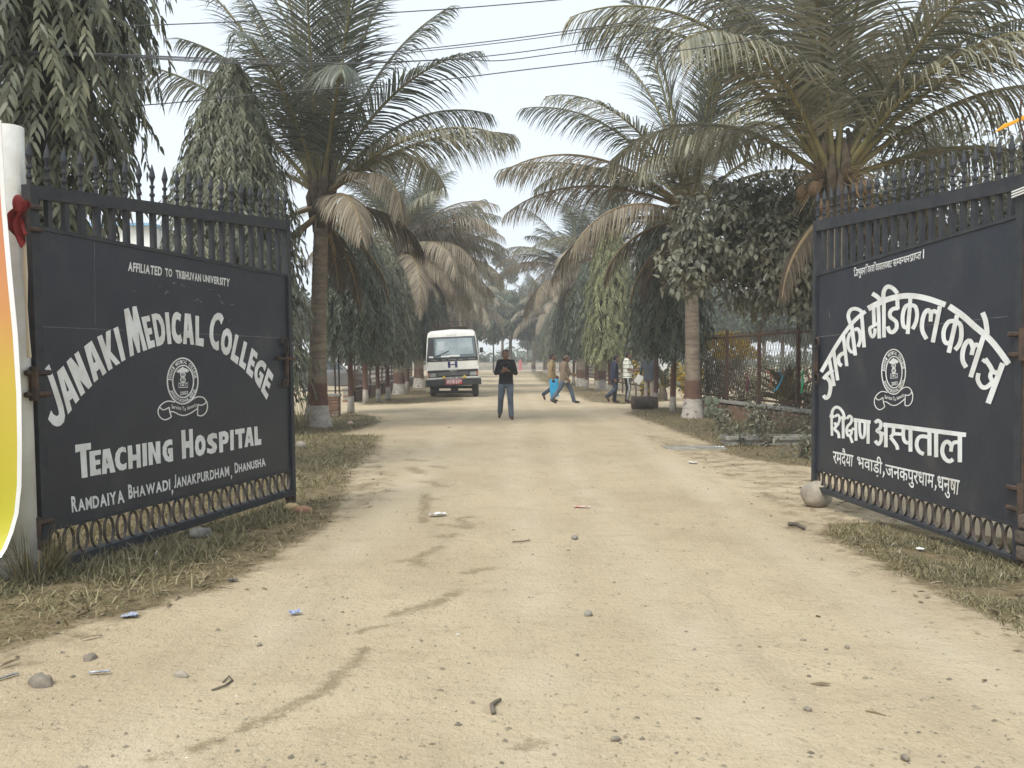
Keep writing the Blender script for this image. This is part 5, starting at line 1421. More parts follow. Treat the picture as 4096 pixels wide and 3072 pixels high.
def stripes():
    m = bpy.data.materials.new('striped_polo'); m.use_nodes = True
    N, L = m.node_tree.nodes, m.node_tree.links
    b = N['Principled BSDF']; b.inputs['Roughness'].default_value = .9
    tc = N.new('ShaderNodeTexCoord'); sp = N.new('ShaderNodeSeparateXYZ'); L.new(tc.outputs['Object'], sp.inputs[0])
    a = N.new('ShaderNodeMath'); a.operation = 'MULTIPLY'; a.inputs[1].default_value = 7.6; L.new(sp.outputs[2], a.inputs[0])
    f = N.new('ShaderNodeMath'); f.operation = 'FRACT'; L.new(a.outputs[0], f.inputs[0])
    r = N.new('ShaderNodeValToRGB'); r.color_ramp.interpolation = 'CONSTANT'; e = r.color_ramp.elements
    e[0].position = 0; e[0].color = (.62, .61, .53, 1); e[1].position = .86; e[1].color = (.03, .035, .03, 1)
    for p, c in ((.36, (.50, .48, .38, 1)), (.46, (.62, .61, .53, 1))):
        q = e.new(p); q.color = c
    L.new(f.outputs[0], r.inputs[0]); L.new(r.outputs[0], b.inputs['Base Color'])
    return m
M['polo'] = stripes()

def lump(name, shapes, m, parent, vox=.011, smooth_it=3, cut=None):
    """tapered capsules and ellipsoids fused into ONE continuous skin"""
    b = MB()
    for s in shapes:
        if s[0] == 'c':                                  # capsule chain: points, radii
            pts, rad = [Vector(p) for p in s[1]], list(s[2])
            n = 12
            for (p, q, r1, r2) in zip(pts[:-1], pts[1:], rad[:-1], rad[1:]):
                ax = q - p; L_ = max(ax.length, 1e-5); rot = ax.to_track_quat('Z', 'Y').to_matrix()
                prof = [(r1 * math.cos(a), -0 + r1 * math.sin(a)) for a in (-1.45, -1.0, -.5, 0)] + [(r2 * math.cos(a), L_ + r2 * math.sin(a)) for a in (0, .5, 1.0, 1.45)]
                k = len(b.v); c = MB(); c.lathe(prof, n); fl = s[3] if len(s) > 3 else None
                if fl:
                    c.v = [(v[0] * fl[0], v[1] * fl[1], v[2]) for v in c.v]
                    rot = Matrix.Rotation(fl[2], 3, 'Z') if len(fl) > 2 and abs(ax.normalized().z) > .97 else rot
                    if abs(ax.normalized().z) > .97 and ax.z < 0: rot = rot @ Matrix.Rotation(math.pi, 3, 'X')
                b.add([p + rot @ Vector(v) for v in c.v], c.f)
        elif s[0] == 'e':
            b.ball(s[1], s[2], 16, 12, Euler_(s[3]) if len(s) > 3 else None)
    me = b.mesh('tmp', M[m])
    o = bpy.data.objects.new('tmp', me); COL.objects.link(o)
    md = o.modifiers.new('r', 'REMESH'); md.mode = 'VOXEL'; md.voxel_size = vox
    if smooth_it:
        sm = o.modifiers.new('s', 'SMOOTH'); sm.factor = .5; sm.iterations = smooth_it
    dg = bpy.context.evaluated_depsgraph_get()
    out = bpy.data.meshes.new_from_object(o.evaluated_get(dg))
    bpy.data.objects.remove(o)
    if cut is not None:                                  # straight hem
        bm = bmesh.new(); bm.from_mesh(out)
        bmesh.ops.bisect_plane(bm, geom=list(bm.verts) + list(bm.edges) + list(bm.faces), plane_co=cut[0], plane_no=cut[1], clear_inner=True)
        bmesh.ops.holes_fill(bm, edges=[e for e in bm.edges if e.is_boundary])
        bm.to_mesh(out); bm.free()
    out.name = name; out.materials.clear(); out.materials.append(M[m])
    out.polygons.foreach_set('use_smooth', [True] * len(out.polygons))
    return link(name, out, parent)

def hand_shapes(wrist, d, palm_n, curl, s=1.0, side=1):
    """palm and five fingers; d = direction of the fingers, palm_n = the way the palm faces"""
    w = Vector(wrist); d = Vector(d).normalized(); pn = Vector(palm_n); pn = (pn - d * pn.dot(d)).normalized(); x = d.cross(pn) * side
    out = [('c', [w - d * .03, w + d * .02], [.026 * s, .027 * s]), ('c', [w + d * .02 - x * .016, w + d * .075 - x * .024], [.020 * s, .017 * s]), ('c', [w + d * .02 + x * .014, w + d * .08 + x * .022], [.020 * s, .017 * s]), ('c', [w + d * .03, w + d * .08], [.02 * s, .018 * s])]
    for i, ln in enumerate((.062, .074, .080, .072)):
        off = x * ((-.036, -.012, .012, .034)[i]); p = w + d * (.082 + (.0, .006, .008, .004)[i]) + off
        pts = [p]; a = 0
        for k, f in enumerate((.42, .32, .26)):
            a += curl * (1 + .15 * i) * (.8, 1.1, .8)[k]
            p = p + (d * math.cos(a) + pn * math.sin(a)) * ln * f; pts.append(p)
        out.append(('c', pts, [.0098, .0092, .0084, .0074]))
    t0 = w + d * .022 + x * .026; t1 = t0 + (d * .55 + x * .75 + pn * .35).normalized() * .036; t2 = t1 + (d * .85 + x * .15 + pn * .5).normalized() * .034; t3 = t2 + (d * .9 + pn * .4).normalized() * .024
    out.append(('c', [t0, t1, t2, t3], [.014, .012, .0105, .0085]))
    return out

def person(label, loc, rz, J, top, trouser, shoe, hair=True, head_turn=0, height=1.70, top_r=1.0, long_top=.80, sleeves='long', hands=None, cap=False, scarf=False, collar=True, belly=0.0, group=None, belt=None, vox=.011):
    """J: joints in the body's own frame, facing +Y, right hand on +X"""
    root = thing('person', label, 'person', loc, rz, group)
    V = Vector
    J = {k: V(v) for k, v in J.items()}
    hd, nk, ch, wa, pe = J['head'], J['neck'], J['chest'], J['waist'], J['pelvis']
    rot = Matrix.Rotation(R(head_turn), 3, 'Z')
    H = lambda x, y, z: hd + rot @ V((x, y, z))
    body = [('e', H(0, -.005, .03), (.076, .094, .098)), ('e', H(0, .018, -.035), (.062, .076, .082)), ('e', H(0, .045, -.085), (.040, .042, .036)), ('c', [H(0, .083, .018), H(0, .105, -.028)], [.011, .017]),
            ('e', H(0, .088, -.062), (.026, .012, .010)), ('e', H(0, .070, .030), (.060, .022, .012)), ('e', H(.078, -.008, -.008), (.013, .024, .034)), ('e', H(-.078, -.008, -.008), (.013, .024, .034)), ('e', H(.036, .060, -.02), (.026, .026, .026)), ('e', H(-.036, .060, -.02), (.026, .026, .026)),
            ('c', [hd + V((0, -.015, -.06)), nk + V((0, -.01, -.01)), nk.lerp(ch, .35)], [.054, .056, .075]),
            ('c', [ch + V((0, 0, .08)), wa, pe], [.10, .088, .09]), ('c', [J['ls'] + V((0, 0, -.01)), ch + V((0, 0, .09)), J['rs'] + V((0, 0, -.01))], [.050, .085, .050])]
    for s in 'lr':
        body += [('c', [J[s + 's'], J[s + 'e'], J[s + 'w']], [.044, .036, .025]), ('c', [pe.lerp(J[s + 'h'], .9), J[s + 'k'], J[s + 'a']], [.078, .05, .036])]
    for hs in (hands or []): body += hand_shapes(*hs)
    lump('body', body, 'skin', root, .0085, 2)
    # eyes, brows, mouth
    for s in (-1, 1):
        b = MB(); b.ball(H(s * .033, .080, .010), (.014, .008, .0075), 10, 6); e = b.build('eye', M['eye_white'], root, True)
        b = MB(); b.ball(H(s * .033, .0855, .010), (.0062, .004, .0062), 8, 6); b.build('iris', M['eye_dark'], e, True)
        b = MB(); b.tube([H(s * .014, .096, .030), H(s * .034, .093, .036), H(s * .052, .080, .030)], .005, 5); b.build('eyebrow', M['hair'], root)
    b = MB(); b.tube([H(-.024, .092, -.060), H(0, .101, -.058), H(.024, .092, -.060)], [.003, .006, .003], 6); b.build('mouth', M['lip'], root, True)
    if hair:
        b = [('e', H(0, -.022, .052), (.083, .092, .086)), ('e', H(0, -.055, .0), (.074, .058, .075)), ('e', H(.068, -.012, .025), (.016, .032, .04)), ('e', H(-.068, -.012, .025), (.016, .032, .04)), ('e', H(0, .045, .098), (.062, .038, .026))]
        lump('hair', b, 'hair', root, .009, 2)
    if cap:
        lump('cap', [('e', H(0, -.012, .062), (.095, .112, .070)), ('e', H(0, .105, .050), (.068, .062, .012)), ('e', H(0, -.06, .03), (.085, .06, .05))], 'cap', root, .009, 2)
    if scarf:
        lump('scarf', [('c', [nk + V((.07, .0, .0)), nk + V((.04, .075, -.02)), nk + V((-.04, .075, -.02)), nk + V((-.07, 0, 0)), nk + V((-.04, -.075, .0)), nk + V((.04, -.075, 0)), nk + V((.07, 0, 0))], [.034] * 7), ('c', [nk + V((.02, .08, -.02)), nk + V((.02, .11, -.13))], [.032, .02])], 'scarf', root, .011, 2)
    k = top_r
    hem = V((pe.x, pe.y, long_top))
    t = [('c', [nk + V((0, -.01, -.05)), ch + V((0, 0, .10))], [.085, .13 * k]), ('c', [ch + V((-.055, 0, .04)), wa + V((-.052, 0, 0)), hem + V((-.055, 0, -.06))], [.118 * k, .118 * k, .134 * k]), ('c', [ch + V((.055, 0, .04)), wa + V((.052, 0, 0)), hem + V((.055, 0, -.06))], [.118 * k, .118 * k, .134 * k]), ('c', [ch, wa, hem + V((0, 0, -.06))], [.125 * k, .12 * k, .138 * k]),
         ('c', [J['ls'], ch + V((0, -.01, .12)), J['rs']], [.066, .10 * k, .066]), ('e', wa.lerp(ch, .35) + V((0, .03 + belly, 0)), (.145 * k, .085 + belly, .20))]
    for s in 'lr':
        if sleeves == 'long':
            e = J[s + 'e'].lerp(J[s + 'w'], .88)
            t.append(('c', [J[s + 's'], J[s + 'e'], e], [.068, .055, .042]))
        else:
            t.append(('c', [J[s + 's'], J[s + 's'].lerp(J[s + 'e'], .85)], [.068, .066]))
    if collar: t.append(('c', [nk + V((.045, .02, .0)), nk + V((0, -.055, .015)), nk + V((-.045, .02, .0))], [.028, .03, .028]))
    lump('jacket' if sleeves == 'long' else 'shirt', t, top, root, vox, 3, (hem, (0, 0, 1)))
    if belt: lump('shirt_tail', [('c', [hem + V((-.06, 0, .03)), hem + V((.06, 0, .03))], [.134, .134])], belt, root, vox, 2)
    tr = [('c', [pe + V((-.055, 0, .06)), pe + V((-.065, 0, -.06))], [.112, .112]), ('c', [pe + V((.055, 0, .06)), pe + V((.065, 0, -.06))], [.112, .112])]
    for s in 'lr':
        tr.append(('c', [J[s + 'h'], J[s + 'k'], J[s + 'a'] + V((0, 0, .01))], [.100, .074, .066]))
    lump('trousers', tr, trouser, root, vox, 3)
    for s in 'lr':
        a, tt = J[s + 'a'], J[s + 't']; d = tt - a
        b = [('c', [a + V((0, -.0, -.01)) - d * .18, a + d * .45 + V((0, 0, -.012)), tt], [.045, .044, .036]), ('c', [a + V((0, 0, .02)), a], [.045, .047])]
        lump('shoe', b, shoe, root, .010, 2)
    return root
def pose(**k):
    J = dict(head=(0, .03, 1.575), neck=(0, .0, 1.455), chest=(0, 0, 1.25), waist=(0, 0, 1.04), pelvis=(0, 0, .92), ls=(-.16, -.01, 1.40), rs=(.16, -.01, 1.40), le=(-.215, -.04, 1.12), re=(.215, -.04, 1.12), lw=(-.24, .05, .88), rw=(.24, .05, .88),
             lh=(-.09, 0, .88), rh=(.09, 0, .88), lk=(-.10, .02, .49), rk=(.10, .02, .49), la=(-.10, -.02, .085), ra=(.10, -.02, .085), lt=(-.12, .15, .045), rt=(.12, .15, .045))
    J.update(k); return J
# the man walking up the drive: hands together before the chest, right leg trailing
lm = gD(1093, 906); lm.z = 0
J = pose(head=(.0, .045, 1.575), le=(-.24, .03, 1.13), re=(.24, .03, 1.13), lw=(-.075, .235, 1.185), rw=(.075, .225, 1.165), lk=(-.115, .10, .49), la=(-.135, .09, .085), lt=(-.175, .25, .045), rk=(.125, .02, .50), ra=(.165, -.24, .155), rt=(.175, -.13, .055))
person('man in a black fleece and faded jeans walking up the drive with joined hands', lm, R(176), J, 'fleece', 'jeans', 'shoe_brown', head_turn=28, top_r=1.0, long_top=.87,
       hands=[((-.065, .243, 1.19), (.85, .25, .30), (.2, -.3, 1), .38, 1, -1), ((.065, .235, 1.17), (-.8, .35, .38), (-.2, -.5, .8), .55, 1, 1)], vox=.010)
# pair strolling to the right
walkR = R(-90)
p1 = gD(1192, 868); p1.z = 0
J = pose(lk=(-.09, .06, .49), la=(-.09, .03, .085), lt=(-.09, .19, .045), rk=(.09, .02, .50), ra=(.09, -.30, .26), rt=(.09, -.25, .10), re=(.235, -.05, 1.12), rw=(.235, .02, .86), le=(-.22, .0, 1.12), lw=(-.22, .14, .92))
person('man in a tan jacket walking right and holding a blue bag', p1, walkR, J, 'tan', 'jeans_dark', 'shoe_brown', scarf=True, top_r=1.1, long_top=.80, hands=[((.235, .025, .845), (0, .1, -1), (-1, 0, 0), .75, 1, 1), ((-.22, .16, .90), (0, .5, -.8), (1, 0, 0), .45, 1, -1)], group='people walking on the drive')
b = MB()
bw, bh = .30, .62; vs = []; fs = []; nx_, nz_ = 10, 16
for side_ in (0, 1):
    for j in range(nz_ + 1):
        for i in range(nx_ + 1):
            u, v = i / nx_ - .5, j / nz_
            edge = (1 - (2 * u) ** 4) * min(1, v * 5 + .15) * min(1, (1 - v) * 4 + .1)
            y = (.035 * edge + .008 * noise.noise(Vector((u * 9, v * 7, side_ * 3)))) * (1 if side_ else -1)
            vs.append((u * bw * (1 + .06 * (1 - v)), y, -v * bh))
m_ = (nx_ + 1) * (nz_ + 1)
for j in range(nz_):
    for i in range(nx_):
        if j < 3 and 3 <= i <= 6 and j > 0: continue       # the punched hand-hole
        a = j * (nx_ + 1) + i
        fs += [(a, a + 1, a + nx_ + 2, a + nx_ + 1), (m_ + a + nx_ + 1, m_ + a + nx_ + 2, m_ + a + 1, m_ + a)]
b.add(vs, fs); o = b.build('carrier_bag', M['bag_blue'], None, True)
o.location = p1 + Vector((.055, -.235, .805)); o.rotation_euler = (0, R(-3), R(4))
tag(o, 'bright blue plastic carrier bag held by the man in the tan jacket', 'bag')
p2 = gD(1219, 872); p2.z = 0
J = pose(head=(0, .07, 1.50), neck=(0, .02, 1.39), chest=(0, 0, 1.20), waist=(0, 0, 1.0), pelvis=(0, 0, .88), ls=(-.18, 0, 1.33), rs=(.18, 0, 1.33), lh=(-.09, 0, .85), rh=(.09, 0, .85), lk=(-.09, .21, .50), la=(-.09, .33, .09), lt=(-.09, .49, .05), rk=(.09, -.16, .50), ra=(.09, -.42, .13), rt=(.09, -.29, .045), re=(.225, -.02, 1.07), rw=(.225, .10, .84), le=(-.21, .10, 1.06), lw=(-.20, .28, .98))
person('stout man in a khaki jacket, flat cap and scarf striding right', p2, walkR, J, 'khaki', 'jeans_blue', 'shoe_dark', cap=True, scarf=True, top_r=1.18, long_top=.78, belly=.05, belt='white_cloth', hands=[((.225, .11, .83), (0, .4, -.9), (-1, 0, 0), .6, 1, 1), ((-.2, .29, .97), (0, .9, -.2), (1, 0, 0), .6, 1, -1)], group='people walking on the drive')
# pair further right
p3_ = gD(1327, 871); p3_.z = 0
J = pose(head=(0, .07, 1.52), neck=(0, .02, 1.41), chest=(0, .0, 1.21), ls=(-.18, 0, 1.35), rs=(.18, 0, 1.35), lk=(-.09, .05, .49), la=(-.09, .02, .085), lt=(-.09, .17, .045), rk=(.09, .04, .50), ra=(.09, -.27, .22), rt=(.09, -.20, .085), re=(.23, -.06, 1.08), rw=(.22, -.02, .84), le=(-.22, .03, 1.09), lw=(-.2, .12, .86))
person('man in navy jacket and trousers stepping right beside the striped shirt', p3_, R(-84), J, 'navy_cloth', 'jeans_dark', 'shoe_brown', top_r=1.12, long_top=.78, hands=[((.22, -.015, .83), (0, .15, -1), (-1, 0, 0), .5, 1, 1), ((-.2, .13, .85), (0, .3, -.9), (1, 0, 0), .5, 1, -1)], group='people walking on the drive')
p4 = gD(1354, 871); p4.z = 0
J = pose(head=(0, .05, 1.62), neck=(0, .0, 1.50), chest=(0, 0, 1.29), waist=(0, .01, 1.08), pelvis=(0, 0, .96), ls=(-.19, -.01, 1.44), rs=(.19, -.01, 1.44), lh=(-.09, 0, .92), rh=(.09, 0, .92), lk=(-.09, .05, .52), rk=(.09, .06, .52), la=(-.09, .02, .085), lt=(-.09, .18, .045), ra=(.09, -.02, .085), rt=(.09, .13, .045), re=(.235, .0, 1.16), rw=(.21, .26, 1.10), le=(-.235, .02, 1.16), lw=(-.16, .28, 1.12))
q4 = person('man in a cream striped polo and black track trousers facing right', p4, R(-86), J, 'polo', 'track', 'shoe_brown', top_r=1.16, long_top=.86, sleeves='short', belly=.05, hands=[((.205, .275, 1.10), (-.1, 1, .1), (-1, 0, .3), .5, 1, 1), ((-.15, .295, 1.12), (.1, 1, .1), (1, 0, .3), .5, 1, -1)], group='people walking on the drive')
for k in range(3):
    b = MB(); o = (k - 1) * .022
    b.tube([(.205, .0 + o, .90), (.192, .01 + o, .75), (.172, .055 + o, .52), (.160, .01 + o, .30), (.160, -.01 + o, .12)], .006, 5); b.build('side_stripe', M['white_cloth'], q4, True)
# man in grey behind a trunk
p5 = gD(1412, 872); p5.z = 0; p5 = at(1402 * D, 872 * D, 32.5); p5.z = 0
J = pose(head=(0, .06, 1.60), le=(-.26, -.02, 1.15), re=(.27, .0, 1.15), lw=(-.30, .05, .90), rw=(.28, .08, .90))
q5 = person('man in a slate jacket and stone trousers half hidden by a trunk and leaves', p5, R(-20), J, 'grey_cloth', 'khaki_trouser', 'shoe_dark', top_r=1.15, hands=[((.28, .085, .89), (0, .2, -1), (-1, 0, 0), .5, 1, 1), ((-.30, .055, .89), (0, .2, -1), (1, 0, 0), .5, 1, -1)], group='people walking on the drive')
b = MB(); b.box((0, 0, 0), (.21, .004, .29), Euler_((.2, .5, .1))); b.box((.02, .008, -.02), (.20, .003, .28), Euler_((.25, .62, .1)))
o = b.build('papers', M['paper'], None); o.location = p5 + Vector((-.34, .0, .84)); tag(o, 'loose white papers in the hand of the man in the slate jacket', 'papers')
# far woman
pw = aD(1124, 800, 138); pw.z = .22
root = thing('person', 'woman in a pink sari standing far down the drive', 'person', pw, R(30))
lump('body', [('e', (0, .02, 1.44), (.075, .09, .10)), ('c', [(0, 0, 1.40), (0, 0, 1.2), (0, 0, .9), (0, 0, .12)], [.05, .13, .14, .10]), ('c', [(-.16, 0, 1.26), (-.22, 0, 1.0), (-.16, .12, .86)], [.05, .04, .03]), ('c', [(.16, 0, 1.26), (.22, 0, 1.0), (.18, .12, .86)], [.05, .04, .03]), ('c', [(-.08, .02, .05), (-.08, .12, .03)], [.04, .03]), ('c', [(.08, .02, .05), (.08, .12, .03)], [.04, .03])] + hand_shapes((-.16, .12, .86), (0, .5, -.8), (1, 0, 0), .5, 1, -1) + hand_shapes((.18, .12, .86), (0, .5, -.8), (-1, 0, 0), .5, 1, 1), 'skin', root, .012, 2)
lump('sari', [('c', [(0, 0, 1.26), (0, 0, 1.0), (0, .01, .6), (0, .01, .10)], [.165, .17, .19, .22]), ('c', [(-.16, 0, 1.26), (-.22, 0, 1.03)], [.075, .07]), ('c', [(.16, 0, 1.26), (.22, 0, 1.03)], [.075, .07]), ('e', (0, -.03, 1.46), (.095, .10, .12)), ('c', [(0, -.07, 1.4), (.05, -.12, 1.0)], [.10, .10])], 'pink', root, .014, 3)
lump('hair', [('e', (0, .015, 1.50), (.082, .088, .075))], 'hair', root, .012, 1)
# ------------------------------------------------------------ pole, banner, cloth at the far left
M['flex_edge'] = mat('banner_white', (.74, .74, .72), (.66, .66, .64), 4, .5)
def banner_mat():
    m = bpy.data.materials.new('printed_banner'); m.use_nodes = True
    N, L = m.node_tree.nodes, m.node_tree.links
    b = N['Principled BSDF']; b.inputs['Roughness'].default_value = .45
    tc = N.new('ShaderNodeTexCoord'); sp = N.new('ShaderNodeSeparateXYZ'); L.new(tc.outputs['Object'], sp.inputs[0])
    r = N.new('ShaderNodeValToRGB'); e = r.color_ramp.elements
    mr = N.new('ShaderNodeMapRange'); mr.inputs[1].default_value = 0; mr.inputs[2].default_value = 3; L.new(sp.outputs[2], mr.inputs[0])
    e[0].position = .10; e[0].color = (.50, .46, .035, 1); e[1].position = .95; e[1].color = (.48, .12, .075, 1)
    for p, c in ((.36, (.52, .38, .05, 1)), (.50, (.52, .24, .07, 1)), (.70, (.50, .17, .08, 1))):
        q = e.new(p); q.color = c
    L.new(mr.outputs[0], r.inputs[0]); L.new(r.outputs[0], b.inputs['Base Color'])
    return m
M['banner'] = banner_mat()
M['pole_white'] = mat('pole_paint', (.60, .60, .56), (.48, .47, .42), 3, .7, .002, 30, .25, third=(.36, .30, .16), tscale=1.5, tlo=.6, thi=.75)
M['red_cloth'] = mat('red_cloth', (.26, .035, .035), (.20, .03, .03), 10, .85, .003, 60)
M['cream'] = mat('cream_tape', (.60, .55, .42), None, 1, .7)
root = thing('gate_post', 'round white-washed post holding the left gate leaf', 'post', GL_A)
b = MB(); top = aD(16, 276, 6.55) - GL_A; ft_ = PL(-.20, 0, -.03)
b.tube([ft_ + Vector((0, 0, -.05)), ft_.lerp(top, .5), top], [.115, .106, .10], 20); b.build('shaft', M['pole_white'], root, True)
b = MB(); b.lathe([(.15, -.04), (.145, .12), (.13, .16), (.12, .18)], 16, ft_); b.build('footing', M['concrete'], root, fix=True)
b = MB(); q = [at(98, 935, 6.38), at(102, 1100, 6.38), at(106, 1250, 6.39), at(117, 1430, 6.40)]
b.tube([p - GL_A for p in q], [.008, .016, .006, .016], 6, flat=.4); b.build('paint_strip', M['cream'], root)  # thin cream strip between the post and the gate leaf
root = thing('banner', 'hanging banner printed red to yellow with a white edge, at the left picture edge', 'banner', aD(0, 1210, 6.0))
B0 = Vector(root.location)
edge = [(7, 262), (9, 300), (18, 450), (28, 600), (36, 720), (41, 850), (42, 960), (42, 1050), (37, 1110), (27, 1150), (14, 1185), (2, 1205)]
rows = [aD(x, y, 5.95 + .03 * math.sin(i * .9)) - B0 for i, (x, y) in enumerate(edge)]
cols = [0, .028, .034, .2, .45, .8, 1.3]
vs = []; n = len(cols)
for th in (0, -.004):
    for p in rows:
        for c in cols: vs.append(p + Vector((-c, .03 * math.sin(c * 6 + p.z * 2) + th * -1, 0)))
fs = []; mi = []
m_ = len(rows) * n
for i in range(len(rows) - 1):
    for j in range(n - 1):
        a = i * n + j
        fs.append((a, a + n, a + n + 1, a + 1)); mi.append(0 if j == 0 else 1)
        fs.append((m_ + a, m_ + a + 1, m_ + a + n + 1, m_ + a + n)); mi.append(0 if j == 0 else 1)
fw = [(f, m) for f, m in zip(fs, mi)]
for nm, sel, mm in (('printed_face', 1, 'banner'), ('white_edge', 0, 'flex_edge')):
    b = MB(); b.add(vs, [f for f, m in fw if m == sel]); me = b.mesh(nm, M[mm], True)
    bm = bmesh.new(); bm.from_mesh(me); bmesh.ops.delete(bm, geom=[v for v in bm.verts if not v.link_faces], context='VERTS'); bm.to_mesh(me); bm.free()
    link(nm, me, root)
# red rag knotted round the upper hinge
def rag(name, label, cat, c, w, h, m, seed, depth=.06):
    b = MB(); vs = []; nx_, nz_ = 12, 16
    for s in (0, 1):
        for j in range(nz_ + 1):
            for i in range(nx_ + 1):
                u, v = i / nx_ - .5, j / nz_
                ww = w * (.45 + .55 * math.sin(min(1, v * 1.6 + .25) * 1.57)) * (1 - .55 * max(0, v - .6) / .4) 
                x = u * ww + .03 * math.sin(v * 5 + seed); z = -v * h * (1 - .28 * abs(u + .1) * 2)
                y = depth * (.6 * math.sin(u * 14 + v * 4 + seed) + .8 * noise.noise(Vector((u * 5, v * 5, seed)))) + s * .018
                vs.append((x, y, z))
    m_ = (nx_ + 1) * (nz_ + 1); fs = []
    for j in range(nz_):
        for i in range(nx_):
            a = j * (nx_ + 1) + i
            fs += [(a, a + 1, a + nx_ + 2, a + nx_ + 1), (m_ + a + nx_ + 1, m_ + a + nx_ + 2, m_ + a + 1, m_ + a)]
    b.add(vs, fs); b.ball((0, 0, -.02), (w * .25, .06, .06)); o = b.build(name, m, None, True); o.location = c
    return tag(o, label, cat)
rag('cloth', 'dark red rag tied round the top hinge of the left gate', 'rag', aD(40, 434, 6.28), .115, .30, M['red_cloth'], 2.0, .03)
M['old_brick'] = mat('grimy_brick', (.13, .10, .08), (.075, .062, .052), 8, .95, .012, 30, .1, third=(.20, .13, .09), tscale=5)
# post of the right leaf, with brickwork at its foot
M['brick'] = mat('old_brick', (.26, .15, .10), (.17, .12, .09), 5, .95, .01, 26, .1, third=(.36, .30, .24), tscale=4, tlo=.55, thi=.68)
root = thing('gate_post', 'dark rusty steel post holding the right gate leaf', 'post', GR_A)
b = MB(); b.bbox(PR(-.10, 1.30, -.03), (.12, .14, 2.6), .008, Matrix.Rotation(R(10), 3, 'Z')); b.build('shaft', M['rust_dark'], root)
b = MB()
for k in range(3):
    b.tube([PR(.06, 2.52 + .018 * k, .05), PR(-.2, 2.545 + .018 * k, .05)], .006, 6)
b.build('tie_wire', M['flex_edge'], root)
for k, (u_, v_, hh) in enumerate(((-.07, .11, .10), (-.055, .22, .09), (-.085, .33, .10))):
    b = MB(); b.bbox(PR(u_ - .03, v_, -.04), (.20, .16, hh), .02, Matrix.Rotation(R(10 + 4 * (k - 1)), 3, 'Z')); b.build('brick', M['old_brick'], root)

M['pebble'] = mat('pebble_stone', (.24, .205, .155), (.15, .13, .105), 20, .9)
# ------------------------------------------------------------ stones, bricks, twigs and litter on the ground
def rock(name, label, cat, c, r, m, seed, group=None, sink=.45, rough=.28):
    bm = bmesh.new(); bmesh.ops.create_icosphere(bm, subdivisions=3, radius=1)
    for v in bm.verts:
        q = v.co.copy(); k = 1 + rough * noise.noise(q * 1.4 + Vector((seed, 0, 0))) + rough * .4 * noise.noise(q * 3.4 + Vector((0, seed, 0)))
        v.co = Vector((q.x * r[0] * k, q.y * r[1] * k, q.z * r[2] * k))
    me = bpy.data.meshes.new(name); bm.to_mesh(me); bm.free(); me.materials.append(m)
    me.polygons.foreach_set('use_smooth', [True] * len(me.polygons))
    o = link(name, me); o.location = (c[0], c[1], c[2] + r[2] * (1 - sink)); o.rotation_euler.z = seed * 1.7
    return tag(o, label, cat, group)
rock('boulder', 'smooth round boulder propping the free end of the right gate', 'boulder', gD(1764, 1095), (.15, .15, .135), M['boulder'], 1.3, sink=.12, rough=.12)
rock('stone', 'yellowish cobble by the wheel of the left gate', 'stone', gD(631, 1103), (.075, .05, .05), mat('yellow_stone', (.50, .36, .19), (.40, .28, .15), 5, .8), 2.1)
M['brick_bit'] = mat('brick_bit', (.38, .22, .13), (.28, .16, .10), 6, .9, .006, 40)
rock('brick_piece', 'broken brick piece beside the yellowish cobble', 'brick piece', gD(655, 1107), (.085, .05, .04), M['brick_bit'], 3.7, rough=.2)
rock('stone', 'flat dusty stone in the grass below the left gate rings', 'stone', gD(432, 1160), (.10, .075, .05), M['stone'], 4.2)
rock('stone', 'grey half-buried stone with a pale mark near the lower left corner', 'stone', gD(88, 1478), (.062, .05, .045), M['pebble'], 5.1, sink=1.0)
rock('stone', 'small brown pointed stone above the half-buried grey one', 'stone', gD(194, 1425), (.042, .028, .024), M['pebble'], 6.4, sink=.85)
rock('stone', 'pale lump of stone right of the silver strips', 'stone', gD(391, 1462), (.035, .02, .02), M['boulder'], 7.2, sink=.7)
rock('stone', 'dark rounded pebble alone in mid road', 'stone', gD(1241, 1164), (.036, .024, .02), M['stone'], 8.5)
rock('stone', 'dark upright pebble lower in mid road', 'stone', gD(1271, 1331), (.024, .02, .022), M['stone'], 9.3)
rock('stone', 'whitish block of stone behind the free end of the left gate', 'stone', gD(650, 968), (.16, .09, .075), M['boulder'], 10.4, rough=.15)
rock('stone', 'pinkish-white lump on the grass by the painted palm foot', 'stone', gD(757, 917), (.10, .06, .05), mat('pink_lump', (.62, .42, .34), (.5, .36, .3), 5, .8), 11.8)
PEB = [(1745, 1535, 1.2), (560, 1395, 1), (2020, 1225, 1), (1830, 1400, 1), (1735, 1385, 1), (1955, 1640, 1.3), (1330, 1600, 1.2), (1500, 1405, .8), (1860, 1190, 1), ]
for i, (x, y, s) in enumerate(PEB):
    rock('pebble', 'grey-brown pebble lying loose on the sandy drive', 'pebble', gD(x, y), (.015 * s, .011 * s, .009 * s), M['pebble'], 20 + i, 'loose pebbles on the sandy drive')
def twig(label, pts, r, m='bark'):
    c = gD(*pts[0]); b = MB()
    b.tube([gD(x, y) - c + Vector((0, 0, r + .004 * (i % 2))) for i, (x, y) in enumerate(pts)], [r * (1 - .4 * i / len(pts)) for i in range(len(pts))], 7)
    o = b.build('stick', M[m], None, True); o.location = c
    return tag(o, label, 'stick')
twig('short thick brown stick on the sand below the right gate', [(1703, 1136), (1722, 1138), (1737, 1145)], .018)
twig('thin forked twig on the sand in mid road', [(1107, 1172), (1130, 1172), (1145, 1168)], .006)
twig('curled dry leaf stalk near the bottom of the road', [(1066, 1545), (1062, 1530), (1072, 1520), (1082, 1518)], .010)
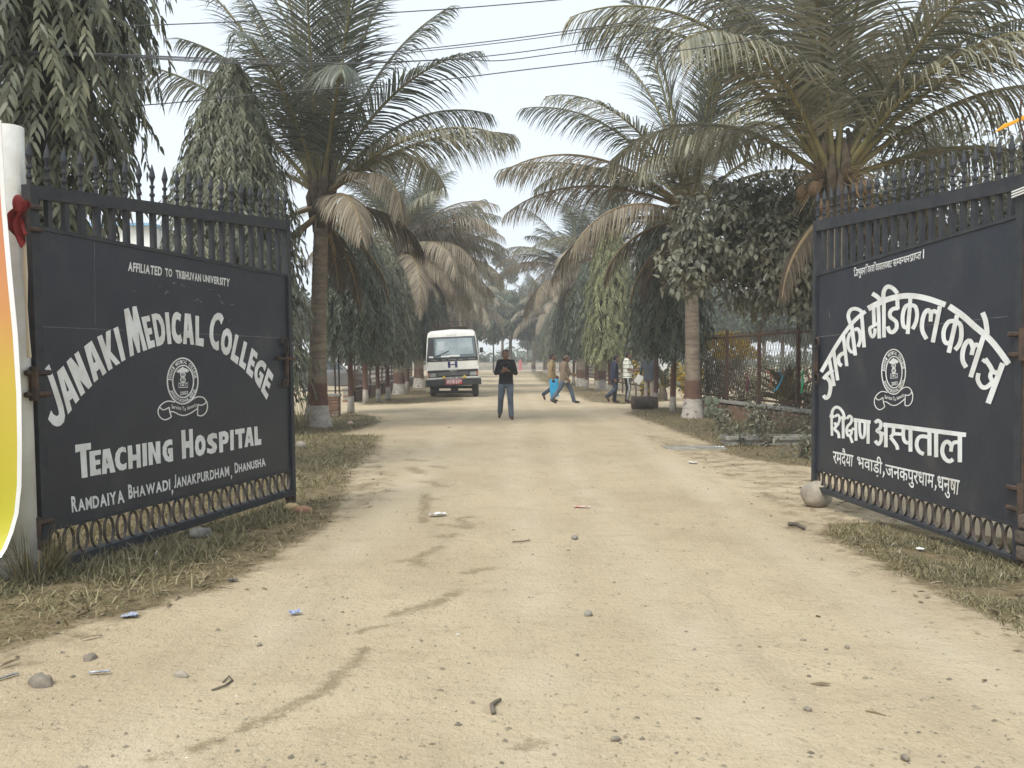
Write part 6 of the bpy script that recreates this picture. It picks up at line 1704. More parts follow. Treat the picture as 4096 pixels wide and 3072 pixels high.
twig('pale straw lying lower right of the road', [(1870, 1538), (1892, 1543), (1914, 1549)], .004, 'rachis_dry')
twig('grey twisted strip near the left road edge', [(458, 1493), (486, 1485), (502, 1472), (495, 1464), (482, 1476)], .005)
def litter(name, label, cat, x, y, w, h, m, rz, seed):
    b = MB(); vs = []; n = 6
    for s in (0, 1):
        for j in range(n + 1):
            for i in range(n + 1):
                u, v = i / n - .5, j / n - .5
                vs.append((u * w, v * h, .012 + .35 * min(w, h) * abs(noise.noise(Vector((u * 3 + seed, v * 3, seed)))) + .003 * s))
    k = (n + 1) ** 2; fs = []
    for j in range(n):
        for i in range(n):
            a = j * (n + 1) + i; fs += [(a, a + n + 1, a + n + 2, a + 1), (k + a, k + a + 1, k + a + n + 2, k + a + n + 1)]
    b.add(vs, fs); o = b.build(name, m, None); o.location = gD(x, y); o.rotation_euler.z = R(rz)
    return tag(o, label, cat)
M['foil'] = mat('silver_foil', (.62, .64, .68), (.10, .12, .22), 18, .25, metal=.5)
M['blue_wrap'] = mat('blue_wrapper', (.16, .22, .42), (.5, .52, .58), 20, .4)
M['dark_wrap'] = mat('dark_wrapper', (.03, .03, .05), (.2, .18, .18), 20, .4)
M['red_wrap'] = mat('red_wrapper', (.50, .12, .10), (.7, .66, .6), 25, .5)
litter('sachet', 'crumpled silver and blue sachet at the grass edge', 'wrapper', 280, 1335, .085, .06, M['foil'], 15, 1)
litter('sachet', 'small pale blue sachet on bare sand', 'wrapper', 637, 1328, .06, .05, M['blue_wrap'], 30, 2)
litter('sachet', 'small dark sachet above the silver one at the grass edge', 'wrapper', 503, 1258, .06, .04, M['dark_wrap'], 5, 3)
litter('foil_strip', 'flat silver strip on the sand at the lower left', 'strip', 214, 1458, .09, .02, M['foil'], 10, 4)
litter('foil_strip', 'slanted grey strip in the lower left corner', 'strip', 17, 1467, .10, .018, M['chrome'], 60, 5)
litter('scrap', 'red and white wrapper scrap far up the road', 'wrapper', 1257, 1098, .15, .05, M['red_wrap'], -5, 6)
litter('scrap', 'crumpled white paper scrap on the right grass', 'paper', 1988, 1190, .06, .05, M['paper'], 40, 7)
litter('scrap', 'white scrap at the bush edge right of the drive', 'paper', 1556, 968, .13, .12, M['paper'], 10, 8)
litter('scrap', 'white crumpled scrap on the sand before the bushes', 'paper', 1497, 1002, .13, .12, M['paper'], 70, 9)
litter('scrap', 'white shredded paper beside the wet patches', 'paper', 945, 1115, .16, .08, M['paper'], 20, 10)
litter('scrap', 'pale wrapper lying between rings and grass at the left gate foot', 'paper', 290, 1212, .09, .06, M['paper'], 33, 11)
# fine gravel: nobody could count it
g = np.random.default_rng(60); n = 5200
gy_ = 3.3 + 26 * g.random(n) ** 1.9; gx_ = g.uniform(-1, 1, n) * (0.56 * gy_ + .3)
k = grass_np(gx_, gy_) < .5; gx_, gy_ = gx_[k], gy_[k]; n = len(gx_)
s = .0035 + .011 * g.random(n) ** 4
tet = np.array([[1, 0, .1], [.2, 1, .0], [-.9, .3, .1], [-.2, -.9, 0], [.1, .1, .85], [.1, 0, -.4]])
tri = np.array([[0, 1, 4], [1, 2, 4], [2, 3, 4], [3, 0, 4]])
rot = g.uniform(0, 6.28, n); cs, sn = np.cos(rot), np.sin(rot)
V = np.repeat(tet[None], n, 0) * s[:, None, None] * np.stack([g.uniform(.7, 1.5, n), g.uniform(.6, 1.1, n), g.uniform(.5, .9, n)], -1)[:, None]
Vx = V[..., 0] * cs[:, None] - V[..., 1] * sn[:, None] + gx_[:, None]; Vy = V[..., 0] * sn[:, None] + V[..., 1] * cs[:, None] + gy_[:, None]
zg = np.array([ground_z(a, c) for a, c in zip(gx_, gy_)])
V = np.stack([Vx, Vy, V[..., 2] + zg[:, None] + s[:, None] * .15], -1).reshape(-1, 3)
T = (tri[None] + 6 * np.arange(n)[:, None, None]).reshape(-1, 3)
M['gravel'] = leafmat('gravel', [(.14, .12, .09), (.24, .20, .14), (.36, .31, .22)], .9, 0.0, .1)
tag(link('gravel', np_mesh('gravel', V, T, M['gravel'])), kind='stuff')

# dry fallen leaves along the verges
g = np.random.default_rng(61); n = 9000
ly = 4 + 34 * g.random(n) ** 1.3; lx = g.uniform(-1, 1, n) * (.56 * ly + .4)
k = grass_np(lx, ly); k = g.random(n) < np.clip(k * .6 + .004, 0, 1); lx, ly = lx[k], ly[k]; n = len(lx)
az = g.uniform(0, 6.28, n); tl = g.uniform(-.1, .35, n)
dd_ = np.stack([np.cos(az) * np.cos(tl), np.sin(az) * np.cos(tl), np.sin(tl)], -1); ww = norm(np.stack([-np.sin(az), np.cos(az), g.normal(0, .3, n)], -1))
zz_ = np.array([ground_z(a, c) for a, c in zip(lx, ly)]) + .012
v, q = strips(np.stack([lx, ly, zz_], -1), dd_, ww, g.uniform(.05, .14, n), g.uniform(.014, .03, n), (0, .3, .65, 1), (.25, 1, .8, .05), .5)
M['leaf_litter'] = leafmat('fallen_leaf', [(.12, .085, .05), (.21, .155, .09), (.31, .25, .16)], .8, .1, .15)
tag(link('leaf_litter', np_mesh('leaf_litter', v, q, M['leaf_litter'])), kind='stuff')

# ------------------------------------------------------------ grass
M['grass'] = leafmat('dry_grass', [(.11, .10, .045), (.22, .185, .095), (.33, .275, .155), (.40, .34, .20)], .7, .25, .15)
M['grass_g'] = leafmat('green_grass', [(.10, .10, .05), (.19, .17, .09), (.32, .275, .165)], .6, .25, .15)
def grass(name, poly, n, hmin, hmax, m, wid, seed, lean=.9, power=1.0):
    g = np.random.default_rng(seed)
    P = np.array(poly); lo, hi = P.min(0), P.max(0)
    x = g.uniform(lo[0], hi[0], n * 4); y = g.uniform(lo[1], hi[1], n * 4)
    nz_ = np.array([noise.noise(Vector((a * 2.2, c * 2.2, 7))) for a, c in zip(x, y)])
    dd = dist_poly(x, y, poly); ins = inpoly_np(x, y, poly)
    keep = ins & (g.random(len(x)) < np.clip(dd * (5.0 if hi[1] < 14 else 2.0) + .12, 0, 1)) & (nz_ > -.38 + .3 * g.random(len(x)))
    x, y, nz_ = x[keep][:n], y[keep][:n], nz_[keep][:n]; n = len(x)
    z = np.array([ground_z(a, c) for a, c in zip(x, y)]) - .004
    h = (hmin + (hmax - hmin) * g.random(n) ** 1.6) * (1 + .6 * nz_)
    az = g.uniform(0, 6.28, n); el = np.arctan2(1, lean * g.uniform(.2, 1.6, n))
    d = np.stack([np.cos(az) * np.cos(el), np.sin(az) * np.cos(el), np.sin(el)], -1)
    w = np.stack([-np.sin(az), np.cos(az), np.zeros(n)], -1)
    v, q = strips(np.stack([x, y, z], -1), d, w, h, wid * g.uniform(.6, 1.3, n), (0, .5, 1), (1, .75, .06), .9)
    return tag(link(name, np_mesh(name, v, q, m)), kind='stuff')
grass('dry_grass', gpoly([(-60, 1430), (60, 1395), (200, 1345), (340, 1312), (505, 1262), (620, 1192), (718, 1132), (752, 1080), (765, 1020), (822, 968), (832, 940), (640, 935), (480, 990), (-60, 1130)]), 60000, .04, .15, M['grass'], .0085, 70, 1.5)
grass('green_grass', gpoly([(-100, 1310), (300, 1262), (480, 1205), (630, 1125), (640, 1085), (400, 1150), (130, 1235), (-100, 1250)]), 9000, .05, .17, M['grass_g'], .008, 71, .9)
grass('dry_grass', gpoly([(2300, 1430), (2130, 1335), (1960, 1255), (1845, 1190), (1755, 1152), (1775, 1130), (1900, 1125), (2080, 1150), (2300, 1180)]), 26000, .025, .085, M['grass'], .006, 72, 1.4)
grass('green_grass', gpoly([(1830, 1150), (2260, 1190), (2400, 1390), (2190, 1340), (1960, 1235)]), 16000, .02, .085, M['grass_g'], .006, 73, 1.2)
grass('dry_grass', GR_PALM_L, 12000, .04, .13, M['grass_g'], .009, 74)
grass('dry_grass', GR_MID_R, 20000, .04, .14, M['grass_g'], .010, 75)
grass('dry_grass', GR_ROW_L, 14000, .05, .13, M['grass'], .012, 76)
grass('dry_grass', GR_ROW_R, 14000, .05, .13, M['grass'], .012, 77)
grass('dry_grass', GR_GARDEN, 9000, .05, .16, M['grass'], .02, 78)
# tall dry tufts at the foot of the white post
def tuft(label, c, n, h, m, seed, spread=.10, group=None):
    g = np.random.default_rng(seed); az = g.uniform(0, 6.28, n); rr = spread * g.random(n) ** .6
    base = np.stack([rr * np.cos(az), rr * np.sin(az), np.zeros(n) - .01], -1)
    el = np.radians(g.uniform(58, 88, n)); a2 = az + g.normal(0, .5, n)
    d = np.stack([np.cos(a2) * np.cos(el), np.sin(a2) * np.cos(el), np.sin(el)], -1); w = np.stack([-np.sin(a2), np.cos(a2), np.zeros(n)], -1)
    v, q = strips(base, d, w, h * g.uniform(.5, 1.1, n), .009, (0, .35, .7, 1), (1, .9, .6, .05), .7)
    o = link('grass_tuft', np_mesh('grass_tuft', v, q, m)); o.location = c
    return tag(o, label, 'grass tuft', group)
tuft('tall dry grass tuft at the foot of the white post', gD(62, 1255), 120, .42, M['grass'], 80, .14)
tuft('upright dry grass tuft right of the white post against the gate', gD(108, 1245), 70, .36, M['grass'], 81, .08)
tuft('pale dry tuft left of the big painted palm foot', gD(652, 925), 90, .75, M['grass'], 82, .18)

# ------------------------------------------------------------ shrubs and weeds
def shrub(name, label, cat, c, r, h, n, size, wid, m, seed, stems=9, group=None, droop=.2):
    root = thing(name, label, cat, c, 0, group); g = np.random.default_rng(seed)
    b = MB(); tips = []
    for i in range(stems):
        a = g.uniform(0, 6.28); rr = r * g.uniform(.2, 1); z = h * g.uniform(.55, 1)
        p = Vector((rr * math.cos(a), rr * math.sin(a), z)); tips.append(p)
        b.tube([(0.02 * math.cos(a), .02 * math.sin(a), -.02), p * .55 + Vector((0, 0, z * .1)), p], [.012, .008, .004], 5)
    b.build('stem', M['bark'], root)
    T = np.array([list(t) for t in tips]); k = g.integers(0, stems, n); f = g.random(n)[:, None] ** .6
    p = T[k] * f + g.normal(0, .16, (n, 3)) * r * np.array([1, 1, .7]); p[:, 2] = np.abs(p[:, 2]) + .02
    d = norm(p * np.array([1, 1, 0]) * .8 + g.normal(0, .7, (n, 3)) * r + np.array([0, 0, r * (.5 - droop)])); w = norm(np.cross(d, np.array([0, 0, 1.]) + g.normal(0, .5, (n, 3))))
    v, q = strips(p, d, w, size * g.uniform(.6, 1.3, n), wid * g.uniform(.7, 1.2, n), (0, .3, .65, 1), (.25, 1, .8, .05), .6)
    link('foliage', np_mesh('foliage', v, q, M[m]), root)
    return root
WG = 'dusty weeds in front of the brick kerb'
wl_ = ['grey-leaved weed bush nearest the bare road edge', 'leafy weed standing before the concrete slab', 'tall weed with pale leaves in front of the brick kerb', 'low weed at the foot of the right gate', 'weed between the slab and the right gate', 'small weed beside the cactus']
for i, (x, y, r, h) in enumerate(((1600, 962, .5, .65), (1655, 965, .55, .8), (1640, 935, .5, .85), (1725, 990, .45, .5), (1720, 955, .5, .7), (1560, 922, .4, .5))):
    shrub('weed_bush', wl_[i], 'weed', gD(x, y), r, h * .9, 230, .085, .034, 'weed', 90 + i, 10, WG)
ylw = at(1558 * D, 872 * D, 30.0); ylw.z = 0
shrub('yellow_shrub', 'round shrub with a yellow crest behind the mesh fence', 'shrub', ylw, 1.0, 2.15, 2400, .10, .05, 'weed', 100, 20)
crest = crown_centers(101, [(0, 0, 1.6, 1.15, .75)], 150); crest = crest[crest[:, 2] > 1.5]
v, q = clump_leaves(102, crest, .22, 30, .085, .05)
o = link('yellow_crest', np_mesh('yellow_crest', v, q, M['yellow_leaf'])); o.parent = [x for x in COL.objects if x.name.startswith('yellow_shrub')][0]
cr = at(1487 * D, 855 * D, 38.0); cr.z = 0
shrub('croton', 'yellow-green croton bush between the polo man and the fence post', 'shrub', cr, .6, 1.5, 700, .2, .08, 'yellow_leaf', 103, 12)
c_ = gD(1395, 866); c_.y += 4
shrub('croton', 'yellow-leaved croton beside the fence post behind the men', 'shrub', at(1398 * D, 860 * D, 37.5) * 1.0, .5, 1.5, 600, .2, .08, 'yellow_leaf', 104, 12)
for o in COL.objects:
    if o.name.startswith('croton') and o.parent is None: o.location.z = 0
rd = at(1722 * D, 800 * D, 27.0); rd.z = 0
shrub('red_shrub', 'reddish-leaved shrub above the spiky cycad in the garden', 'shrub', rd, .6, 1.35, 700, .11, .05, 'red_leaf', 105, 14)
for i, (x, Y, r, h, lab) in enumerate(((1640, 32, .9, 1.4, 'grey-green garden shrub right of the yellow one'), (1525, 27, .4, 1.6, 'twiggy shrub close behind the fence by the tall palm'), (1600, 26, .5, 1.3, 'thin twiggy shrub under the yellow crest'), (1750, 24, .5, .9, 'low garden shrub by the edge of the right gate'))):
    c = at(x * D, 850 * D, Y); c.z = 0; shrub('garden_shrub', lab, 'shrub', c, r, h, 800, .10, .04, 'weed', 110 + i, 14, 'shrubs in the fenced garden')
# cycads: stiff arching feather leaves from a short trunk
def cycad(label, c, n, L_, seed, tone='fr_green'):
    root = thing('cycad', label, 'cycad', c, 0, 'cycads in the garden'); g = random.Random(seed)
    b = MB(); b.lathe([(.16, -.05), (.17, .2), (.12, .42), (.05, .5)], 14); b.build('trunk', M['rust_fibre'], root)
    for i in range(n):
        me = frond(seed * 50 + i, L_ * g.uniform(.8, 1.1), g.uniform(15, 80), g.uniform(45, 75), tone, 34, .17, .1, pet=.12)
        me.name = 'leaf'; o = link('leaf', me, root); o.location = (0, 0, .45); o.rotation_euler = (0, 0, R(137.5 * i)); o.scale = (1, 1, 1)
    return root
cy = at(1697 * D, 850 * D, 24.0); cy.z = 0
cycad('dark spiky cycad tied with coloured ribbons behind the mesh fence', cy, 26, 1.3, 4)
cy2 = at(1432 * D, 860 * D, 36.0); cy2.z = 0
cycad('cycad with drooping leaves behind the man in the slate jacket', cy2, 18, 1.2, 6)
M['cyan'] = mat('cyan_ribbon', (.02, .32, .50), None, 1, .5); M['green_r'] = mat('green_ribbon', (.01, .30, .14), None, 1, .5); M['orange_r'] = mat('orange_ribbon', (.45, .16, .08), None, 1, .5); M['maroon'] = mat('maroon_ribbon', (.16, .02, .05), None, 1, .6)
for lab, pts, Y, m, r in (('blue ribbon hanging on the spiky cycad', [(1683, 800), (1690, 815), (1680, 838), (1672, 845)], 23.4, 'cyan', .022), ('green ribbon hanging straight at the garden edge by the gate', [(1733, 800), (1734, 820), (1732, 850)], 23.0, 'green_r', .022), ('orange ribbon drooping in the cycad left of the blue one', [(1655, 800), (1668, 812), (1664, 838)], 23.6, 'orange_r', .02), ('dark red ribbon tied to the fence mesh between two posts', [(1612, 806), (1616, 825), (1613, 845)], 24.6, 'maroon', .025)):
    c = aD(*pts[0], Y); b = MB(); b.tube([aD(x, y, Y) - c for x, y in pts], r, 6, flat=.25); o = b.build('ribbon', M[m]); o.location = c; tag(o, lab, 'ribbon', 'ribbons tied in the garden')
# prickly pear at the palm foot
root = thing('cactus', 'prickly pear cactus with flat pads at the foot of the tall right palm', 'cactus', gD(1532, 903))
M['pad'] = mat('cactus_pad', (.11, .135, .085), (.15, .165, .115), 8, .6)
for x, z, s, a in ((-.05, .16, 1, .2), (.10, .20, 1.1, -.3), (-.02, .42, 1.0, .1), (.16, .42, .9, -.5), (.26, .14, .8, -.7)):
    b = MB(); b.ball((x, .03 * a, z), (.10 * s, .022, .135 * s), 14, 8, Euler_((0, a, a))); b.build('pad', M['pad'], root, True)

# ------------------------------------------------------------ mesh fence and its brick kerb on the right
def fence(label, A, B, h0, h1, npan, mesh_step, group, posts_extra=()):
    A, B = Vector(A), Vector(B); root = thing('mesh_fence', label, 'fence', A, 0, group)
    U = B - A; L_ = U.length; u = U.normalized(); rz = Matrix.Rotation(math.atan2(u.y, u.x), 3, 'Z')
    P = lambda s, z: u * s + Vector((0, 0, z))
    for k in range(npan + 1):
        b = MB(); s = L_ * k / npan; b.box(P(s, (h1 + .18) / 2), (.075, .06, h1 + .18), rz); b.build('post', M['rust'], root)
    for k in range(npan):
        s0, s1 = L_ * k / npan + .05, L_ * (k + 1) / npan - .05
        b = MB()
        for z in (h0, h1): b.box(P((s0 + s1) / 2, z), (s1 - s0, .035, .045), rz)
        b.box(P(s0 + .02, (h0 + h1) / 2), (.035, .03, h1 - h0 - .05), rz); b.box(P(s1 - .02, (h0 + h1) / 2), (.035, .03, h1 - h0 - .05), rz)
        n = int((s1 - s0) / .10)
        for i in range(n): b.box(P(s0 + (s1 - s0) * (i + .5) / n, h1 + .06), (.016, .016, .08), rz)
        b.build('panel_frame', M['rust'], root)
        # diamond mesh
        b = MB(); Hh = h1 - h0; Wd = s1 - s0; st = mesh_step; run = Hh * .52
        for sg in (-1, 1):
            x = -run
            while x < Wd:
                a0, a1 = (x, x + run) if sg > 0 else (x + run, x); z0_, z1_ = h0, h1
                # clip to the panel
                def cl(a0, z0_, a1, z1_):
                    pts = [(a0, z0_), (a1, z1_)]
                    for lim, sign in ((0, 1), (Wd, -1)):
                        q = []
                        for (xa, za) in pts:
                            pass
                        (xa, za), (xb, zb_) = pts
                        ina, inb = (xa - lim) * sign >= 0, (xb - lim) * sign >= 0
                        if not ina and not inb: return None
                        if ina != inb:
                            t = (lim - xa) / (xb - xa); pt = (lim, za + (zb_ - za) * t)
                            pts = [(xa, za), pt] if ina else [pt, (xb, zb_)]
                    return pts
                r_ = cl(a0, z0_, a1, z1_)
                if r_: b.tube([P(s0 + r_[0][0], r_[0][1]), P(s0 + r_[1][0], r_[1][1])], .0048, 4, caps=False)
                x += st
        b.build('wire_mesh', M['rust'], root)
    return root
FA = at(1512 * D, 890 * D, 27.5); FA.z = 0; FB = at(1748 * D, 940 * D, 20.2); FB.z = 0
dirf = (FB - FA).normalized(); FB2 = FB + dirf * 6.2
fence('rusty mesh fence with spiked top rail beside the tall right palm', FA, FB2, .52, 2.02, 6, .16, 'mesh fences along the drive')
FR0 = at(1395 * D, 860 * D, 36.0); FR0.z = 0
fence('mesh fence behind the men on the right side of the drive', FR0 + Vector((.25, 0, 0)), at(1200 * D, 812 * D, 72) * 1.0 - Vector((0, 0, at(1200 * D, 812 * D, 72).z)) + Vector((1.6, 0, 0)), .45, 1.95, 8, .22, 'mesh fences along the drive')
def kerb(label, A, B, w, h, m, cat='wall'):
    A, B = Vector(A), Vector(B); root = thing('brick_wall', label, cat, A); U = (B - A).normalized(); rz = Matrix.Rotation(math.atan2(U.y, U.x), 3, 'Z'); L_ = (B - A).length
    b = MB(); k = int(L_ / .27); g = random.Random(int(L_ * 10))
    for c in range(int(h / .085)):
        for i in range(k):
            s = (i + .5 + (.5 if c % 2 else 0)) * L_ / k
            if s > L_ - .1: continue
            nrm = Vector((-U.y, U.x, 0)); dz = g.uniform(-.004, .004)
            b.box(U * s + Vector((0, 0, .042 + c * .085 + dz)) + nrm * g.uniform(-.008, .008), (L_ / k - .014, w, .072), rz)
    b.build('brickwork', M['brick'], root)
    b = MB(); b.box(U * (L_ / 2) + Vector((0, 0, h / 2 - .02)), (L_ - .02, w * .86, h - .02), rz); b.build('mortar', M['concrete'], root)
    b = MB(); b.bbox(U * (L_ / 2) + Vector((0, 0, h + .035)), (L_ + .04, w * 1.25, .065), .012, rz); b.build('coping', M['concrete'], root)
    return root
kerb('low brick kerb wall with concrete coping under the right mesh fence', FA, FB2, .26, .36, 'brick')
root = thing('concrete_slab', 'pale concrete trough edge among the weeds by the right gate', 'slab', gD(1690, 962))
b = MB(); b.bbox((0, 0, .12), (1.9, .14, .07), .012); b.bbox((0, .42, .12), (1.9, .12, .07), .012); b.bbox((-.9, .21, .12), (.12, .30, .07), .012); b.bbox((.9, .21, .12), (.12, .30, .07), .012); b.build('rim', M['concrete'], root)
b = MB(); b.box((0, .21, .045), (1.86, .5, .09)); b.build('base', M['concrete'], root)
root = thing('cover_slab', 'flat grey stone slab half buried at the road edge by the weeds', 'slab', gD(1500, 968)); b = MB(); b.bbox((0, 0, -.006), (.95, .55, .045), .012, Matrix.Rotation(R(8), 3, 'Z')); b.build('slab', M['concrete'], root)
# left row fence and its stub walls
LA = gD(800, 868); LB = gD(905, 836)
fence('mesh fence behind the painted trunks on the left row', LA + Vector((-.55, 0, 0)), Vector((LB.x - 1.2, LB.y + 8, 0)), .45, 1.95, 6, .2, 'mesh fences along the drive')
kerb('low brick wall end beside the white-footed trunks left of the bus', LA + Vector((-.75, -.4, 0)), Vector((LB.x - 1.2, LB.y + 8, 0)), .30, .42, 'brick')
root = thing('brick_pier', 'short square brick pier behind the big painted palm', 'pier', gD(718, 900)); b = MB(); g = random.Random(3)
for c in range(6):
    for i in (-1, 1): b.box((i * .095 * (1 if c % 2 else .9), 0, .045 + c * .085), (.18, .36, .075))
b.build('brickwork', M['brick'], root); b = MB(); b.bbox((0, 0, .555), (.42, .40, .06), .012); b.build('coping', M['concrete'], root)
root = thing('steel_gate', 'narrow open iron gate frame behind the big painted palm', 'gate', gD(736, 893)); b = MB()
for x in (-.13, -.02): b.tube([(x, 0, .1), (x - .08, .2, 1.95)], .024, 6)
b.build('upright', M['rust_dark'], root); b = MB(); b.tube([(-.13, 0, .32), (-.02, 0, .32)], .018, 6); b.tube([(-.2, .19, 1.85), (-.09, .19, 1.85)], .018, 6); b.build('crossbar', M['rust_dark'], root)

# ------------------------------------------------------------ the drum, white pillar
root = thing('oil_drum', 'rusty dented oil drum lying at the foot of a right-row trunk', 'drum', gD(1392, 884), R(8)); b = MB()
prof = []
for i in range(25):
    z = -.40 + .80 * i / 24; r = .27 + (.014 if i in (0, 1, 23, 24) else 0) + (.030 if i in (8, 16) else 0); prof.append((r, z))
b.lathe(prof, 26, (0, 0, 0), 'X'); b.v = [(x, y * (1 + .05 * noise.noise(Vector((x * 3, y * 3, z * 3)))), z * (.92 + .06 * noise.noise(Vector((x * 2, y * 4, z))))) for x, y, z in b.v]
b.v = [(x, y, z + .25) for x, y, z in b.v]; b.build('barrel', mat('rusty_drum', (.085, .056, .042), (.05, .043, .038), 7, .7, .004, 30, .3, third=(.17, .12, .09), tscale=4), root, True); root.scale = (.9, .78, .78)
wp = at(1431 * D, 860 * D, 44); wp.z = 0
root = thing('pillar', 'white-washed pillar with a moulded cap behind the right-row trunks', 'pillar', wp); b = MB(); b.bbox((0, 0, .95), (.34, .34, 1.9), .02); b.build('shaft', M['white_wall'], root); b = MB(); b.bbox((0, 0, 1.95), (.5, .5, .10), .02); b.bbox((0, 0, 2.08), (.4, .4, .14), .03); b.build('cap', M['white_wall'], root)

# ------------------------------------------------------------ pale house behind the left gate
hs = at(300 * D, 782 * D, 46); hs.z = 0
root = thing('pale_house', 'white house with a blue eaves band behind the left gate bars', 'house', hs)
hx0, hx1, hx2 = (aD(225, 560, 46) - hs).x, (aD(330, 560, 46) - hs).x, (aD(372, 560, 46) - hs).x; ht = (aD(300, 489, 46) - hs).z
b = MB(); b.box(((hx0 - 6 + hx1) / 2, 2.5, ht / 2), (hx1 - hx0 + 6, 5, ht)); b.build('wall', M['white_wall'], root)
b = MB(); b.box(((hx0 - 6 + hx1) / 2, 2.4, ht + .06), (hx1 - hx0 + 6.3, 5.5, .12)); b.build('eaves_band', mat('blue_band', (.16, .32, .50), (.22, .38, .52), 4, .7), root)
b = MB(); b.box(((hx1 + hx2) / 2 + .6, 4.0, (ht - .15) / 2), (hx2 - hx1 + 1.15, 3.5, ht - .15)); b.build('wing', M['white_wall'], root)
b = MB(); b.box(((hx1 + hx2) / 2 + .45, 3.9, ht - .06), (hx2 - hx1 + 1.6, 4.1, .16), Matrix.Rotation(R(3), 3, 'Y')); b.build('roof', M['concrete'], root)
w = MB(); w.box(((hx1 + hx2) / 2 + .30, 2.22, ht - 1.25), (.5, .08, 1.0)); fr = w.build('window', M['chrome'], root); w = MB(); w.box(((hx1 + hx2) / 2 + .30, 2.165, ht - 1.25), (.40, .03, .88)); w.build('pane', M['glass'], fr)
v, q = clump_leaves(131, np.stack([np.linspace(-2, 34, 170), np.zeros(170), np.full(170, 1.1)], -1) + np.random.default_rng(4).normal(0, .4, (170, 3)), .8, 60, .17, .10)
o = link('hedge', np_mesh('hedge', v, q, M['far_leaf'], tone=np.repeat(np.random.default_rng(5).random(170), 480))); hp = at(1400 * D, 782 * D, 62); o.location = (hp.x, 62, 0); tag(o, 'loose green hedge closing the back of the fenced garden', 'hedge')
# wall and hedge across the end of the drive
M['old_wall'] = mat('weathered_whitewash', (.42, .37, .30), (.28, .24, .19), .8, .9, third=(.16, .14, .11), tscale=.5)
ew = aD(1040, 800, 145); ew.z = .22; e2 = aD(1330, 800, 145)
root = thing('boundary_wall', 'low whitewashed wall across the far end of the drive', 'wall', ew)
b = MB(); Lw = 46; b.box((2, 0, .55), (Lw, .3, 1.1)); b.build('wall_face', M['old_wall'], root); b = MB(); b.box((2, -.6, .25), (Lw, .5, .5)); b.build('plinth', M['concrete'], root)
v, q = clump_leaves(130, np.stack([np.linspace(-22, 26, 200), np.full(200, 1.0), np.full(200, 1.5)], -1) + np.random.default_rng(3).normal(0, .3, (200, 3)), .6, 60, .16, .10)
o = link('hedge', np_mesh('hedge', v, q, M['far_leaf'])); o.location = ew + Vector((0, .6, 0)); tag(o, 'dark clipped hedge running above the far whitewashed wall', 'hedge')
lp = aD(1066, 782, 120); lp.z = .15
root = thing('lamp_post', 'thin dark pole standing beyond the bus mirror', 'pole', lp); b = MB(); b.tube([(0, 0, 0), (0, 0, 6.2)], [.10, .07], 8); b.build('shaft', M['black'], root); b = MB(); b.tube([(0, 0, 6.15), (.7, 0, 6.35)], .05, 6); b.bbox((.85, 0, 6.33), (.5, .2, .1), .03); b.build('lamp_arm', M['black'], root)

# ------------------------------------------------------------ overhead wires
M['wire'] = mat('wire_insulation', (.07, .072, .075), None, 1, .6)
WG_ = 'overhead wires crossing above the gateway'
WIRES = [('topmost wire, entering at the upper left corner', [(-60, 70), (0, 65), (250, 57), (550, 45), (850, 27), (1000, 17), (1180, 2), (1320, -12)], 10.5, .0060),
         ('lowest wire, rising from the left edge to the right', [(-60, 242), (0, 240), (300, 228), (600, 200), (900, 178), (1140, 150), (1370, 122), (1600, 90), (1760, 60), (2300, -20)], 11.0, .0060),
         ('upper wire of the bundle left of the palm', [(-60, 108), (270, 118), (500, 127), (700, 124), (900, 107), (1100, 84), (1300, 56), (1480, 26), (1700, -20)], 10.2, .0052),
         ('twin of the upper bundle wire, hanging a little slacker', [(-60, 110), (270, 120), (500, 130), (700, 129), (900, 112), (1100, 90), (1300, 62), (1500, 28), (1720, -18)], 10.3, .0045),
         ('middle wire of the bundle, sagging behind the palm crown', [(-60, 112), (270, 122), (480, 133), (700, 136), (950, 129), (1130, 112), (1370, 75), (1560, 40), (1900, -30)], 10.4, .0052),
         ('lower wire of the bundle, kinked right of the palm', [(-60, 114), (270, 124), (480, 136), (720, 139), (980, 129), (1080, 131), (1200, 116), (1380, 92), (1600, 52), (2000, -25)], 10.5, .0052)]
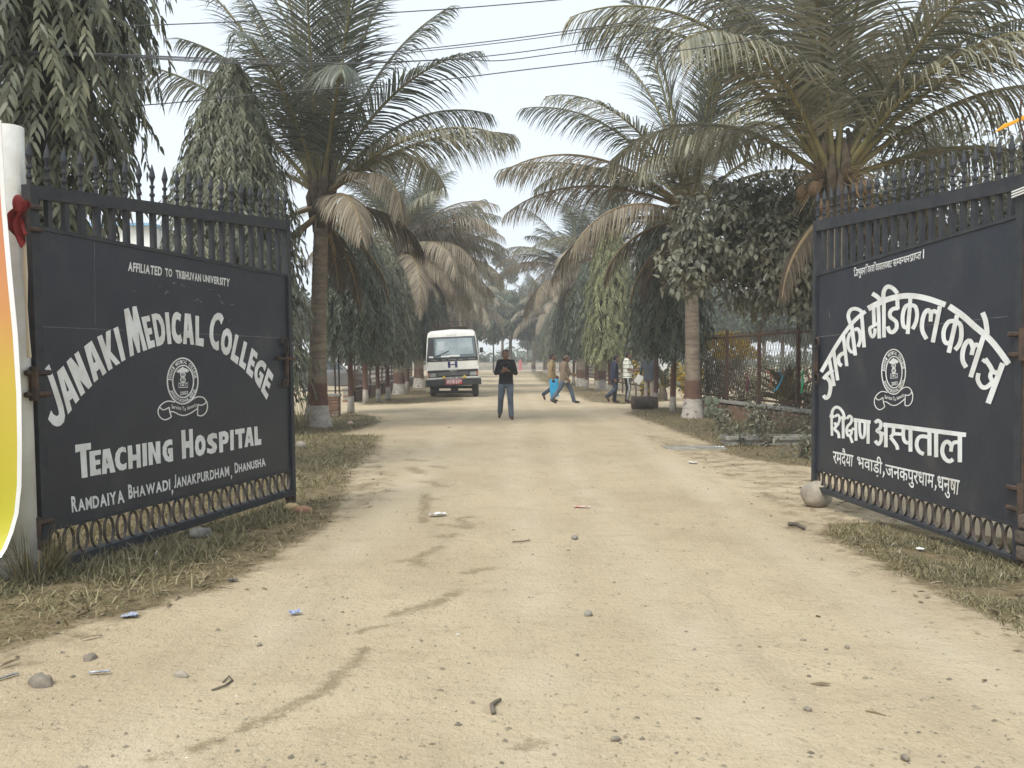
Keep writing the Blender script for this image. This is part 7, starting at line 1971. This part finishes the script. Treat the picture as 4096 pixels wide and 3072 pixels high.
for lab, pts, Y, r in WIRES:
    c = aD(*pts[0], Y); P3 = [aD(x, y, Y) - c for x, y in pts]; fine = []
    for i in range(len(P3) - 1):
        p0, p1, p2, p3_ = P3[max(i - 1, 0)], P3[i], P3[i + 1], P3[min(i + 2, len(P3) - 1)]
        for t in (0, .2, .4, .6, .8): fine.append(.5 * ((2 * p1) + (p2 - p0) * t + (2 * p0 - 5 * p1 + 4 * p2 - p3_) * t * t + (3 * p1 - p0 - 3 * p2 + p3_) * t ** 3))
    fine.append(P3[-1])
    b = MB(); b.tube(fine, r, 6); o = b.build('overhead_wire', M['wire'], None, True); o.location = c; tag(o, lab, 'wire', WG_)
# orange streamer at the right edge
M['streamer'] = mat('orange_streamer', (.70, .33, .03), None, 1, .5)
pr = [o for o in COL.objects if o.name == 'gate_post.001'][0]
b = MB(); b.tube([PR(-.10, 2.5, -.03), aD(2203, 262, 6.75) - GR_A, aD(2206, 215, 6.75) - GR_A], [.011, .009, .007], 6); b.build('rod', M['rust_dark'], pr)
c = aD(2160, 268, 6.75); b = MB(); b.tube([aD(x, y, 6.75) - c for x, y in ((2150, 285), (2170, 272), (2195, 262), (2220, 250), (2240, 245))], [.003, .015, .011, .018, .014], 6, flat=.2); o = b.build('streamer', M['streamer']); o.location = c; tag(o, 'orange plastic streamer tied to a rod above the right gate spears', 'streamer')
HAZE = 0.0016
# ------------------------------------------------------------ haze
hz = bpy.data.materials.new('haze_air'); hz.use_nodes = True
hn, hl = hz.node_tree.nodes, hz.node_tree.links
for n in list(hn):
    if n.type == 'BSDF_PRINCIPLED': hn.remove(n)
pv = hn.new('ShaderNodeVolumePrincipled')
pv.inputs['Color'].default_value = (.93, .965, 1.0, 1)
pv.inputs['Density'].default_value = HAZE
pv.inputs['Anisotropy'].default_value = 0.2
hl.new(pv.outputs[0], [n for n in hn if n.type == 'OUTPUT_MATERIAL'][0].inputs['Volume'])
b = MB(); b.box((0, 0, 9), (1600, 1600, 21)); 
tag(b.build('haze', hz), kind='stuff')
